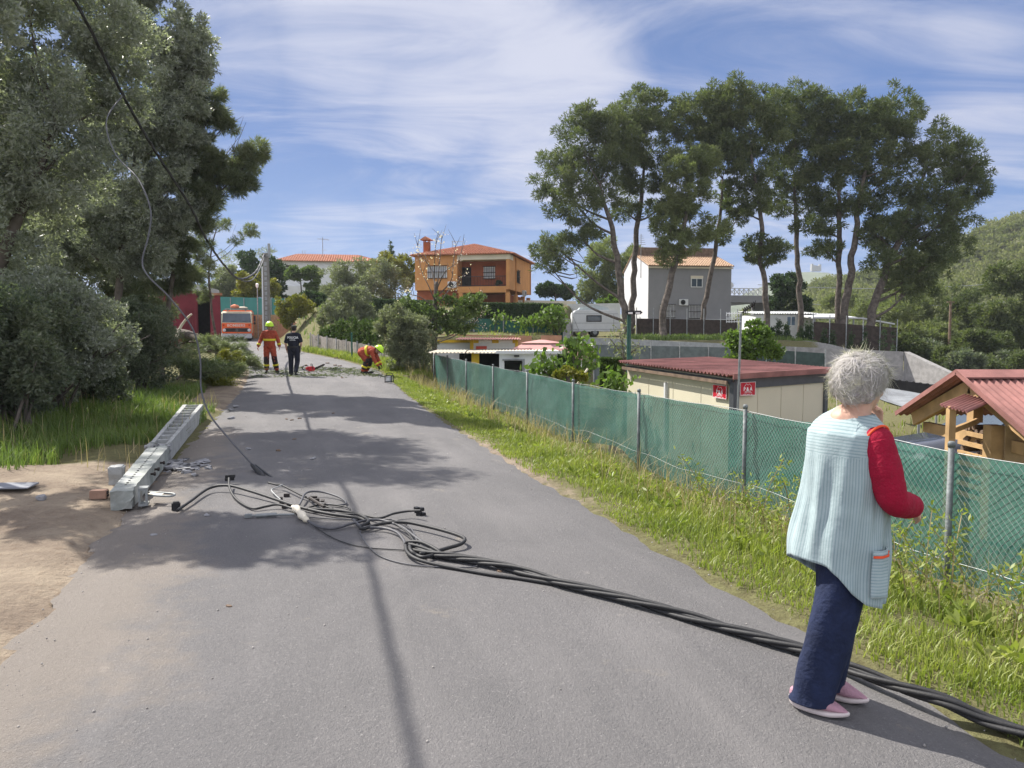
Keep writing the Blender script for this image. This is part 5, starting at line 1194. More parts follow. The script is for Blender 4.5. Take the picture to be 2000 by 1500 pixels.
# twisted bundle across the road
pts = [(800, 1070, .02), (850, 1085, .02), (920, 1096, .02), (1000, 1112, .02), (1100, 1140, .02), (1200, 1164, .02), (1300, 1190, .02), (1400, 1217, .02), (1500, 1245, .02), (1590, 1271, .02), (1670, 1302, .02), (1750, 1330, .02), (1850, 1362, .02), (1930, 1386, .02), (2010, 1412, .02), (2150, 1458, .02), (2400, 1520, .02)]
P = gpath(pts, 14)
bund = thing('cable_bundle', 'thick twisted bundle of black power cables stretched across the road behind the woman', 'cable bundle', tuple(P[0]))
for ph in range(5):
    bm = B(); Q = []; a = ph * 2 * math.pi / 5; lenp = 0
    for i, p in enumerate(P):
        if i: lenp += (p - P[i - 1]).length
        d = (P[min(i + 1, len(P) - 1)] - P[max(0, i - 1)]).normalized(); s = d.cross(Vector((0, 0, 1))).normalized(); rr = .020 if ph else 0.0; b = a + lenp * 6.3 + .5 * math.sin(lenp * 2)
        Q.append(p + s * math.cos(b) * rr * 1.2 + Vector((0, 0, rr * math.sin(b) * .8 + .012)))
    tube(bm, Q, .0135 if ph else .011, 8); obj('strand', bm, M['rubber'], bund, smooth=True, world=True)
# ------------------------------------------------------------------ vehicles
M['orange_paint'] = mat('orange_paint', (.72, .11, .015), .35, .06, 2, spec=.5, coat=.3)
M['cream_paint'] = mat('cream_paint', (.68, .60, .44), .45, .06, 2, coat=.2)
M['bumper'] = mat('bumper', (.45, .46, .48), .5, .08, 4)
M['lens'] = mat('lens', (.55, .58, .60), .15, .1, 8, spec=.6)
tx, ty = px_x(464, 60), 60.0; tz = 1.03
ft = thing('fire_engine', 'orange and cream fire engine facing the camera beyond the red garage pillar', 'fire engine', (tx, ty, tz), math.radians(17))
hw = 1.2; ft.scale = (.93, .93, .95)
bm = B(); prof = [(-.05, .75), (-.05, 1.62), (.16, 2.42), (.40, 2.56), (2.0, 2.62), (2.0, .75)]
prism(bm, [(-hw, y, z) for y, z in prof], (2 * hw, 0, 0)); fixn(bm); bmesh.ops.bevel(bm, geom=bm.edges[:], offset=.06, segments=2, affect='EDGES'); cab = obj('cab', bm, M['cream_paint'], ft)
bm = B(); box2(bm, (-hw + .02, -.10, 1.20), (hw - .02, -.03, 1.60), .03); box2(bm, (-hw + .02, -.095, .76), (hw - .02, -.03, .88), .02); box2(bm, (hw - .28, -.098, .88), (hw - .02, -.03, 1.2), .02); box2(bm, (-hw + .02, -.098, .88), (-hw + .28, -.03, 1.2), .02); obj('front_panel', bm, M['orange_paint'], ft)
bm = B(); prism(bm, [(-hw + .06, -.075, 1.66), (hw - .06, -.075, 1.66), (hw - .12, .120, 2.40), (-hw + .12, .120, 2.40)], (0, .03, .0)); fixn(bm); wsn = obj('windscreen', bm, M['glass'], ft)
bm = B()
for x in (-.5, .35): tube(bm, [(x, -.09, 1.68), (x + .45, -.075, 1.80)], .012, 5)
obj('wiper', bm, M['black_plastic'], wsn)
bm = B(); box2(bm, (-.98, -.09, .885), (.98, -.035, 1.185)); gr_ = obj('grille', bm, M['black_plastic'], ft)
bm = B(); Mx = plane_M((0, -.10, 1.04), (1, 0, 0), (0, 0, 1))
tube(bm, [Mx @ Vector((.09 * math.cos(a * .3307), .09 * math.sin(a * .3307), 0)) for a in range(20)], .010, 5)
for k in range(3): tube(bm, [Mx @ Vector((0, 0, 0)), Mx @ Vector((.09 * math.sin(k * 2.0944), .09 * math.cos(k * 2.0944), 0))], .010, 5)
obj('emblem', bm, M['steel'], gr_)
bm = B(); prism(bm, [(-hw, 0, .36), (hw, 0, .36), (hw, 0, .74), (-hw, 0, .74)], (0, -.16, 0)); fixn(bm); bmesh.ops.bevel(bm, geom=bm.edges[:], offset=.04, segments=2, affect='EDGES'); bp_ = obj('bumper', bm, M['bumper'], ft)
bm = B(); prism(bm, [(-.62, -.13, .46), (.62, -.13, .46), (.5, -.13, .30), (-.5, -.13, .30)], (0, -.04, 0)); fixn(bm); obj('bumper_recess', bm, M['black_plastic'], bp_)
bm = B(); bx(bm, (0, -.185, .40), (.5, .015, .12)); obj('number_plate', bm, M['grey_plastic'], bp_)
for s_x in (-1, 1):
    bm = B(); lathe(bm, [(.10, 0), (.13, .02), (.09, .05)], M=plane_M((s_x * .98, -.10, 1.02), (1, 0, 0), (0, 0, 1))); obj('headlight', bm, M['lens'], ft)
    bm = B(); bx(bm, (s_x * 1.42, .10, 1.98), (.17, .10, .48), 0, .03); bx(bm, (s_x * 1.42, .10, 1.60), (.17, .10, .20), 0, .03); tube(bm, [(s_x * 1.15, .08, 2.30), (s_x * 1.42, .08, 2.28)], .02, 6); tube(bm, [(s_x * 1.15, .0, 1.55), (s_x * 1.42, .06, 1.55)], .02, 6); obj('mirror', bm, M['black_plastic'], ft)
    for yy_ in (.75, 4.2):
        bm = B(); Mx = Matrix.Translation((s_x * .98, yy_, .43)) @ Matrix.Rotation(math.pi / 2, 4, 'Y'); lathe(bm, [(.22, -.15), (.40, -.15), (.44, -.1), (.44, .1), (.40, .15), (.22, .15)], M=Mx, seg=24); wl = obj('wheel', bm, M['rubber'], ft)
        bm = B(); lathe(bm, [(.05, -.10), (.22, -.148), (.23, .148), (.05, .1)], M=Mx); obj('rim', bm, M['steel_dull'], wl)
bm = B(); text_mesh('BOMBERS', .30, plane_M((-.05, -.104, 1.40), (1, 0, 0), (0, 0, 1)) @ Matrix.Scale(1.12, 4, (1, 0, 0)), bm, .006); obj('lettering', bm, mat('letter_pink', (.72, .55, .50), .6), ft)
bm = B()
for x in (-1.03, 1.0): bx(bm, (x, -.104, 1.42), (.12, .012, .14), 0, .01)
obj('blue_light_cover', bm, mat('dark_red', (.30, .03, .02), .5), ft)
bm = B(); box2(bm, (-hw, 2.08, .55), (hw, 6.2, 2.72), .05); obj('equipment_body', bm, M['orange_paint'], ft)
bm = B(); box2(bm, (-.95, .15, 2.74), (.95, .9, 2.80), .02)
for x in (-.7, .7): box2(bm, (x - .05, .3, 2.60), (x + .05, .6, 2.74))
obj('roof_rack', bm, M['grey_plastic'], ft)
bm = B(); ball(bm, (-.15, .5, 2.96), (.36, .25, .17), 3)
for v in bm.verts: v.co += Vector((0, 0, 1)) * .05 * noise.noise(v.co * 7)
obj('hose_roll', bm, mat('hose_orange', (.62, .22, .12), .8, .15, 6), ft)
bm = B(); ball(bm, (.45, .7, 2.88), (.42, .3, .10), 3); obj('roof_cover', bm, M['cream_paint'], ft)
bm = B(); box2(bm, (-.8, .3, .45), (.8, 5.8, .75)); obj('chassis', bm, M['black_plastic'], ft)
# dark car behind the timber shelter
M['car_paint'] = mat('car_paint', (.035, .04, .055), .25, .1, 3, spec=.5, coat=.6)
kz = float(H(9, 14.3)); car = thing('parked_car', 'dark car with shiny bonnet parked behind the timber shelter', 'car', (at(1783, 850, 14).x, 13.6, kz), math.radians(3))
bm = B(); prof = [(0, .32), (.02, .72), (.16, .84), (1.10, .98), (1.85, 1.42), (3.05, 1.44), (3.75, 1.02), (4.15, .95), (4.2, .35)]
prism(bm, [(x, 0, z) for x, z in prof], (0, 1.7, 0)); fixn(bm); bmesh.ops.bevel(bm, geom=bm.edges[:], offset=.09, segments=3, affect='EDGES'); obj('body', bm, M['car_paint'], car, True)
bm = B(); prism(bm, [(1.22, -.01, 1.0), (1.87, -.01, 1.36), (3.0, -.01, 1.38), (3.6, -.01, 1.03)], (0, .02, 0)); prism(bm, [(1.12, .12, 1.01), (1.12, 1.58, 1.01), (1.80, 1.48, 1.405), (1.80, .22, 1.405)], (-.012, 0, .012)); fixn(bm); obj('window', bm, M['glass'], car)
bm = B(); box2(bm, (-.03, .1, .62), (.03, 1.6, .67)); box2(bm, (.1, -.02, .70), (4.1, .005, .735)); obj('chrome_strip', bm, M['steel'], car)
for y in (.2, 1.5): 
    bm = B(); ball(bm, (.07, y, .68), (.08, .17, .09), 2); obj('headlight', bm, M['lens'], car)
for x in (.8, 3.4):
    for y in (.08, 1.62):
        bm = B(); Mx = Matrix.Translation((x, y, .31)) @ Matrix.Rotation(math.pi / 2, 4, 'X'); lathe(bm, [(.18, -.09), (.29, -.09), (.31, 0), (.29, .09), (.18, .09)], M=Mx); wl = obj('wheel', bm, M['rubber'], car)
        bm = B(); lathe(bm, [(.03, -.1), (.18, -.095), (.18, .095), (.03, .1)], M=Mx); obj('rim', bm, M['steel'], wl)
# ------------------------------------------------------------------ people
M['suit'] = mat('suit', (.34, .064, .032), .85, .16, 7, .3, 22)
M['suit_dark'] = mat('suit_dark', (.030, .020, .022), .85, .2, 6, .2)
M['hi_vis'] = mat('hi_vis', (.68, .58, .03), .6, .06, 8)
M['helmet'] = mat('helmet', (.52, .80, .03), .35, .05, 6, spec=.5)
M['boot'] = mat('boot', (.022, .020, .02), .6, .2, 9)
M['police_blue'] = mat('police_blue', (.013, .015, .026), .85, .2, 8, .25, 20)
M['hair_dark'] = mat('hair_dark', (.025, .020, .017), .6, .3, 30, .3, 60)
M['glove'] = mat('glove', (.035, .03, .028), .8, .2)
M['eye'] = mat('eye', (.03, .02, .018), .2, .1, spec=.6)
def chain(bm, pts, rs, seg=12):
    pts = [Vector(p) for p in pts]
    for i, p in enumerate(pts):
        ball(bm, p, rs[i], 2)
        if i: cyl(bm, pts[i - 1], p, rs[i - 1], rs[i], seg)
def fuse(name, bm, m, parent, voxel=.008, it=4, wr=0.0, wf=14, world=False):
    fixn(bm); me = bpy.data.meshes.new(name); bm.to_mesh(me); bm.free()
    me = evaluated(me, [('REMESH', dict(mode='VOXEL', voxel_size=voxel)), ('SMOOTH', dict(factor=.5, iterations=it))])
    if wr:
        n = len(me.vertices); co = np.empty(n * 3, np.float32); me.vertices.foreach_get('co', co); co = co.reshape(-1, 3)
        no = np.empty(n * 3, np.float32); me.vertices.foreach_get('normal', no); no = no.reshape(-1, 3)
        d = np.array([noise.noise(Vector((c[0] * wf, c[1] * wf, c[2] * wf * 1.6))) + .5 * noise.noise(Vector((c[0] * wf * 2.3, c[1] * wf * 2.3, c[2] * wf * 3 + 4))) for c in co]); co += no * (d * wr)[:, None]
        me.vertices.foreach_set('co', co.ravel()); me.update()
    me.name = name; me.materials.clear(); return link(name, me, m, parent, True, world)
def basis(f, up=(0, 0, 1)):
    f = Vector(f).normalized(); u = Vector(up); u = (u - f * u.dot(f)).normalized(); s = f.cross(u); return Matrix((f, s, u)).transposed()   # columns forward, right, up
def head(bm, c, f, up=(0, 0, 1), k=1.0):
    R = basis(f, up); c = Vector(c); q = lambda x, y, z: c + R @ Vector((x * k, y * k, z * k))
    ball(bm, q(-.008, 0, .025), (.095 * k, .076 * k, .090 * k), 3, R); ball(bm, q(.022, 0, -.03), (.070 * k, .060 * k, .085 * k), 3, R); ball(bm, q(.06, 0, -.088), (.026 * k, .03 * k, .022 * k), 2, R)
    chain(bm, [q(.085, 0, .012), q(.100, 0, -.022), q(.108, 0, -.030)], [.010 * k, .012 * k, .014 * k], 8)
    for s in (-1, 1):
        ball(bm, q(.080, s * .030, .018), (.014 * k, .026 * k, .010 * k), 2, R); ball(bm, q(-.005, s * .078, -.005), (.020 * k, .010 * k, .032 * k), 2, R); ball(bm, q(.062, s * .035, -.028), (.026 * k, .024 * k, .022 * k), 2, R)
    chain(bm, [q(.086, -.022, -.060), q(.096, 0, -.056), q(.086, .022, -.060)], [.007 * k, .010 * k, .007 * k], 6); chain(bm, [q(.086, -.018, -.070), q(.094, 0, -.070), q(.086, .018, -.070)], [.007 * k, .010 * k, .007 * k], 6)
    return R, q
def eyes(parent, q, k=1.0, world=False):
    bm = B()
    for s in (-1, 1): ball(bm, q(.086, s * .030, 0), .0095 * k, 2)
    obj('eye', bm, M['eye'], parent, True, world)
def hand(bm, w, d, n, thumb=1, curl=.35, k=1.0):
    d = Vector(d).normalized(); n = Vector(n); n = (n - d * n.dot(d)).normalized(); s = d.cross(n) * thumb; w = Vector(w)
    R = Matrix((d, s, n)).transposed(); ball(bm, w + d * .045 * k, (.050 * k, .040 * k, .017 * k), 2, R); ball(bm, w + d * .07 * k, (.028 * k, .042 * k, .015 * k), 2, R)
    for i, L in enumerate((.068, .078, .072, .056)):
        p = w + d * .075 * k + s * (.030 - .020 * i) * k; a = curl * (.5 + .12 * i); P = [p]
        for j in range(3):
            dd = d * math.cos(a * (j + 1)) + n * math.sin(a * (j + 1)) + s * (.05 - .035 * i); P.append(P[-1] + dd.normalized() * L * k * (.42, .33, .25)[j])
        chain(bm, P, [.0105 * k, .0098 * k, .0088 * k, .0075 * k], 8)
    p = w + d * .025 * k + s * .026 * k; t1 = p + (d * .65 + s * .7 + n * .25).normalized() * .042 * k; t2 = t1 + (d * .9 + s * .25 + n * .35).normalized() * .032 * k; chain(bm, [p, t1, t2], [.015 * k, .012 * k, .009 * k], 8)
def band(bm, p, d, r, h=.05, sx=1.0, up=None):
    d = Vector(d).normalized(); s, u = frame_dir(d) if up is None else (Vector(up), d.cross(Vector(up)))
    Mx = Matrix(((s.x, u.x, d.x, p[0]), (s.y, u.y, d.y, p[1]), (s.z, u.z, d.z, p[2]), (0, 0, 0, 1))); lathe(bm, [(r, -h / 2), (r * 1.02, -h / 4), (r * 1.02, h / 4), (r, h / 2)], M=Mx, seg=20, sx=sx)
def boot(bm, ank, toe, r=.055):
    a, t = Vector(ank), Vector(toe); f = (t - a); f.z = 0; f.normalize(); R = basis(f); g = t.z - .045
    ball(bm, a + Vector((0, 0, -.02)) - f * .015, (.075, r * .85, .055), 2, R); ball(bm, Vector((t.x, t.y, g + .045)) - f * .05, (.105, r * .9, .045), 2, R); ball(bm, Vector((a.x, a.y, g + .045)), (.09, r * .85, .048), 2, R)
def helmet(root, c, f, up=(0, 0, 1)):
    R = basis(f, up); c = Vector(c); Mx = Matrix.Translation(c) @ R.to_4x4()
    bm = B(); lathe(bm, [(.150, -.02), (.152, .01), (.142, .05), (.115, .10), (.065, .135), (.01, .148)], M=Mx, seg=24, sx=1.12, sy=.95); lathe(bm, [(.13, -.018), (.185, -.022), (.185, -.012), (.13, .012)], M=Mx, seg=24, sx=1.10, sy=.82)
    chain(bm, [c + R @ Vector((-.15, 0, .06)), c + R @ Vector((-.05, 0, .145)), c + R @ Vector((.06, 0, .14)), c + R @ Vector((.155, 0, .05))], [.012, .014, .014, .012], 8)
    h = obj('helmet', bm, M['helmet'], root, True)
    bm = B(); lathe(bm, [(.150, -.05), (.156, -.03), (.150, -.015)], M=Mx, seg=24, sx=1.13, sy=.96); obj('helmet_band', bm, M['boot'], h)
    bm = B()
    for s in (-1, 1): tube(bm, [c + R @ Vector((.02, s * .11, -.03)), c + R @ Vector((.05, s * .07, -.13)), c + R @ Vector((.07, 0, -.17))], .008, 6)
    obj('chin_strap', bm, M['boot'], h); return h
def firefighter(root, J):
    bm = B(); R, q = head(bm, J['head'], J['face'], J['hup']); chain(bm, [J['head'] - Vector(J['hup']) * .07, J['neck'], J['chest'], J['pelvis']], [.055, .06, .12, .11])
    for s in 'LR': chain(bm, [J['sh' + s], J['el' + s], J['wr' + s]], [.05, .04, .03]); chain(bm, [J['hip' + s], J['kn' + s], J['an' + s]], [.08, .055, .045])
    body = fuse('body', bm, M['skin'], root, .009); eyes(root, q)
    bm = B()
    for s in 'LR': hand(bm, J['wr' + s], J['hd' + s], J['hn' + s], 1 if s == 'R' else -1, .5, 1.08)
    for s in 'LR': chain(bm, [J['wr' + s] - Vector(J['hd' + s]).normalized() * .05, J['wr' + s]], [.042, .035])
    fuse('gloves', bm, M['glove'] if J.get('gloves') else M['skin'], root, .006, 2)
    bm = B(); up = (J['neck'] - J['chest']).normalized()
    chain(bm, [J['neck'] - up * .05, J['chest'], J['pelvis']], [.10, .165, .165]); chain(bm, [J['shL'], J['neck'] - up * .06, J['shR']], [.085, .09, .085]); chain(bm, [J['chest'].lerp(J['shL'], .5), J['pelvis'].lerp(J['hipL'], .6)], [.135, .13]); chain(bm, [J['chest'].lerp(J['shR'], .5), J['pelvis'].lerp(J['hipR'], .6)], [.135, .13])
    for s in 'LR': chain(bm, [J['sh' + s], J['el' + s], J['wr' + s].lerp(J['el' + s], .10)], [.082, .072, .058]); chain(bm, [J['hip' + s], J['kn' + s], J['kn' + s].lerp(J['an' + s], .9)], [.125, .095, .085])
    suit = fuse('overalls', bm, M['suit'], root, .012, 4, .012, 11)
    bm = B()
    for s in 'LR':
        k, a, h = J['kn' + s], J['an' + s], J['hip' + s]; chain(bm, [k.lerp(h, .12), k, k.lerp(a, .80)], [.103, .103, .093])
    fuse('leg_guards', bm, M['suit_dark'], root, .012, 4, .006)
    for s in 'LR':
        k, a = J['kn' + s], J['an' + s]; bm = B(); band(bm, k.lerp(a, .58), a - k, .108, .06); obj('reflective_band', bm, M['hi_vis'], suit, True); e, w_ = J['el' + s], J['wr' + s]; bm = B(); band(bm, e.lerp(w_, .70), w_ - e, .072, .06); obj('reflective_band', bm, M['hi_vis'], suit, True)
    bm = B()
    ax = (J['neck'] - J['pelvis']).normalized(); sd = (J['shL'] - J['shR']).normalized(); band(bm, J['chest'].lerp(J['pelvis'], .35), ax, .190, .075, 1.22, sd)
    obj('reflective_band', bm, M['hi_vis'], suit, True)
    for s in 'LR':
        bm = B(); boot(bm, J['an' + s], J['to' + s]); chain(bm, [J['an' + s], J['an' + s].lerp(J['kn' + s], .32)], [.062, .072]); fuse('boot', bm, M['boot'], root, .01, 3)
    helmet(root, J['head'] + Vector(J['hup']).normalized() * .045, J['face'], J['hup'])
VV = lambda *a: Vector(a)
fx_, fy_ = px_x(527, 28.2), 28.2
f1 = thing('person', 'firefighter in orange overalls and lime helmet standing upright, facing the camera', 'person', (fx_, fy_, GZ(fx_, fy_) + .01), math.radians(8))
J = dict(head=VV(.02, -.03, 1.70), face=(.35, -1, -.15), hup=(0, -.05, 1), neck=VV(0, 0, 1.55), chest=VV(0, .02, 1.33), pelvis=VV(0, .02, 1.0), shL=VV(.185, .01, 1.47), shR=VV(-.185, .01, 1.47),
         elL=VV(.30, .04, 1.20), wrL=VV(.36, -.04, .97), elR=VV(-.32, .04, 1.20), wrR=VV(-.40, -.06, .97), hdL=(.08, -.25, -1), hnL=(-1, -.1, 0), hdR=(-.08, -.2, -1), hnR=(1, -.1, 0),
         hipL=VV(.10, .02, .95), hipR=VV(-.10, .02, .95), knL=VV(.17, -.04, .53), knR=VV(-.12, .0, .53), anL=VV(.24, -.02, .11), anR=VV(-.13, .04, .11), toL=VV(.33, -.16, .045), toR=VV(-.13, -.16, .045))
firefighter(f1, J)
fx_, fy_ = px_x(718, 27.8), 27.8
f2 = thing('person', 'firefighter in orange overalls and lime helmet bending down at the roadside', 'person', (fx_, fy_, GZ(fx_, fy_) + .01), math.radians(-6))
J = dict(head=VV(.42, -.03, .86), face=(.75, -.1, -.65), hup=(.65, 0, .75), neck=VV(.30, 0, .86), chest=VV(.10, 0, .85), pelvis=VV(-.20, 0, .80), shL=VV(.20, .18, .84), shR=VV(.20, -.18, .82),
         elL=VV(.32, .16, .56), wrL=VV(.46, .10, .33), elR=VV(.28, -.18, .54), wrR=VV(.42, -.14, .30), hdL=(.5, -.1, -.8), hnL=(-.7, -.4, -.3), hdR=(.5, .1, -.8), hnR=(-.7, .4, -.3), gloves=1,
         hipL=VV(-.22, .10, .76), hipR=VV(-.22, -.10, .76), knL=VV(.06, .14, .48), knR=VV(.0, -.12, .47), anL=VV(-.10, .16, .11), anR=VV(-.14, -.12, .11), toL=VV(.12, .18, .045), toR=VV(.08, -.14, .045))
firefighter(f2, J)
# police officer seen from behind
px_, py_ = px_x(574, 26.8), 26.8
po = thing('person', 'police officer in dark blue uniform walking away with white lettering on the back', 'person', (px_, py_, GZ(px_, py_) + .012), math.radians(5))
J = dict(head=VV(.03, .03, 1.64), face=(.15, 1, .05), hup=(0, 0, 1), neck=VV(0, .0, 1.49), chest=VV(0, 0, 1.28), pelvis=VV(0, .0, .97), shL=VV(-.185, 0, 1.40), shR=VV(.185, 0, 1.40), elL=VV(-.27, -.02, 1.12), wrL=VV(-.25, .06, .90), elR=VV(.27, -.06, 1.14), wrR=VV(.22, .12, 1.0),
         hipL=VV(-.10, 0, .93), hipR=VV(.10, 0, .93), knL=VV(-.11, .06, .50), knR=VV(.12, .0, .50), anL=VV(-.10, -.01, .10), anR=VV(.10, -.24, .16), toL=VV(-.12, .19, .045), toR=VV(.11, -.06, .05))
bm = B(); R, q = head(bm, J['head'], J['face']); chain(bm, [J['head'] - VV(0, .03, .06), J['neck'], J['chest'], J['pelvis']], [.055, .06, .12, .12])
for s in 'LR': chain(bm, [J['sh' + s], J['el' + s], J['wr' + s]], [.052, .043, .029]); chain(bm, [J['hip' + s], J['kn' + s], J['an' + s]], [.085, .055, .04])
hand(bm, J['wrL'], (.05, .25, -1), (1, 0, 0), -1, .5); hand(bm, J['wrR'], (-.3, .8, -.3), (-1, 0, 0), 1, .5)
fuse('body', bm, M['skin'], po, .007, 3); eyes(po, q)
bm = B(); ball(bm, q(-.02, 0, .035), (.100, .085, .088), 3, R); ball(bm, q(-.05, 0, -.02), (.062, .078, .07), 3, R); fuse('hair', bm, M['hair_dark'], po, .008, 2, .004, 60)
bm = B(); lathe(bm, [(.098, 0), (.102, .02), (.085, .05), (.03, .068)], M=Matrix.Translation(q(-.01, 0, .055)) @ R.to_4x4(), seg=20, sx=1.08, sy=.9); obj('cap', bm, mat('cap', (.05, .055, .045), .9, .2), po, True)
bm = B(); chain(bm, [VV(0, 0, 1.45), J['chest'], VV(0, 0, 1.0)], [.085, .155, .145]); chain(bm, [J['shL'], VV(0, 0, 1.44), J['shR']], [.085, .085, .085]); chain(bm, [VV(-.09, 0, 1.3), VV(-.06, 0, 1.0)], [.13, .12]); chain(bm, [VV(.09, 0, 1.3), VV(.06, 0, 1.0)], [.13, .12])
for s in 'LR': chain(bm, [J['sh' + s], J['sh' + s].lerp(J['el' + s], .75)], [.084, .078])
shirt = fuse('shirt', bm, M['police_blue'], po, .011, 4, .007, 12)
bm = B(); chain(bm, [VV(0, 0, 1.0), VV(0, 0, .95)], [.15, .15])
for s in 'LR': chain(bm, [J['hip' + s] + VV(0, 0, .03), J['kn' + s], J['an' + s] + VV(0, 0, .01)], [.118, .088, .075])
fuse('trousers', bm, M['police_blue'], po, .011, 4, .007, 12)
bm = B(); lathe(bm, [(.165, -.03), (.17, 0), (.165, .03)], (0, 0, 1.0), sx=1.08, sy=.95, seg=24); obj('belt', bm, M['boot'], po)
bm = B(); bx(bm, (.205, -.01, .90), (.06, .10, .22), 0, .015); bx(bm, (.21, -.02, 1.0), (.05, .05, .10), .1, .01); obj('holster', bm, M['boot'], po)
bm = B(); bx(bm, (-.19, .0, .98), (.06, .07, .12), 0, .015); obj('radio', bm, M['boot'], po)
for s in 'LR': bm = B(); boot(bm, J['an' + s], J['to' + s], .052); fuse('shoe', bm, M['boot'], po, .009, 3)
bm = B(); text_mesh('POLICIA', .105, plane_M((0, -.172, 1.325), (1, 0, 0), (0, 0, 1)) @ Matrix.Scale(.95, 4, (1, 0, 0)), bm, .003); text_mesh('LOCAL', .062, plane_M((0, -.172, 1.245), (1, 0, 0), (0, 0, 1)), bm, .0015)
for v in bm.verts: v.co.y += .9 * v.co.x ** 2 * 1.0
obj('lettering', bm, mat('letter_white', (.75, .75, .76), .6), shirt)
bm = B(); lathe(bm, [(.032, -.008), (.035, 0), (.032, .008)], M=Matrix.Translation(J['wrL'] + VV(0, -.005, .02)), seg=14); obj('watch', bm, M['boot'], po)
# ------------------------------------------------------------------ the woman in the foreground
wm = thing('person', 'elderly woman with curly white hair in pale blue striped smock, navy trousers and pink shoes', 'person', (1.40, 3.2, float(RZat(1.4, 3.2))))
WL = wm.location.copy()
th = math.radians(25); fw = VV(math.cos(th), math.sin(th), 0); lw = VV(-math.sin(th), math.cos(th), 0)
hz0 = WL.z
hc = VV(1.492, 3.26, 1.390); hf = VV(.80, .60, -.10)
sR, eR, wR = VV(1.490, 3.105, 1.165), VV(1.525, 3.055, .955), VV(1.668, 3.16, .893)
sL, eL, wLh = VV(1.385, 3.335, 1.16), VV(1.64, 3.42, 1.07), VV(1.60, 3.36, 1.20)
bm = B(); R, q = head(bm, hc, hf, (.08, .05, 1), 1.0)
chain(bm, [hc - VV(.02, .01, .06), VV(1.455, 3.243, 1.265), VV(1.425, 3.24, 1.14), VV(1.41, 3.24, .84)], [.056, .064, .12, .115]); chain(bm, [sL, VV(1.43, 3.245, 1.225), sR], [.04, .088, .04])
chain(bm, [sR, eR, wR], [.05, .042, .028]); chain(bm, [sL, eL, wLh], [.05, .042, .028])
hand(bm, wR, (.62, .62, -.48), (-.8, .3, -.2), 1, .35, .95); hand(bm, wLh, (-.1, -.2, .9), (-.8, -.4, 0), -1, .7, .95)
chain(bm, [VV(1.405, 3.195, .75), VV(1.345, 3.155, .42), VV(1.268, 3.15, .09)], [.065, .05, .04]); chain(bm, [VV(1.41, 3.27, .75), VV(1.405, 3.27, .42), VV(1.375, 3.285, .09)], [.065, .05, .04])
fuse('body', bm, M['skin'], wm, .006, 3, world=True); eyes(wm, q, world=True)
# hair: a bumpy cap with thousands of short curled strands
M['hair_white'] = leafmat('hair_white', [(.40, .37, .375), (.53, .495, .50), (.66, .62, .625)], .25, .55, .25, 14)
M['hair_cap'] = mat('hair_cap', (.40, .36, .36), .9, .2, 30, .6, 60)
bm = B(); Hc = hc + VV(-.012, -.006, .018)
ball(bm, Hc + R @ VV(-.01, 0, .015), (.116, .104, .100), 3, R); ball(bm, Hc + R @ VV(-.045, 0, -.045), (.082, .094, .062), 3, R); hair = fuse('hair', bm, M['hair_cap'], wm, .008, 3, .012, 30, world=True)
ns = 21000; dl = rdir(ns); Rn = np.array(R); keep = []
P0 = []; D0 = []
for d in dl:
    if d[2] < -.72: continue
    if d[0] > .55 and d[2] < .30: continue          # leave the face free
    if d[2] < -.45 and d[0] > .1: continue
    P0.append(d); D0.append(d)
P0 = np.array(P0); low = ss(-P0[:, 2], .0, .7)[:, None]
rad = np.array([.112, .100, .100]); base = P0 * rad * (1.0 + .10 * rng.random(len(P0))[:, None]); base = base * (1 + .16 * np.array([noise.noise(Vector(p) * 4.2) for p in P0])[:, None]); base[:, 2] += .012; base[:, 0] -= .012 + .025 * low[:, 0]
swirl = np.array([[noise.noise(Vector(p) * 3.1 + Vector((1, 0, 0))), noise.noise(Vector(p) * 3.1 + Vector((0, 9, 0))), noise.noise(Vector(p) * 3.1 + Vector((0, 0, 5)))] for p in P0])
tng = np.array([-.45, 0, -.75]) + swirl * 1.3 + rng.normal(size=P0.shape) * .22; tng = tng - P0 * (tng * P0).sum(1, keepdims=True)
dirn = unit(unit(tng) + P0 * (.30 + .25 * rng.random(len(P0))[:, None]) + low * np.array([0, 0, -.5]))
Ls = rng.uniform(.030, .062, len(P0))[:, None]; side = unit(np.cross(dirn, P0)) * rng.uniform(.0005, .0012, len(P0))[:, None]
curl = unit(swirl + rng.normal(size=P0.shape) * .5 - P0 * 1.1)
pts_ = [base + dirn * Ls * t + curl * Ls * .75 * t * t for t in (0, .35, .7, 1.0)]
Vh = np.stack([pts_[0] - side, pts_[0] + side, pts_[1] - side, pts_[1] + side, pts_[2] - side * .8, pts_[2] + side * .8, pts_[3] - side * .2, pts_[3] + side * .2], 1)
Vh = (Vh.reshape(-1, 3) @ Rn.T) + np.array(Hc); nb_ = len(P0); b8 = np.arange(nb_)[:, None] * 8
Fh = np.concatenate([b8 + np.array([0, 1, 3, 2]), b8 + np.array([2, 3, 5, 4]), b8 + np.array([4, 5, 7, 6])])
link('hair_strands', npmesh('hair_strands', Vh, Fh), M['hair_white'], hair, True, world=True)
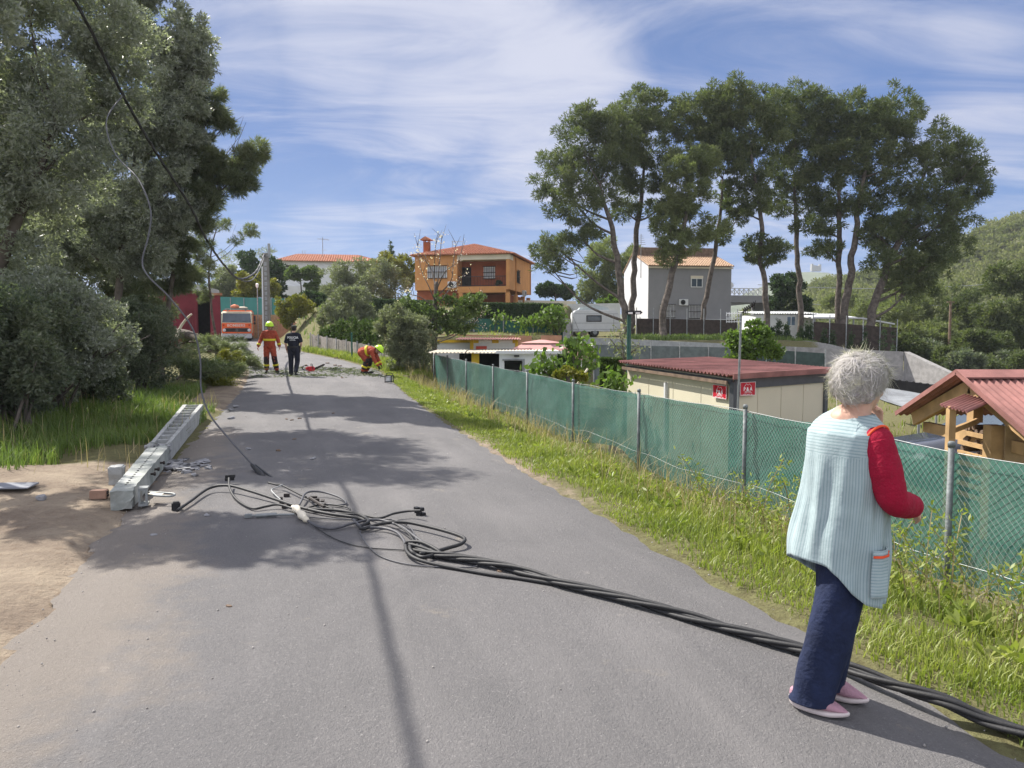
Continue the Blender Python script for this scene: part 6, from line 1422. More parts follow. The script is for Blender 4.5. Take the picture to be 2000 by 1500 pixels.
# smock
def stripes(name, axis):
    m, t, o = nm(name); uv = N('ShaderNodeUVMap', t); uv.uv_map = 'UVMap'; s_ = N('ShaderNodeSeparateXYZ', t); t.links.new(uv.outputs[0], s_.inputs[0])
    fr = mth(t, 'FRACT', mth(t, 'DIVIDE', s_.outputs[axis], .0125)); tri = mth(t, 'ABSOLUTE', mth(t, 'SUBTRACT', fr, .5)); f = sstep(t, tri, .13, .25)
    tcn = N('ShaderNodeTexCoord', t); n = N('ShaderNodeTexNoise', t, i_Scale=9.0, i_Detail=5.0); t.links.new(tcn.outputs['Object'], n.inputs['Vector'])
    c = mixc(t, f, (.225, .30, .315), (.325, .40, .41)); c = mixc(t, mth(t, 'MULTIPLY', sstep(t, n.outputs[0], .4, .7), .15), c, (.55, .66, .66))
    p = N('ShaderNodeBsdfPrincipled', t, i_Roughness=.85); p.inputs['Specular IOR Level'].default_value = .2; p.inputs['Sheen Weight'].default_value = .1; t.links.new(c, p.inputs['Base Color'])
    nb = N('ShaderNodeTexNoise', t, i_Scale=16.0, i_Detail=4.0, i_Roughness=.6); t.links.new(tcn.outputs['Object'], nb.inputs['Vector'])
    bp = N('ShaderNodeBump', t, i_Strength=.35, i_Distance=.012); t.links.new(nb.outputs[0], bp.inputs['Height']); t.links.new(bp.outputs[0], p.inputs['Normal']); t.links.new(p.outputs[0], o.inputs[0]); return m
M['smock_v'] = stripes('smock_vertical', 0); M['smock_h'] = stripes('smock_horizontal', 1)
zk = [1.318, 1.300, 1.275, 1.245, 1.205, 1.15, 1.08, 1.0, .9, .8, .7, .6, .48]
ak = [.080, .100, .138, .164, .176, .176, .176, .180, .183, .186, .188, .190, .190]; bk_ = [.074, .088, .112, .126, .140, .148, .153, .157, .158, .159, .160, .160, .160]
cxk = [1.456, 1.450, 1.440, 1.432, 1.426, 1.424, 1.423, 1.422, 1.416, 1.408, 1.400, 1.393, 1.388]
nzv, nph = 64, 140
def hemz(ph):   # ph: angle from forward, + to her left
    a = (ph + math.pi) % (2 * math.pi) - math.pi; d = math.degrees(a)
    if d > 0: return float(np.interp(d, [0, 60, 120, 150, 180], [.485, .52, .62, .655, .655]))
    return float(np.interp(d, [-180, -156, -142, -124, -105, -70, 0], [.655, .648, .615, .555, .510, .484, .485]))
gridv = []; 
for i in range(nzv):
    row = []
    for k in range(nph):
        ph = 2 * math.pi * k / nph; hz = hemz(ph); t = i / (nzv - 1); zt_ = 1.288 - .022 * math.cos(ph + math.radians(139)) - .03 * max(0, math.cos(ph))
        z = zt_ + (hz - zt_) * (t ** 1.05); zi = 1.318 - (zt_ - z) * (1.318 - .48) / max(.01, zt_ - .48) if z > 1.2 else z
        a, b, cxx = (float(np.interp(-zi, [-v for v in zk], arr)) for arr in (ak, bk_, cxk))
        amp = float(np.interp(-z, [-1.2, -1.08, -.9, -.5], [.001, .007, .013, .018]))
        fold = amp * (math.sin(6 * ph + 3.5 * noise.noise((math.cos(ph), math.sin(ph), z * 1.2)) + 1.4 * z) * .55 + 2.0 * noise.noise((math.cos(ph) * 2.6, math.sin(ph) * 2.6, z * 2.2)) + .7 * noise.noise((math.cos(ph) * 5, math.sin(ph) * 5, z * 7)))
        fl = .014 * ss(.95 - z, 0, .3) * max(0, math.cos(ph - math.radians(158))) ** 3      # flared back panel
        seam = -.008 * math.exp(-((math.degrees(ph) - 214) / 7.0) ** 2) * ss(.98 - z, 0, .2)
        r = 1 + (fold + fl + seam) / .18
        p = VV(cxx, 3.24 - (1.2 - z) * .01, z) + fw * (b * math.cos(ph) * r) + lw * (a * math.sin(ph) * r); row.append(p)
    gridv.append(row)
V = np.array([[p[:] for p in r] for r in gridv]).reshape(-1, 3); ii = np.arange(nzv * nph).reshape(nzv, nph); nx_ = np.roll(ii, -1, 1)
Fs = np.stack([ii[:-1].ravel(), ii[1:].ravel(), nx_[1:].ravel(), nx_[:-1].ravel()], 1)
sm = npmesh('smock', V, Fs); ul = sm.uv_layers.new(name='UVMap')
kk = np.tile(np.arange(nph), (nzv - 1, 1)); um = np.stack([kk, kk, kk + 1, kk + 1], -1).reshape(-1) * (2 * math.pi / nph) * .195
ul.data.foreach_set('uv', np.stack([um, V[Fs.ravel(), 2] + .02 * np.cos(um * 5)], 1).astype(np.float32).ravel())
zc_ = V[Fs].mean(1)[:, 2]; sm.materials.append(M['smock_v']); sm.materials.append(M['smock_h']); sm.polygons.foreach_set('material_index', (zc_ > 1.105).astype(np.int32))
sm = evaluated(sm, [('SOLIDIFY', dict(thickness=.004, offset=-1.0))]); sm.name = 'smock'
smo = link('smock', sm, None, wm, True, world=True)
def on_smock(ph, z, off):
    i = min(range(nzv), key=lambda i: abs(gridv[i][int(ph / (2 * math.pi) * nph) % nph].z - z)); k = ph / (2 * math.pi) * nph
    a, b = gridv[i][int(k) % nph], gridv[i][(int(k) + 1) % nph]; p = a.lerp(b, k - int(k)); n = (fw * math.cos(ph) + lw * math.sin(ph)); p = p.copy(); p.z = z; return p + n * off
def patch(ph0, ph1, z0, z1, off, n=14, axis_h=True):
    Vp = []; 
    for j in range(n + 1):
        for i in range(n + 1): Vp.append(on_smock(math.radians(ph0 + (ph1 - ph0) * i / n) % (2 * math.pi), z0 + (z1 - z0) * j / n, off))
    i_ = np.arange((n + 1) ** 2).reshape(n + 1, n + 1); Fp = np.stack([i_[:-1, :-1].ravel(), i_[:-1, 1:].ravel(), i_[1:, 1:].ravel(), i_[1:, :-1].ravel()], 1); me = npmesh('patch', np.array([p[:] for p in Vp]), Fp)
    u = me.uv_layers.new(name='UVMap'); Va = np.array([p[:] for p in Vp])[Fp.ravel()]; u.data.foreach_set('uv', np.stack([Va[:, 2] * 0, Va[:, 2]], 1).astype(np.float32).ravel())
    return evaluated(me, [('SOLIDIFY', dict(thickness=.006, offset=0))])
pk = patch(-104, -62, .545, .735, .020); po_ = link('pocket', pk, None, smo, True, world=True); pk.materials.clear(); pk.materials.append(M['smock_h'])
M['orange_trim'] = mat('orange_trim', (.75, .09, .03), .7, .05)
pk2 = patch(-104, -62, .708, .717, .026, 10); pk2.materials.clear(); link('pocket_trim', pk2, M['orange_trim'], po_, True, world=True)
# armhole piping, sleeves
M['red_knit'] = mat('red_knit', (.27, .004, .026), .9, .12, 12, .3, 90)
def sleeve(pts, rs, sq=1.0):
    bm = B(); P = smooth_path(pts, 8); n = len(P); rr = [float(np.interp(i / (n - 1), np.linspace(0, 1, len(rs)), rs)) for i in range(n)]
    rr = [r * (1 + .05 * noise.noise((i * .5, 2, 0))) for i, r in enumerate(rr)]; tube(bm, P, rr, 24, cap=False); ball(bm, P[0], (rr[0] * 1.0, rr[0] * 1.0, rr[0] * .98), 3)
    for v in bm.verts: v.co += v.normal * 0 + Vector((noise.noise(v.co * 22), noise.noise(v.co * 22 + Vector((5, 0, 0))), noise.noise(v.co * 30))) * .0035
    me = bpy.data.meshes.new('sleeve'); bm.to_mesh(me); bm.free(); return evaluated(me, [('SOLIDIFY', dict(thickness=.004, offset=-1))])
link('sleeve', sleeve([sR + VV(-.005, .0, .0), sR.lerp(eR, .5) + VV(-.005, -.012, 0), eR + VV(.005, -.005, -.01), eR.lerp(wR, .5) + VV(0, -.01, -.012), wR + VV(-.012, -.010, 0)], [.067, .066, .059, .055, .050]), M['red_knit'], wm, True, world=True)
link('sleeve', sleeve([sL, sL.lerp(eL, .5), eL, eL.lerp(wLh, .5), wLh - VV(0, 0, .02)], [.052, .056, .056, .05, .045]), M['red_knit'], wm, True, world=True)
bm = B(); nrm = VV(.40, -.80, -.35).normalized(); s_, u_ = frame_dir(nrm)
c_ = sR - nrm * .010; P = [c_ + (s_ * math.cos(a) * .068 + u_ * math.sin(a) * .070) for a in np.linspace(0, 2 * math.pi, 40)]; tube(bm, P, .0055, 8); obj('armhole_piping', bm, M['orange_trim'], smo, True, world=True)
# trousers
M['navy'] = mat('navy', (.013, .020, .052), .9, .22, 14, .4, 45)
bm = B(); 
def leg(bm, pts, rs):
    P = smooth_path(pts, 10); n = len(P); rings = []; seg = 28
    for i, p in enumerate(P):
        t = i / (n - 1); r = float(np.interp(t, np.linspace(0, 1, len(rs)), rs)); ring = []
        for k in range(seg):
            a = 2 * math.pi * k / seg; wv_ = 1 + .05 * math.sin(3 * a + 6 * t) + .06 * ss(t, .45, 1) * math.sin(26 * t + 1.5 * math.sin(a)) * (0.5 + .5 * math.cos(a - 2.6)) + .05 * noise.noise((a, t * 9, rs[0] * 50)); ring.append(bm.verts.new(p + VV(math.cos(a) * r * wv_, math.sin(a) * r * wv_ * .92, 0)))
        rings.append(ring)
    for a, b in zip(rings, rings[1:]):
        for k in range(seg): bm.faces.new((a[k], a[(k + 1) % seg], b[(k + 1) % seg], b[k]))
leg(bm, [(1.410, 3.190, .76), (1.390, 3.170, .60), (1.350, 3.155, .42), (1.305, 3.15, .22), (1.268, 3.15, .062)], [.094, .100, .098, .092, .088])
leg(bm, [(1.425, 3.28, .76), (1.425, 3.28, .60), (1.415, 3.28, .42), (1.395, 3.285, .22), (1.372, 3.285, .062)], [.105, .10, .092, .088, .084])
fixn(bm); me = bpy.data.meshes.new('trousers'); bm.to_mesh(me); bm.free(); me = evaluated(me, [('SOLIDIFY', dict(thickness=.004, offset=-1)), ('SUBSURF', dict(levels=1, render_levels=1))]); me.name = 'trousers'; link('trousers', me, M['navy'], wm, True, world=True)
# shoes
M['shoe_pink'] = mat('shoe_pink', (.42, .24, .29), .9, .08, 60, .4, 160)
M['sole'] = mat('sole', (.62, .54, .52), .7, .06, 8)
def shoe(heel, toe):
    h, t = Vector(heel), Vector(toe); f = (t - h); L = f.length; f.normalize(); s = VV(f.y, -f.x, 0); z0 = float(RZat(h.x, h.y)) + .001
    def outline(k, n=34):
        out = []
        for i in range(n):
            a = 2 * math.pi * i / n; x = (.5 - .5 * math.cos(a)); wd = .045 * (math.sin(math.pi * min(1, max(0, x)) ** .8) ** .5) * (.82 + .32 * x if x < .7 else 1.044 - .25 * (x - .7)); out.append((x, math.copysign(wd, math.sin(a)) if 0 < i < n and i != n // 2 else 0.0, k))
        return out
    def build(levels, nme, m, par):
        bm = B(); rings = []
        for zf, sc, x0, x1 in levels:
            ring = []
            for (x, y, _) in outline(1):
                xx = x0 + (x1 - x0) * x; p = h + f * (xx * L) + s * (y * sc); ring.append(bm.verts.new((p.x, p.y, z0 + zf(xx))))
            rings.append(ring)
        n = len(rings[0])
        for a, b in zip(rings, rings[1:]):
            for k in range(n): bm.faces.new((a[k], a[(k + 1) % n], b[(k + 1) % n], b[k]))
        bm.faces.new(list(reversed(rings[0]))); bm.faces.new(rings[-1]); fixn(bm); me = bpy.data.meshes.new(nme); bm.to_mesh(me); bm.free()
        me = evaluated(me, [('SUBSURF', dict(levels=1, render_levels=1))]); me.name = nme; me.materials.clear(); return link(nme, me, m, par, True, world=True)
    rock = lambda x: .010 * max(0, x - .72) / .28 + .012 * max(0, .10 - x) / .1
    so_ = [(lambda x: rock(x), .93, .03, .97), (lambda x: rock(x) + .006, 1.02, 0, 1.0), (lambda x: .030 - .012 * min(1, x * 1.6) + rock(x) + .010 * max(0, .3 - x), 1.06, -.01, 1.005), (lambda x: .034 - .012 * min(1, x * 1.6) + rock(x) + .012 * max(0, .3 - x), .98, .0, .99)]
    topz = lambda x: float(np.interp(x, [0, .15, .35, .55, .8, 1], [.085, .09, .092, .078, .050, .030]))
    up_ = [(lambda x: .028 - .010 * min(1, x * 1.6) + rock(x), .98, .01, .985), (lambda x: .026 + .45 * (topz(x) - .026), 1.0, .0, .975), (lambda x: .026 + .8 * (topz(x) - .026), .86, .015, .94), (lambda x: topz(x), .5, .04, .84)]
    u = build(up_, 'shoe', M['shoe_pink'], wm); build(so_, 'sole', M['sole'], u)
shoe((1.185, 3.195, 0), (1.385, 3.055, 0)); shoe((1.33, 3.325, 0), (1.525, 3.185, 0))
# ------------------------------------------------------------------ chainsaw and power pack
cx_, cy_ = px_x(607, 28.6), 28.6; t = thing('chainsaw', 'red chainsaw standing on the road among the pine litter', 'chainsaw', (cx_, cy_, GZ(cx_, cy_)), .5)
bm = B(); bx(bm, (0, 0, .11), (.26, .18, .18), 0, .03); bx(bm, (-.12, 0, .13), (.14, .12, .12), 0, .03); obj('body', bm, mat('saw_red', (.55, .03, .04), .4, .08, 6), t)
bm = B(); prism(bm, [(.12, 0, .06), (.50, 0, .22), (.53, 0, .27), (.48, 0, .29), (.12, 0, .14)], (0, .012, 0)); fixn(bm); obj('guide_bar', bm, M['iron'], t)
bm = B(); tube(bm, smooth_path([(.05, -.09, .1), (.03, -.1, .28), (.03, .1, .28), (.05, .09, .1)], 5), .014, 6); tube(bm, smooth_path([(-.15, 0, .06), (-.30, 0, .10), (-.28, 0, .22), (-.1, 0, .22)], 5), .016, 6); obj('handle', bm, M['black_plastic'], t)
bx_, by_ = px_x(760, 24.3), 24.3; t = thing('power_pack', 'small black framed power pack standing at the right road edge near the weeds', 'power pack', (bx_, by_, GZ(bx_, by_)), -.2)
bm = B(); bx(bm, (0, 0, .11), (.17, .18, .16), 0, .02); obj('motor', bm, M['bumper'], t)
bm = B()
for x in (-.105, .105):
    for y in (-.10, .10): tube(bm, [(x, y, .0), (x, y, .21)], .014, 6)
for z in (.02, .21):
    for y in (-.10, .10): tube(bm, [(-.105, y, z), (.105, y, z)], .014, 6)
    for x in (-.105, .105): tube(bm, [(x, -.10, z), (x, .10, z)], .014, 6)
tube(bm, smooth_path([(-.105, 0, .21), (-.08, 0, .29), (.08, 0, .29), (.105, 0, .21)], 5), .012, 6); obj('frame', bm, M['black_plastic'], t)
bm = B(); bx(bm, (0, -.095, .10), (.12, .02, .11), 0, .01); obj('cover', bm, M['white_metal'], t)
# ------------------------------------------------------------------ the tall pine group on the right
def pine(label, trunk, rad, clumps, Y, n=15000, m='pine', L=.36, W=.062, tr2=None, **k):
    return tree('pine_tree', label, 'pine tree', trunk, rad, [(c[0], c[1], c[2] * 1.12, c[3] * 1.1) + tuple(c[4:]) for c in clumps], Y, int(n * 1.9), L, W, M[m], M['bark'], 'tall pines on the terrace', k=k.get('k', 34), sub=k.get('sub', .24), shell=.36, jit=.75, nsp=2)
pine('leaning pine at the left end of the row with a low drooping branch', [(1222, 640), (1214, 570), (1205, 500), (1190, 430), (1172, 360)], [.50, .42, .38, .30, .15],
     [(1085, 350, 42, 52), (1135, 285, 52, 62), (1180, 235, 45, 45), (1120, 395, 50, 40), (1175, 355, 40, 42, 1), (1085, 480, 45, 24), (1130, 455, 42, 22), (1200, 290, 40, 50), (1070, 515, 28, 20)], 56, 19000)
pine('straight tall pine second from the left, close behind the leaning one', [(1232, 640), (1238, 560), (1240, 480), (1250, 400), (1258, 320)], [.42, .38, .33, .28, .12],
     [(1255, 215, 46, 42), (1230, 280, 40, 52), (1280, 280, 42, 55), (1255, 350, 42, 40), (1220, 410, 28, 20), (1290, 400, 26, 24)], 58, 15000)
pine('lighter green pine with forked trunk in front of the grey house', [(1293, 620), (1310, 545), (1325, 490), (1338, 430), (1345, 370)], [.42, .38, .34, .26, .10],
     [(1340, 330, 48, 34), (1375, 320, 36, 32), (1315, 390, 36, 36), (1350, 390, 42, 34), (1300, 440, 34, 24), (1330, 470, 45, 24), (1390, 450, 32, 22), (1310, 500, 26, 18)], 55, 14000, 'pine_light')
bmk = bpy.data.objects['trunk.002'] if 'trunk.002' in bpy.data.objects else None
pine('slender pine leaning right before the right half of the grey house', [(1366, 655), (1380, 580), (1395, 500), (1406, 430), (1412, 350)], [.36, .32, .28, .22, .10],
     [(1395, 215, 52, 46), (1350, 230, 46, 44), (1415, 290, 44, 50), (1380, 280, 42, 40), (1425, 380, 30, 30), (1400, 460, 28, 14), (1445, 420, 20, 18)], 58, 15000)
pine('pine with a wavy trunk and a separate round tuft of needles low down', [(1497, 645), (1495, 580), (1485, 500), (1488, 430), (1475, 350), (1465, 290)], [.38, .34, .30, .26, .20, .10],
     [(1455, 200, 55, 45), (1430, 260, 45, 42), (1490, 250, 46, 50), (1465, 320, 45, 42), (1490, 385, 34, 26), (1490, 500, 36, 26), (1480, 475, 28, 18), (1445, 400, 26, 22), (1520, 480, 22, 16)], 57, 17000)
pine('pine with bare straight trunk in the middle of the row', [(1565, 665), (1562, 580), (1558, 500), (1553, 420), (1550, 340)], [.38, .34, .30, .26, .10],
     [(1570, 205, 48, 42), (1530, 240, 42, 50), (1590, 265, 42, 52), (1550, 320, 46, 42), (1530, 400, 30, 26), (1590, 390, 30, 26), (1560, 350, 40, 30)], 59, 15000)
pine('pine with dark upright trunk left of the thick forked one', [(1634, 660), (1638, 570), (1640, 480), (1640, 400), (1635, 330)], [.36, .33, .30, .26, .10],
     [(1620, 270, 42, 42), (1640, 225, 40, 40), (1620, 340, 42, 42), (1650, 320, 42, 44), (1600, 440, 42, 16), (1610, 485, 36, 14), (1640, 400, 36, 26)], 58, 14000)
pine('thick forked pine with a high crown in the right half of the row', [(1648, 655), (1655, 570), (1662, 500), (1675, 420), (1690, 330), (1698, 270)], [.50, .46, .40, .32, .22, .10],
     [(1690, 220, 50, 44), (1750, 215, 48, 46), (1720, 270, 52, 46), (1675, 290, 42, 42), (1770, 290, 40, 40), (1730, 350, 45, 34), (1690, 390, 40, 26), (1715, 440, 30, 18)], 57, 17000)
pine('broad dark pine at the right end of the row with a slanting trunk', [(1698, 640), (1718, 560), (1745, 490), (1775, 410), (1805, 340)], [.50, .46, .40, .32, .14],
     [(1830, 290, 52, 48), (1875, 330, 42, 52), (1810, 360, 55, 46), (1870, 410, 40, 38), (1760, 430, 55, 36), (1820, 450, 52, 36), (1740, 500, 55, 40), (1800, 520, 55, 36), (1850, 480, 42, 28), (1715, 460, 36, 30), (1780, 560, 45, 22), (1895, 360, 30, 40)], 56, 26000)
# ------------------------------------------------------------------ big trees along the left side
def near(name, label, cat, trunk, rad, clumps, Y, n, L, W, m, bark='bark_olive', group=None, **k):
    return tree(name, label, cat, trunk, rad, clumps, Y, n, L, W, M[m], M[bark], group, k=k.get('k', 46), sub=k.get('sub', .24), shell=k.get('shell', .40), jit=.8, nsp=3, minz=k.get('minz'))
near('olive_tree', 'large silvery olive tree filling the top left corner', 'olive tree', [(-60, 760), (-20, 560), (60, 380), (110, 220)], [.22, .2, .16, .09],
     [(60, 130, 150, 150), (200, 60, 110, 110, 1), (-80, 250, 170, 170), (120, 300, 130, 110), (40, -100, 190, 130), (215, 190, 80, 80, 1), (-40, 430, 150, 130)], 14.5, 150000, .10, .027, 'olive', k=60)
near('olive_tree', 'nearest olive tree, its branches just reaching into the upper left frame edge', 'olive tree', [(-190, 800), (-185, 450), (-165, 150), (-140, -20)], [.12, .10, .08, .05],
     [(-115, -75, 125, 110), (-75, 25, 95, 90, -.4), (-190, 10, 120, 110), (-60, -190, 110, 90, .4), (-200, 180, 110, 100, .3)], 9.5, 46000, .085, .023, 'olive', k=44)
near('olive_tree', 'tall grey green olive tree standing right of the corner olive, edge against the sky', 'olive tree', [(215, 770), (225, 600), (250, 420), (270, 260)], [.20, .18, .14, .08],
     [(280, 60, 80, 100), (330, 150, 72, 80), (270, 250, 100, 80), (345, 250, 55, 70), (220, 380, 110, 90), (330, 380, 62, 70), (370, 75, 42, 60), (402, 130, 30, 22), (300, -60, 80, 80), (160, 480, 110, 80), (290, 480, 70, 60)], 21, 160000, .12, .032, 'olive', k=50)
near('pine_tree', 'dark pine reaching a long branch out to the right against the blue sky', 'pine tree', [(318, 690), (335, 560), (350, 430), (348, 300)], [.12, .11, .10, .07],
     [(400, 225, 32, 26), (425, 205, 16, 30), (385, 300, 45, 45), (430, 330, 42, 26), (470, 315, 38, 26), (500, 295, 26, 26), (455, 360, 44, 22), (395, 380, 45, 38), (370, 450, 45, 42), (350, 200, 55, 60), (340, 330, 60, 60), (330, 520, 60, 46), (440, 245, 22, 16), (395, 420, 30, 30)], 22, 66000, .23, .019, 'pine_near', 'bark', k=26, sub=.26)
near('pine_tree', 'gloomy pine filling the gap low down behind the olive trees', 'pine tree', [(120, 780), (110, 600), (100, 480)], [.2, .18, .12],
     [(60, 480, 140, 120), (190, 540, 120, 100), (270, 600, 75, 60), (-60, 560, 140, 130), (130, 640, 120, 70), (250, 530, 70, 60), (40, 340, 130, 100), (170, 400, 110, 90), (250, 430, 70, 70), (100, 230, 130, 100)], 24.5, 100000, .25, .028, 'pine_near', 'bark', k=40)
# slim pine sapling in front of the garage
near('pine_sapling', 'thin bare pine sapling with one twig of needles before the red garage', 'sapling', [(420, 650), (412, 590), (408, 540), (414, 480), (424, 445)], [.10, .08, .07, .05, .03],
     [(488, 450, 20, 12), (440, 440, 16, 10), (400, 520, 26, 26), (395, 570, 20, 18), (385, 480, 24, 26), (460, 470, 12, 8)], 33, 7000, .22, .02, 'pine_near', 'bark', k=14)
# dark bushes at their feet
bush_g = 'dark bushes under the trees on the left'
for (lab, c, Y, n, mm) in [('large dark bush at the left frame edge, just above the grass', [(20, 720, 120, 110), (-60, 640, 100, 100), (80, 640, 90, 70)], 12.5, 42000, 'shrub'),
                           ('dark bush in the middle of the left thicket, over the grass bank', [(140, 690, 85, 85), (200, 740, 60, 55), (110, 610, 75, 60)], 16, 40000, 'shrub'),
                           ('dark twiggy bush at the right end of the left thicket', [(250, 690, 62, 75), (285, 640, 48, 55), (230, 620, 60, 50), (312, 660, 40, 46), (300, 715, 36, 40)], 19, 40000, 'shrub'),
                           ('grey leaved low bush at the far left edge of the thicket', [(10, 650, 110, 90), (-70, 760, 120, 80), (60, 740, 70, 50)], 11.5, 42000, 'shrub'),
                           ('broad dull green bush hanging over the middle of the left grass bank', [(90, 600, 100, 70), (180, 660, 90, 80), (60, 740, 90, 50)], 14, 46000, 'olive')]:
    b = at(c[0][0], 740, Y); b.z = GZ(b.x, b.y)
    r = thing('bush', lab, 'bush', b, 0, bush_g); E = [pxell(q, Y) for q in c]
    foliage('foliage', E, n, .075, .030, M[mm], r, k=48, sub=.30, shell=.45, nsp=3, minz=b.z + .02)
    bm = B()
    for e in E:
        for _ in range(6):
            tip = Vector(e[:3]) + Vector((random.uniform(-1, 1) * e[3], random.uniform(-1, 1) * e[3], random.uniform(-.6, .8) * e[5])); q = b + Vector((random.uniform(-.4, .4), random.uniform(-.3, .3), -.1)); tube(bm, smooth_path([q, q.lerp(tip, .5) + Vector((0, 0, .2)), tip], 4), [.03, .028, .026, .024, .02, .018, .014, .01, .006], 5)
    obj('stem', bm, M['bark_olive'], r, True, world=True)
# dead grass tangle under the thicket
# ------------------------------------------------------------------ middle distance trees and shrubs
def bushy(name, label, cat, clumps, Y, n, m, L=.28, W=.10, trunk=None, group=None, k=26, sub=.28, bark='bark_olive', jit=.8, nsp=2):
    cx0 = sum(c[0] for c in clumps) / len(clumps); E = [pxell(c, Y) for c in clumps]
    b = at(cx0, 655, Y); b.z = GZ(b.x, b.y); r = thing(name, label, cat, b, 0, group)
    T = [b - Vector((0, 0, .2))] + ([at(x, y, Y) for x, y in trunk] if trunk else [b + Vector((0, 0, max(.4, (E[0][2] - b.z) * .5))), Vector(E[0][:3])])
    limbs('trunk', T, [.16, .12, .07] if len(T) == 3 else list(np.linspace(.15, .06, len(T))), [e[:3] for e in E], M[bark], r); foliage('crown', E, n, L, W, M[m], r, k, sub, .40, jit, None, nsp)
    return r
bushy('tree', 'dark glossy green tree left of the concrete pole on the rise', 'tree', [(490, 530, 42, 36), (530, 540, 28, 40), (460, 555, 30, 26), (540, 580, 20, 20)], 80, 11000, 'hedge', .42, .16)
bushy('tree', 'bare twiggy pale tree rising behind the dark green tree', 'tree', [(470, 500, 45, 14), (520, 495, 30, 12), (440, 520, 30, 20)], 88, 1800, 'olive_far', .35, .05)
bushy('tree', 'yellow green mimosa tree beside the small white street lamp', 'tree', [(490, 555, 26, 26), (515, 565, 22, 22), (480, 575, 22, 16), (535, 560, 12, 18)], 74, 9000, 'yellow', .34, .10)
bushy('tree', 'pale olive tree showing behind the red garage roof', 'tree', [(440, 545, 26, 26), (425, 570, 26, 18), (450, 575, 20, 16)], 78, 6000, 'olive_far', .34, .10)
bushy('shrub', 'yellow flowering climber spilling over the orange brick wall', 'shrub', [(572, 595, 34, 24), (560, 612, 22, 16), (590, 605, 24, 22), (560, 630, 12, 16)], 59, 10000, 'yellow', .22, .08)
bushy('shrub', 'dark clipped laurel behind the yellow flowering climber', 'shrub', [(620, 590, 22, 18), (600, 585, 20, 14), (632, 600, 16, 20)], 64, 7000, 'hedge', .28, .10)
bushy('tree', 'small green fruit tree in front of the white house', 'tree', [(585, 535, 24, 14), (610, 532, 18, 14), (570, 540, 14, 10), (612, 560, 16, 22)], 78, 6500, 'green', .32, .12, trunk=[(590, 575), (586, 545)])
bushy('olive_tree', 'wide grey olive tree in front of the white house, above the hedge', 'olive tree', [(670, 545, 45, 34), (725, 540, 50, 32), (765, 555, 30, 34), (650, 570, 30, 24), (710, 575, 60, 22)], 70, 17000, 'olive_far', .34, .08)
bushy('tree', 'yellow green tree between the white house and the orange house', 'tree', [(765, 525, 36, 26), (790, 520, 18, 26), (740, 530, 28, 20), (795, 550, 14, 24)], 80, 10000, 'yellow', .36, .12)
bushy('olive_tree', 'pale olive tree above the row of clipped cypresses', 'olive tree', [(680, 598, 44, 30), (650, 620, 28, 30), (715, 610, 26, 26), (690, 575, 30, 16)], 52, 13000, 'olive_far', .26, .06)
# dark conifer far away
q = at(763, 505, 110); t = thing('conifer', 'narrow dark spiky conifer on the skyline between two houses', 'conifer', (q.x, q.y, GZ(q.x, q.y)))
bm = B(); zt = at(763, 471, 110).z; cyl(bm, (q.x, q.y, GZ(q.x, q.y) - .3), (q.x, q.y, zt), .2, .03); obj('trunk', bm, M['bark'], t, world=True)
foliage('crown', [(q.x, q.y, zt - .3 - i * .62, .12 + i * .19, .12 + i * .19, .30) for i in range(8)], 4200, .38, .10, M['hedge'], t, k=14, sub=.5)
# big grey olive shrub at the end of the green fence
bushy('olive_tree', 'big grey green olive bush between the green fence end and the bending firefighter', 'olive tree', [(790, 650, 40, 46), (815, 690, 34, 42), (770, 665, 28, 36), (770, 620, 28, 24), (820, 640, 26, 30), (790, 710, 30, 26), (745, 640, 16, 18)], 29.5, 34000, 'olive_far', .13, .030, trunk=[(775, 722), (785, 690)], k=34, nsp=3)
# almond with blossoms
A_ = [(848, 690), (850, 640), (850, 590), (853, 550)]
al = thing('almond_tree', 'upright almond tree with long bare shoots and pink blossom before the orange house', 'almond tree', tuple(at(848, 700, 31)), 0); al.location.z = GZ(al.location.x, 31)
bm = B(); T = [Vector((al.location.x, 31, al.location.z - .2))] + [at(x, y, 31) for x, y in A_]; tube(bm, smooth_path(T, 4), list(np.linspace(.13, .07, 17)), 8)
shoots = [[(850, 600), (848, 540), (850, 490), (852, 465)], [(853, 570), (858, 520), (862, 470), (864, 462)], [(850, 590), (838, 560), (822, 525), (815, 470)], [(853, 565), (870, 530), (895, 510), (905, 470)], [(852, 580), (880, 550), (885, 520), (890, 475)], [(850, 610), (870, 575), (890, 555), (915, 525)], [(850, 660), (880, 655), (920, 630), (948, 640)], [(850, 670), (890, 655), (930, 625), (942, 610)], [(850, 640), (815, 625), (790, 610), (780, 598)], [(850, 625), (900, 600), (930, 590), (940, 575)], [(850, 600), (820, 580), (800, 575), (790, 570)], [(850, 615), (830, 640), (820, 650), (812, 660)], [(850, 560), (842, 525), (822, 500), (812, 492)]]
tips = []
for s_ in shoots:
    P = smooth_path([at(x, y, 31 + random.uniform(-.8, .8) * (i > 0)) for i, (x, y) in enumerate(s_)], 4); tube(bm, P, list(np.linspace(.028, .007, len(P))), 6); tips += P[len(P) // 2:]
    for _ in range(3):
        a = P[random.randint(4, len(P) - 1)]; tube(bm, [a, a + Vector((random.uniform(-.4, .4), random.uniform(-.3, .3), random.uniform(.1, .7)))], [.012, .005], 5)
obj('trunk', bm, M['bark'], al, True, world=True)
foliage('crown', [pxell(c, 31) for c in [(910, 600, 40, 26, .5), (880, 620, 36, 22), (830, 610, 34, 20), (800, 590, 22, 14), (925, 585, 22, 16), (870, 585, 24, 14), (820, 640, 26, 14), (900, 640, 30, 14), (860, 640, 26, 14)]], 7500, .15, .07, M['green'], al, k=22, sub=.26)
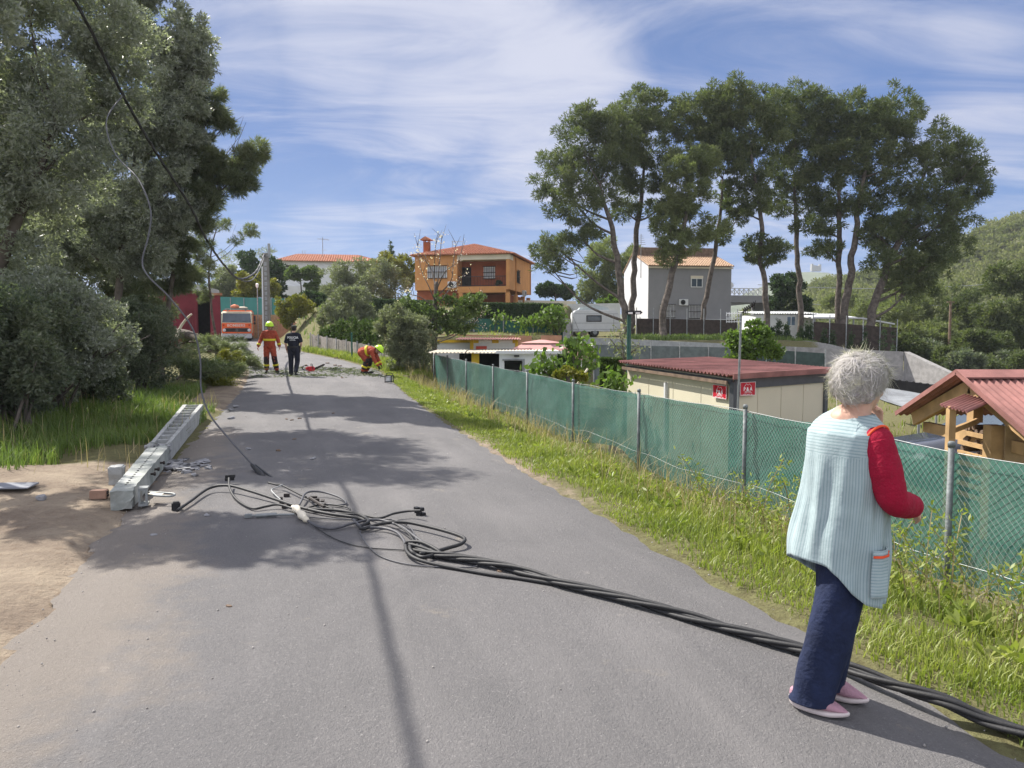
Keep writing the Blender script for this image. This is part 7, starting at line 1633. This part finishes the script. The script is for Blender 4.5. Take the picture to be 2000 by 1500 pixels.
Pb = np.array([p[:] for p in tips for _ in range(4)]) + rng.normal(size=(len(tips) * 4, 3)) * .10; q_, f_ = leaves(Pb, rdir(len(Pb)), .07, .055); link('blossom', npmesh('blossom', q_, f_), M['blossom'], al, world=True)
# hedges
def hedge(label, a, b, Ya, Yb, ybot, th, m, n, L=.2, W=.07, name='hedge', cat='hedge', top_noise=.06, group=None):
    A, Bq = at(a[0], a[1], Ya), at(b[0], b[1], Yb); zb_ = 1.6 + (655 - ybot) / 1500 * (Ya + Yb) / 2; d = Bq - A; d.z = 0; Ln = d.length; d.normalize(); s = Vector((-d.y, d.x, 0))
    t = thing(name, label, cat, (A.x, A.y, zb_), 0, group); P, D = [], []
    u = rng.random(n); fc = rng.choice(4, n, p=[.55, .2, .15, .10]); v = rng.random(n); h0 = A.z + (Bq.z - A.z) * u
    dn = np.array(d); sn = np.array(s); base = np.array([A.x, A.y, 0])[None] + u[:, None] * Ln * dn[None]
    z = zb_ + (h0 - zb_) * v; off = np.zeros(n); dep = rng.random(n) ** 2 * .25
    off = np.where(fc == 0, dep * th, np.where(fc == 1, rng.random(n) * th, np.where(fc == 2, th - dep * th, rng.random(n) * th))); z = np.where(fc == 1, h0 - dep * .2, z)
    wob = np.array([noise.noise((uu * Ln * 1.1, zz * 1.3, 3.0)) for uu, zz in zip(u, z)]) * .12; P = base + sn[None] * (off - wob)[:, None]; P[:, 2] = z + wob * top_noise * 4
    nn = np.where(fc[:, None] == 1, np.array([0, 0, 1.]), -sn[None]); q, f = leaves(P, unit(nn * .5 + rng.normal(size=(n, 3)) * .7 + np.array([0, 0, .4])), L * rng.uniform(.6, 1.3, n), W)
    link('foliage', npmesh('foliage', q, f), m, t, world=True)
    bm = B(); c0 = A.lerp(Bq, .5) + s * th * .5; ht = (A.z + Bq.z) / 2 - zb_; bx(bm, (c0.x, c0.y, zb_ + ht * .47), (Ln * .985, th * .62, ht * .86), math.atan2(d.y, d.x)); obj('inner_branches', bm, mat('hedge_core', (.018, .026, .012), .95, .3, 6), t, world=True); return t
hedge('long dark clipped cypress hedge in front of the orange house', (925, 592), (1098, 594), 49, 48.4, 624, 1.0, M['hedge'], 15000)
hedge('dark clipped hedge below the wide grey olive tree', (728, 584), (845, 588), 56, 55, 622, 1.0, M['hedge'], 8000)
hedge('dark clipped hedge block right of the bright green mulberries', (1172, 700), (1216, 702), 22, 21.8, 770, .6, M['thuja'], 9000, .10, .035)
hedge('dark clipped hedge behind the mulberry saplings', (1085, 690), (1120, 692), 25, 25, 760, .8, M['hedge'], 5000, .12, .045)
for i in range(14):      # row of clipped cypresses behind the grey fence
    x = 628 + i * 8.6; Y = 44 - i * .45; h_ = 26 + (i % 3) * 3 + (14 if i > 2 else 0)
    q = at(x, 668, Y); b = Vector((q.x, q.y, GZ(q.x, q.y))); zt = at(x, 668 - h_ - (6 if i == 7 else 0), Y).z
    r = thing('cypress', 'narrow green cypress in the clipped row behind the low grey fence', 'cypress', b, 0, 'clipped cypress row behind the grey fence')
    hh = zt - b.z; foliage('foliage', [(b.x, b.y, b.z + hh * f, .19 * (1.15 - f * .7) + .03, .19 * (1.15 - f * .7) + .03, hh * .18) for f in (.12, .3, .48, .66, .84)], 1300, .15, .045, M['thuja'], r, k=10, sub=.6, flat=1.2)
    bm = B(); cyl(bm, b - Vector((0, 0, .2)), b + Vector((0, 0, hh * .9)), .03, .01); obj('trunk', bm, M['bark'], r, world=True)
# slim dark cypress saplings before the white cabin
for i, (x, yt, w_) in enumerate([(1508, 640, .22), (1520, 622, .3), (1537, 632, .24), (1562, 640, .26), (1575, 630, .2), (1582, 628, .2), (1610, 640, .24), (1626, 646, .22), (1662, 640, .26), (1690, 640, .24), (1725, 640, .26), (1745, 648, .24)]):
    Y = 53; q = at(x, 668, Y); b = Vector((q.x, q.y, GZ(q.x, q.y) - .1)); zt = at(x, yt, Y).z; hh = zt - b.z
    r = thing('cypress', 'slim dark cypress sapling along the terrace edge below the tall pines', 'cypress', b, 0, 'cypress saplings along the terrace edge')
    foliage('foliage', [(b.x, b.y, b.z + hh * f, w_ * (1.1 - f) + .04, w_ * (1.1 - f) + .04, hh * .16) for f in (.15, .32, .5, .68, .86)], 900, .2, .05, M['hedge'], r, k=9, sub=.6)
    bm = B(); cyl(bm, b, b + Vector((0, 0, hh * .85)), .04, .01); obj('trunk', bm, M['bark'], r, world=True)
# terrace weeds
# vines and bright green saplings
def sapling(label, stems, Y, n, L, W, m, group=None, name='mulberry', cat='mulberry'):
    b = at(stems[0][0][0], 740, Y); b.z = GZ(b.x, b.y); r = thing(name, label, cat, b, 0, group); bm = B(); P = []
    for s_ in stems:
        Q = smooth_path([Vector((b.x + random.uniform(-.1, .1), b.y, b.z - .05))] + [at(x, y, Y + random.uniform(-.25, .25)) for x, y in s_], 6); tube(bm, Q, list(np.linspace(.030, .008, len(Q))), 6); P += Q[6:]
    obj('stem', bm, M['bark'], r, True, world=True); pa = np.array([p[:] for p in P]); c = pa[rng.integers(0, len(pa), n)] + rng.normal(size=(n, 3)) * np.array([.13, .13, .10]) * max(1, Y / 24); d = unit(rng.normal(size=(n, 3)) * .6 + np.array([0, 0, -.7])); q, f = leaves(c, d, L * rng.uniform(.6, 1.2, n), W * rng.uniform(.7, 1.2, n)); link('leaves', npmesh('leaves', q, f), M[m], r, world=True); return r
sapling('leafy green vine climbing over the top of the bright green screen', [[(1092, 640), (1088, 612), (1080, 600)], [(1090, 640), (1075, 622), (1050, 626), (1020, 632)], [(1085, 640), (1060, 630), (1035, 628), (1010, 630)], [(1095, 640), (1094, 620), (1090, 606)], [(1080, 640), (1072, 616), (1066, 608)]], 45.2, 900, .26, .15, 'bright', name='vine', cat='vine')
sapling('sparse green creeper on the dark hedge above the green screen', [[(968, 635), (970, 622), (966, 612)], [(972, 635), (980, 620), (984, 618)]], 46, 120, .24, .14, 'bright', name='vine', cat='vine')
sapling('bright green mulberry sapling in front of the white shed wall', [[(1075, 745), (1062, 715), (1055, 690)], [(1085, 740), (1082, 710), (1075, 690)], [(1075, 745), (1050, 720), (1042, 716)], [(1080, 745), (1068, 730), (1058, 715)]], 19.5, 190, .20, .13, 'bright')
sapling('tall bright green mulberry sapling right of the white shed', [[(1120, 745), (1122, 700), (1115, 665)], [(1125, 745), (1133, 690), (1138, 655)], [(1130, 750), (1150, 705), (1156, 672)], [(1122, 745), (1108, 700), (1106, 664)], [(1130, 750), (1160, 720), (1162, 700)], [(1120, 745), (1120, 690), (1128, 660)]], 19.8, 360, .20, .13, 'bright')
sapling('low bright green leafy plant before the clipped hedge block', [[(1198, 770), (1195, 748), (1186, 735)], [(1200, 770), (1205, 745), (1200, 728)], [(1200, 770), (1216, 748), (1214, 742)], [(1200, 770), (1185, 752), (1178, 745)]], 17.5, 170, .17, .11, 'bright')
sapling('thin rosebush like shrub with sparse leaves around the green lamp post', [[(1218, 705), (1216, 665), (1222, 635)], [(1220, 705), (1240, 685), (1250, 670)], [(1216, 705), (1205, 680), (1192, 662)], [(1222, 705), (1232, 690), (1247, 678)], [(1218, 700), (1212, 660), (1208, 650)]], 22, 420, .10, .05, 'olive_far', name='shrub', cat='shrub')
bushy('tree', 'bright green young tree behind the red shed roof and aerial mast', 'tree', [(1470, 680, 42, 24), (1480, 650, 26, 18), (1440, 668, 24, 16), (1505, 685, 22, 16), (1430, 655, 16, 9), (1475, 638, 14, 14), (1520, 690, 12, 10), (1450, 695, 30, 14)], 25, 3300, 'bright', .16, .09, k=30, sub=.36)
# stack of old timber
wp = at(1112, 735, 19); t = thing('timber_pile', 'pile of old brown boards under the mulberry saplings', 'timber pile', (wp.x, wp.y, -1.25)); bm = B()
for i in range(16): bx(bm, (wp.x + random.uniform(-.15, .15), wp.y + random.uniform(-.2, .2), -1.2 + i * .098), (random.uniform(.7, 1.1), .16, .045), random.uniform(-.2, .2))
obj('board', bm, M['wood_old'], t, world=True); bm = B()
tube(bm, [at(1128, 750, 18.8), at(1148, 720, 18.9)], .025, 6); tube(bm, [at(1122, 755, 18.8), at(1120, 730, 18.8), at(1117, 722, 18.9)], .02, 6); obj('loose_stick', bm, M['ivory'], t, world=True)
bushy('shrub', 'yellow green weeds growing around the timber pile', 'shrub', [(1108, 728, 18, 8), (1135, 735, 14, 8), (1090, 735, 10, 8)], 18.6, 900, 'yellow', .12, .06)
# far pines behind the caravan
bushy('pine_tree', 'rounded pine behind the caravan and left of the grey house', 'pine tree', [(1195, 500, 50, 30), (1160, 540, 36, 30), (1210, 550, 46, 34), (1240, 500, 30, 26), (1150, 570, 28, 20), (1185, 575, 40, 22)], 92, 15000, 'pine_light', .6, .11, bark='bark')
bushy('tree', 'dark orange tree on the skyline right of the orange house', 'tree', [(1085, 566, 30, 14), (1105, 570, 16, 14), (1065, 568, 14, 14)], 85, 6000, 'hedge', .4, .16)
bushy('shrub', 'yellow green shrub behind the caravan roof', 'shrub', [(1195, 588, 20, 11), (1175, 592, 12, 7)], 76, 3500, 'bright', .3, .14)
bushy('tree', 'dark leafy tree behind the roof terrace of the grey house', 'tree', [(1535, 570, 34, 30), (1515, 595, 24, 20), (1560, 595, 24, 18), (1545, 550, 22, 18)], 82, 9000, 'hedge', .42, .16)
# ------------------------------------------------------------------ trees at the far right and wooded hill
for i, (lab, c, Y, n, mm) in enumerate([('large pale green pine left of the slim wooden pole', [(1800, 620, 55, 42), (1760, 600, 42, 40), (1830, 590, 40, 36), (1790, 650, 60, 30)], 88, 15000, 'pine_light'),
     ('bushy pine just right of the slim wooden pole', [(1890, 600, 42, 48), (1870, 640, 40, 38), (1915, 640, 36, 40)], 84, 13000, 'pine'),
     ('dark tall pine at the right frame edge', [(1965, 590, 52, 58), (1985, 650, 50, 50), (1940, 660, 40, 40), (1970, 540, 36, 36)], 74, 18000, 'pine'),
     ('dark pine with drooping lower branches in front of the white wall at far right', [(1930, 680, 42, 28), (1965, 700, 34, 20), (1895, 670, 30, 26)], 66, 11000, 'pine'),
     ('small pale pine behind the carport', [(1720, 595, 32, 24), (1690, 605, 26, 20), (1745, 620, 26, 22)], 100, 8000, 'pine_light'),
     ('dusty green pine behind the right end of the terrace wall', [(1840, 665, 36, 26), (1800, 670, 36, 20), (1770, 660, 26, 24)], 76, 9000, 'pine_light'),
     ('rounded pine low on the hillside right of the trunk row', [(1650, 585, 28, 18), (1625, 590, 20, 14)], 115, 5000, 'pine_light')]):
    bushy('pine_tree', lab, 'pine tree', c, Y, n, mm, .55, .10, bark='bark', group='pines at the foot of the hill')
for i, (x, y, w_, h_, Y, mm) in enumerate([(1775, 672, 26, 26, 60, 'pine'), (1815, 690, 34, 24, 60, 'shrub'), (1850, 700, 30, 24, 58, 'pine'), (1885, 705, 30, 20, 56, 'shrub'), (1925, 712, 34, 16, 58, 'pine'), (1965, 706, 36, 20, 64, 'shrub'), (2005, 705, 40, 24, 60, 'pine'), (1830, 655, 40, 26, 82, 'pine_light'), (1905, 690, 50, 22, 84, 'pine'), (1990, 690, 50, 24, 86, 'pine')]):
    bushy('bush', 'dark bush in the undergrowth beyond the sloping grey wall at far right', 'bush', [(x, y, w_, h_), (x - w_ * .5, y + h_ * .4, w_ * .6, h_ * .6), (x + w_ * .5, y + h_ * .4, w_ * .6, h_ * .6)], Y, 4200, mm, .40, .09, group='undergrowth bushes at far right')
def stuff_leaves(name, P, D, L, W, m): 
    q, f = leaves(P, D, L, W); return tag(link(name, npmesh(name, q, f), m), kind='stuff')
PX, DX = [], []
cnt = 0
while cnt < 1500:
    x, y = random.uniform(62, 330), random.uniform(122, 275); z = float(hillz(np.array(x), np.array(y)))
    if x / y > .82 or x / y < .30 or z < -2.8: continue
    cnt += 1; s = random.uniform(1.7, 3.4); k = int(150 * s / 2.5)
    cl = rdir(7) * np.array([.55, .55, .5]) * s; cc = cl[rng.integers(0, 7, k)] + rdir(k) * (rng.random(k) ** .4)[:, None] * s * .55; cc[:, 2] *= .95
    PX.append(cc + np.array([x, y, z + s * .95])); DX.append(unit(cc + np.array([0, 0, s * .5])))
P = np.concatenate(PX); D = unit(np.concatenate(DX) + rng.normal(size=P.shape) * .6)
tag(stuff_leaves('hillside_forest', P, D, 1.15 * rng.uniform(.6, 1.3, len(P)), .42, M['forest']), 'pine forest covering the hillside at the right', 'forest')
# castle ruin on the far ridge
q = at(1592, 521, 850); bm = B()
for dx, w_, h in ((-3.5, 2, 4), (-1, 3, 2.5), (2, 3.4, 2), (5, 2, 3.4)): bx(bm, (q.x + dx, q.y, q.z - 3 + h / 2), (w_, 4, h + 4))
tag(obj('ruin', bm, M['concrete']), 'tiny pale ruin on top of the distant hazy ridge', 'ruin')
# house on the hillside
Yh = 121.0
while Yh < 240 and float(hillz(np.array(px_x(1690, Yh)), np.array(Yh))) < at(1690, 607, Yh).z: Yh += 1
q = at(1690, 607, Yh); k_ = 14 / 1500 * Yh
t = thing('house', 'tiny orange house on the lower hillside between the pine trunks', 'house', (q.x, q.y, q.z - .2)); bm = B(); bx(bm, (0, 0, k_ * .4), (k_, k_, k_ * .8)); obj('wall', bm, M['ochre_wall'], t); bm = B(); prism(bm, [(-k_ * .6, -k_ * .6, k_ * .8), (k_ * .6, -k_ * .6, k_ * .8), (0, -k_ * .6, k_ * 1.1)], (0, k_ * 1.2, 0)); fixn(bm); obj('roof', bm, M['tile_red'], t)
# ------------------------------------------------------------------ cut branches on the left
bg = 'cut pine branches heaped at the road edge'
def branch(lab, root_px, tip_px, Y, sz, n, m, hgt=.5):
    sz *= .85 if tip_px[0] < 430 else .70; n = int(n * 1.25)
    a, b = at(*root_px, Y), at(*tip_px, Y + random.uniform(-.6, .6)); b0 = a.copy(); t = thing('cut_branch', lab, 'cut branch', (a.x, a.y, GZ(a.x, a.y)), 0, bg)
    mid = a.lerp(b, .5) + Vector((0, 0, .12)); P = smooth_path([a, mid, b], 6); bm = B(); tube(bm, P, list(np.linspace(.045, .012, len(P))), 6)
    ends = []
    for i in range(10):
        s = P[random.randint(3, len(P) - 1)]; e = s + (b - a).normalized() * sz * random.uniform(.2, .7) + Vector((random.uniform(-1, 1), random.uniform(-1, 1), random.uniform(-.35, .5))) * sz * .6; e.z = max(e.z, GZ(e.x, e.y) + .06); tube(bm, [s, e], [.016, .006], 5); ends.append((s, e))
    obj('stem', bm, M['bark'], t, True, world=True); PP, DD = [], []
    for s, e in ends + [(P[len(P) // 2], P[-1])] * 2:
        k = n // 12; u = rng.random(k) ** .7; c = np.array(s)[None] + (np.array(e) - np.array(s))[None] * u[:, None] + rng.normal(size=(k, 3)) * sz * .07; c[:, 2] = np.maximum(c[:, 2], GZ(a.x, a.y) + .03); PP.append(c); DD.append(unit(np.array((e - s).normalized())[None] * .8 + rng.normal(size=(k, 3)) * .6))
    PP = np.concatenate(PP); q, f = leaves(PP, np.concatenate(DD), .20 * rng.uniform(.6, 1.2, len(PP)), .017); link('needles', npmesh('needles', q, f), M[m], t, world=True)
for args in [('big dark cut branch at the right tip of the heap, close to the standing firefighter', (420, 698), (474, 708), 26.5, 1.3, 3600, 'pine_near'),
             ('dark cut branch on the top of the heap below the garage pillar', (370, 668), (440, 684), 27.5, 1.6, 4200, 'pine_near'), ('dark cut branch lying in the middle of the heap', (405, 686), (455, 694), 27, 1.5, 4200, 'pine_near'),
             ('yellowish cut branch bright in the sun at the front of the heap', (380, 735), (415, 745), 22.5, 1.2, 3400, 'yellow'), ('pale cut branch at the left front of the heap', (330, 705), (375, 725), 23, 1.5, 4000, 'cut_pine'),
             ('pale needled cut branch beside the sandy strip', (345, 740), (395, 730), 22, 1.3, 3400, 'cut_pine'), ('light green cut branch near the middle of the heap', (405, 710), (440, 705), 25, 1.1, 2600, 'yellow'),
             ('grey green cut branch at the back of the heap by the doorway', (345, 675), (400, 668), 29, 1.6, 3400, 'cut_pine'), ('long cut branch at the left back of the heap', (310, 690), (350, 700), 25, 1.4, 3000, 'pine_near'),
             ('dark cut branch lying lowest at the right foot of the heap', (415, 722), (462, 726), 24.5, 1.1, 3200, 'pine_near')]: branch(*args)
a, b = at(335, 650, 30), at(400, 668, 28.5); bm = B(); P = smooth_path([a, a.lerp(b, .5) + Vector((0, 0, .1)), b], 5); tube(bm, P, list(np.linspace(.20, .14, len(P))), 10); tag(obj('log', bm, M['bark'], smooth=True), 'thick felled trunk lying across the back of the branch heap', 'log')
bm = B(); P = smooth_path([at(343, 665, 29), at(352, 640, 29.2), at(365, 622, 29.2), at(374, 614, 29)], 5); tube(bm, P, list(np.linspace(.06, .035, len(P))), 7); tag(obj('bent_branch', bm, M['ivory'], smooth=True), 'pale peeled branch arching up from the heap before the red garage', 'branch')
# pine litter on the tarmac
n = 5200; Y = rng.uniform(26.0, 30.5, n); X = xl(Y) + (xr(Y) - xl(Y)) * rng.beta(1.3, 1.2, n); keep = rng.random(n) < np.clip(.35 + .8 * np.array([noise.noise((x * .8, y * .9, 0)) for x, y in zip(X, Y)]), .05, 1); X, Y = X[keep], Y[keep]; n = len(X)
P = np.stack([X, Y, RZat(X, Y) + rng.uniform(.004, .06, n)], 1); d = rng.normal(size=(n, 3)); d[:, 2] *= .25; tag(stuff_leaves('pine_litter', P, unit(d), .17 * rng.uniform(.5, 1.4, n), .022, M['cut_pine']), 'scattered pine twigs and needles across the road', 'litter')
# ------------------------------------------------------------------ grass and weeds
def grass(name, X, Y, h, wd, m, lean=.45, lab=None, z=None):
    n = len(X); Z = (H(X, Y) if z is None else z) - .01; a = rng.uniform(0, 2 * np.pi, n); dr = np.stack([np.cos(a), np.sin(a), np.zeros(n)], 1); sd = np.stack([-np.sin(a), np.cos(a), np.zeros(n)], 1)
    b = np.stack([X, Y, Z], 1); ln = (rng.random(n) ** 1.3 * lean)[:, None] * h[:, None]; up = np.array([0, 0, 1.]); w_ = wd[:, None] * .5
    m1 = b + dr * ln * .35 + up * h[:, None] * .55; tp = b + dr * ln * 1.25 + up * h[:, None] * (1 - .25 * ln / h[:, None])
    V = np.stack([b - sd * w_, b + sd * w_, m1 + sd * w_ * .8, m1 - sd * w_ * .8, tp, tp], 1).reshape(-1, 3); i = np.arange(n)[:, None] * 6
    V = np.stack([b - sd * w_, b + sd * w_, m1 + sd * w_ * .8, m1 - sd * w_ * .8, tp + sd * w_ * .1, tp - sd * w_ * .1], 1).reshape(-1, 3)
    F = np.concatenate([i + np.array([0, 1, 2, 3]), i + np.array([3, 2, 4, 5])]); o = tag(link(name, npmesh(name, V, F), m), lab, 'grass', kind='stuff'); return o
def nz2(X, Y, s, k=0): return np.array([noise.noise((x * s, y * s, k)) for x, y in zip(X, Y)])
def verge(n, y0, y1, s0, s1, pw=1.0):
    Y = y0 + (y1 - y0) * rng.random(n) ** pw; s = s0 + (s1 - s0) * rng.random(n); return xr(Y) + s, Y, s
X, Y, s = verge(150000, 1.6, 30, .03, 2.7, 1.9); p = np.clip(.85 + .9 * nz2(X, Y, 1.1) + .5 * nz2(X, Y, 3.5, 4), 0, 1) * ss(s + .28 * nz2(X, Y, .8, 17), -.16, .26); k = rng.random(len(X)) < p; X, Y, s = X[k], Y[k], s[k]
hh = (.055 + .095 * ss(s, .15, 1.3)) * (1 + .9 * nz2(X, Y, .9, 8)) * rng.uniform(.35, 1.0, len(X)) + .012; grass('verge_grass', X, Y, hh, .0055 + .00065 * Y, M['grass'], .8, 'bright green grass and weeds on the verge between road and fence')
X, Y, s = verge(7000, 2.2, 30, .8, 2.5, 1.7); k = rng.random(len(X)) < np.clip(.42 + 1.2 * nz2(X, Y, .55, 12), 0, 1); X, Y = X[k], Y[k]; grass('dry_grass', X, Y, rng.uniform(.15, .62, len(X)), .0035 + .00045 * Y, M['grass_dry'], .9, 'dry straw coloured stalks standing along the fence')
# broad leaved weeds
X, Y, s = verge(1500, 2.2, 26, .35, 2.4, 1.6); k = rng.random(len(X)) < np.clip(.35 + 1.1 * nz2(X, Y, .8, 21), 0, 1); X, Y = X[k], Y[k]; Pw, Dw = [], []
for x, y in zip(X, Y):
    nl = random.randint(6, 13); r = random.uniform(.04, .12); a = rng.uniform(0, 6.28, nl); el = rng.uniform(.2, 1.1, nl); d = np.stack([np.cos(a) * np.cos(el), np.sin(a) * np.cos(el), np.sin(el)], 1); Pw.append(np.array([x, y, float(H(x, y)) + random.uniform(.0, .16)]) + d * r * .6); Dw.append(d)
P = np.concatenate(Pw); D = np.concatenate(Dw); tag(stuff_leaves('broadleaf_weeds', P, D, (.09 * rng.uniform(.6, 1.3, len(P))), .026, M['grass']), 'broad leaved weeds in clumps on the verge', 'weeds')
n = 1500; Y = 2.2 + 22 * rng.random(n) ** 1.4; u = rng.beta(.28, .30, n); X = xl(Y) + .05 + (xr(Y) - xl(Y) - .1) * u; r = (.0012 + .0055 * rng.random(n) ** 3) * (1 + Y * .05)
o6 = np.array([[1, 0, 0], [-1, 0, 0], [0, 1, 0], [0, -1, 0], [0, 0, 1], [0, 0, -1]], float); Vg = (np.stack([X, Y, RZat(X, Y) + r * .3], 1)[:, None, :] + o6[None] * r[:, None, None] * rng.uniform(.6, 1.3, (n, 6, 1))).reshape(-1, 3)
Fg = (np.arange(n)[:, None, None] * 6 + np.array([[0, 2, 4], [2, 1, 4], [1, 3, 4], [3, 0, 4], [2, 0, 5], [1, 2, 5], [3, 1, 5], [0, 3, 5]])[None]).reshape(-1, 3)
tag(link('road_grit', npmesh('road_grit', Vg, Fg), mat('grit', (.30, .28, .26), .9, .4, 3)), 'loose grit and crumbs strewn over the tarmac', 'grit', kind='stuff')
# tall flowering weeds near the camera at right
Pw, Dw = [], []; bm = B()
for i in range(70):
    y = random.uniform(3.0, 7.5); x = float(xr(y)) + random.uniform(1.0, 2.1); z = float(H(x, y)); hgt_ = random.uniform(.25, .75); lx, ly = random.uniform(-.25, .25), random.uniform(-.2, .2); Q = smooth_path([(x, y, z), (x + lx * .3, y + ly * .3, z + hgt_ * .6), (x + lx, y + ly, z + hgt_)], 4); tube(bm, Q, .0035, 4)
    for p_ in Q[3:]:
        for _ in range(7): Pw.append(np.array(p_) + rng.normal(size=3) * .035); Dw.append(unit(rng.normal(size=(1, 3)))[0])
tag(obj('weed_stalks', bm, M['grass_dry']), 'tall thin weed stalks leaning against the near fence', 'weeds', kind='stuff'); tag(stuff_leaves('weed_leaves', np.array(Pw), np.array(Dw), .055, .018, M['grass']), 'fine leaves on the tall weeds by the near fence', 'weeds')
# left bank
def left(n, y0, y1, s0, s1): Y = rng.uniform(y0, y1, n); s = s0 + (s1 - s0) * rng.random(n); return xl(Y) - s, Y, s
X, Y, s = left(60000, 8.6, 21, .1, 8.0); edge = 2.6 * (1 - ss(Y, 9.5, 12)); k = (s > edge * .55 + .15 + .5 * nz2(X, Y, 1.5, 2)) & (rng.random(len(X)) < np.clip(.8 + .8 * nz2(X, Y, 1.0), 0, 1)) & ~((Y > 16) & (s < .9)); X, Y, s = X[k], Y[k], s[k]
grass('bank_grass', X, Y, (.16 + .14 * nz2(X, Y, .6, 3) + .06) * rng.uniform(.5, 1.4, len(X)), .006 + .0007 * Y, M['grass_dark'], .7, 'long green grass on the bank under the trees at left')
X, Y, s = left(4200, 8.5, 18, .1, 7); k = rng.random(len(X)) < np.clip(.2 + nz2(X, Y, .7, 31), 0, 1); X, Y = X[k], Y[k]; grass('dry_bank_grass', X, Y, rng.uniform(.1, .5, len(X)), .004 + .0005 * Y, M['grass_dry'], .9, 'dry stalks in the grass bank at left')
# far verge by the bend and garden ground cover
Y = rng.uniform(29, 46, 16000); X = xr(Y) + rng.uniform(.05, 2.6, len(Y)); grass('far_verge_grass', X, Y, rng.uniform(.1, .38, len(Y)), np.full(len(Y), .035), M['grass'], .7, 'sunlit grass strip along the bend before the grey fence')
X = rng.uniform(-4, 30, 26000); Y = rng.uniform(9, 46, len(X)); k = (X > FX(Y) + 1.0) & (rng.random(len(X)) < np.clip(.35 + nz2(X, Y, .35), 0, 1)) & ~((X > 16) & (Y > 30)); X, Y = X[k], Y[k]; grass('garden_grass', X, Y, rng.uniform(.08, .3, len(X)), .012 + .0009 * Y, M['grass'], .7, 'rough grass in the sunken gardens behind the fence')
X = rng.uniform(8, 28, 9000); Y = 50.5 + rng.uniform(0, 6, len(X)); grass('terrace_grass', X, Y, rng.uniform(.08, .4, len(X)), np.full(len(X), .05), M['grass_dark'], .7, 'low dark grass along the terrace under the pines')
# rising ground behind the bend
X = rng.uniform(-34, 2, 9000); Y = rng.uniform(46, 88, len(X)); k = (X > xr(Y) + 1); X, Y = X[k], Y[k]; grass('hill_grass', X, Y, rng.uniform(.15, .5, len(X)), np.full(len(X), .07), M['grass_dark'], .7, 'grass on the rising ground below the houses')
# ------------------------------------------------------------------ air
bm = B(); box2(bm, (-950, -70, -9), (950, 1320, 100)); hz = obj('haze', bm, None); tag(hz, kind='stuff')
m, t, o = nm('haze'); v = N('ShaderNodeVolumePrincipled', t); v.inputs['Color'].default_value = (.86, .92, 1.0, 1); v.inputs['Density'].default_value = .00026; v.inputs['Anisotropy'].default_value = .35
t.links.new(v.outputs[0], o.inputs['Volume']); hz.data.materials.append(m)
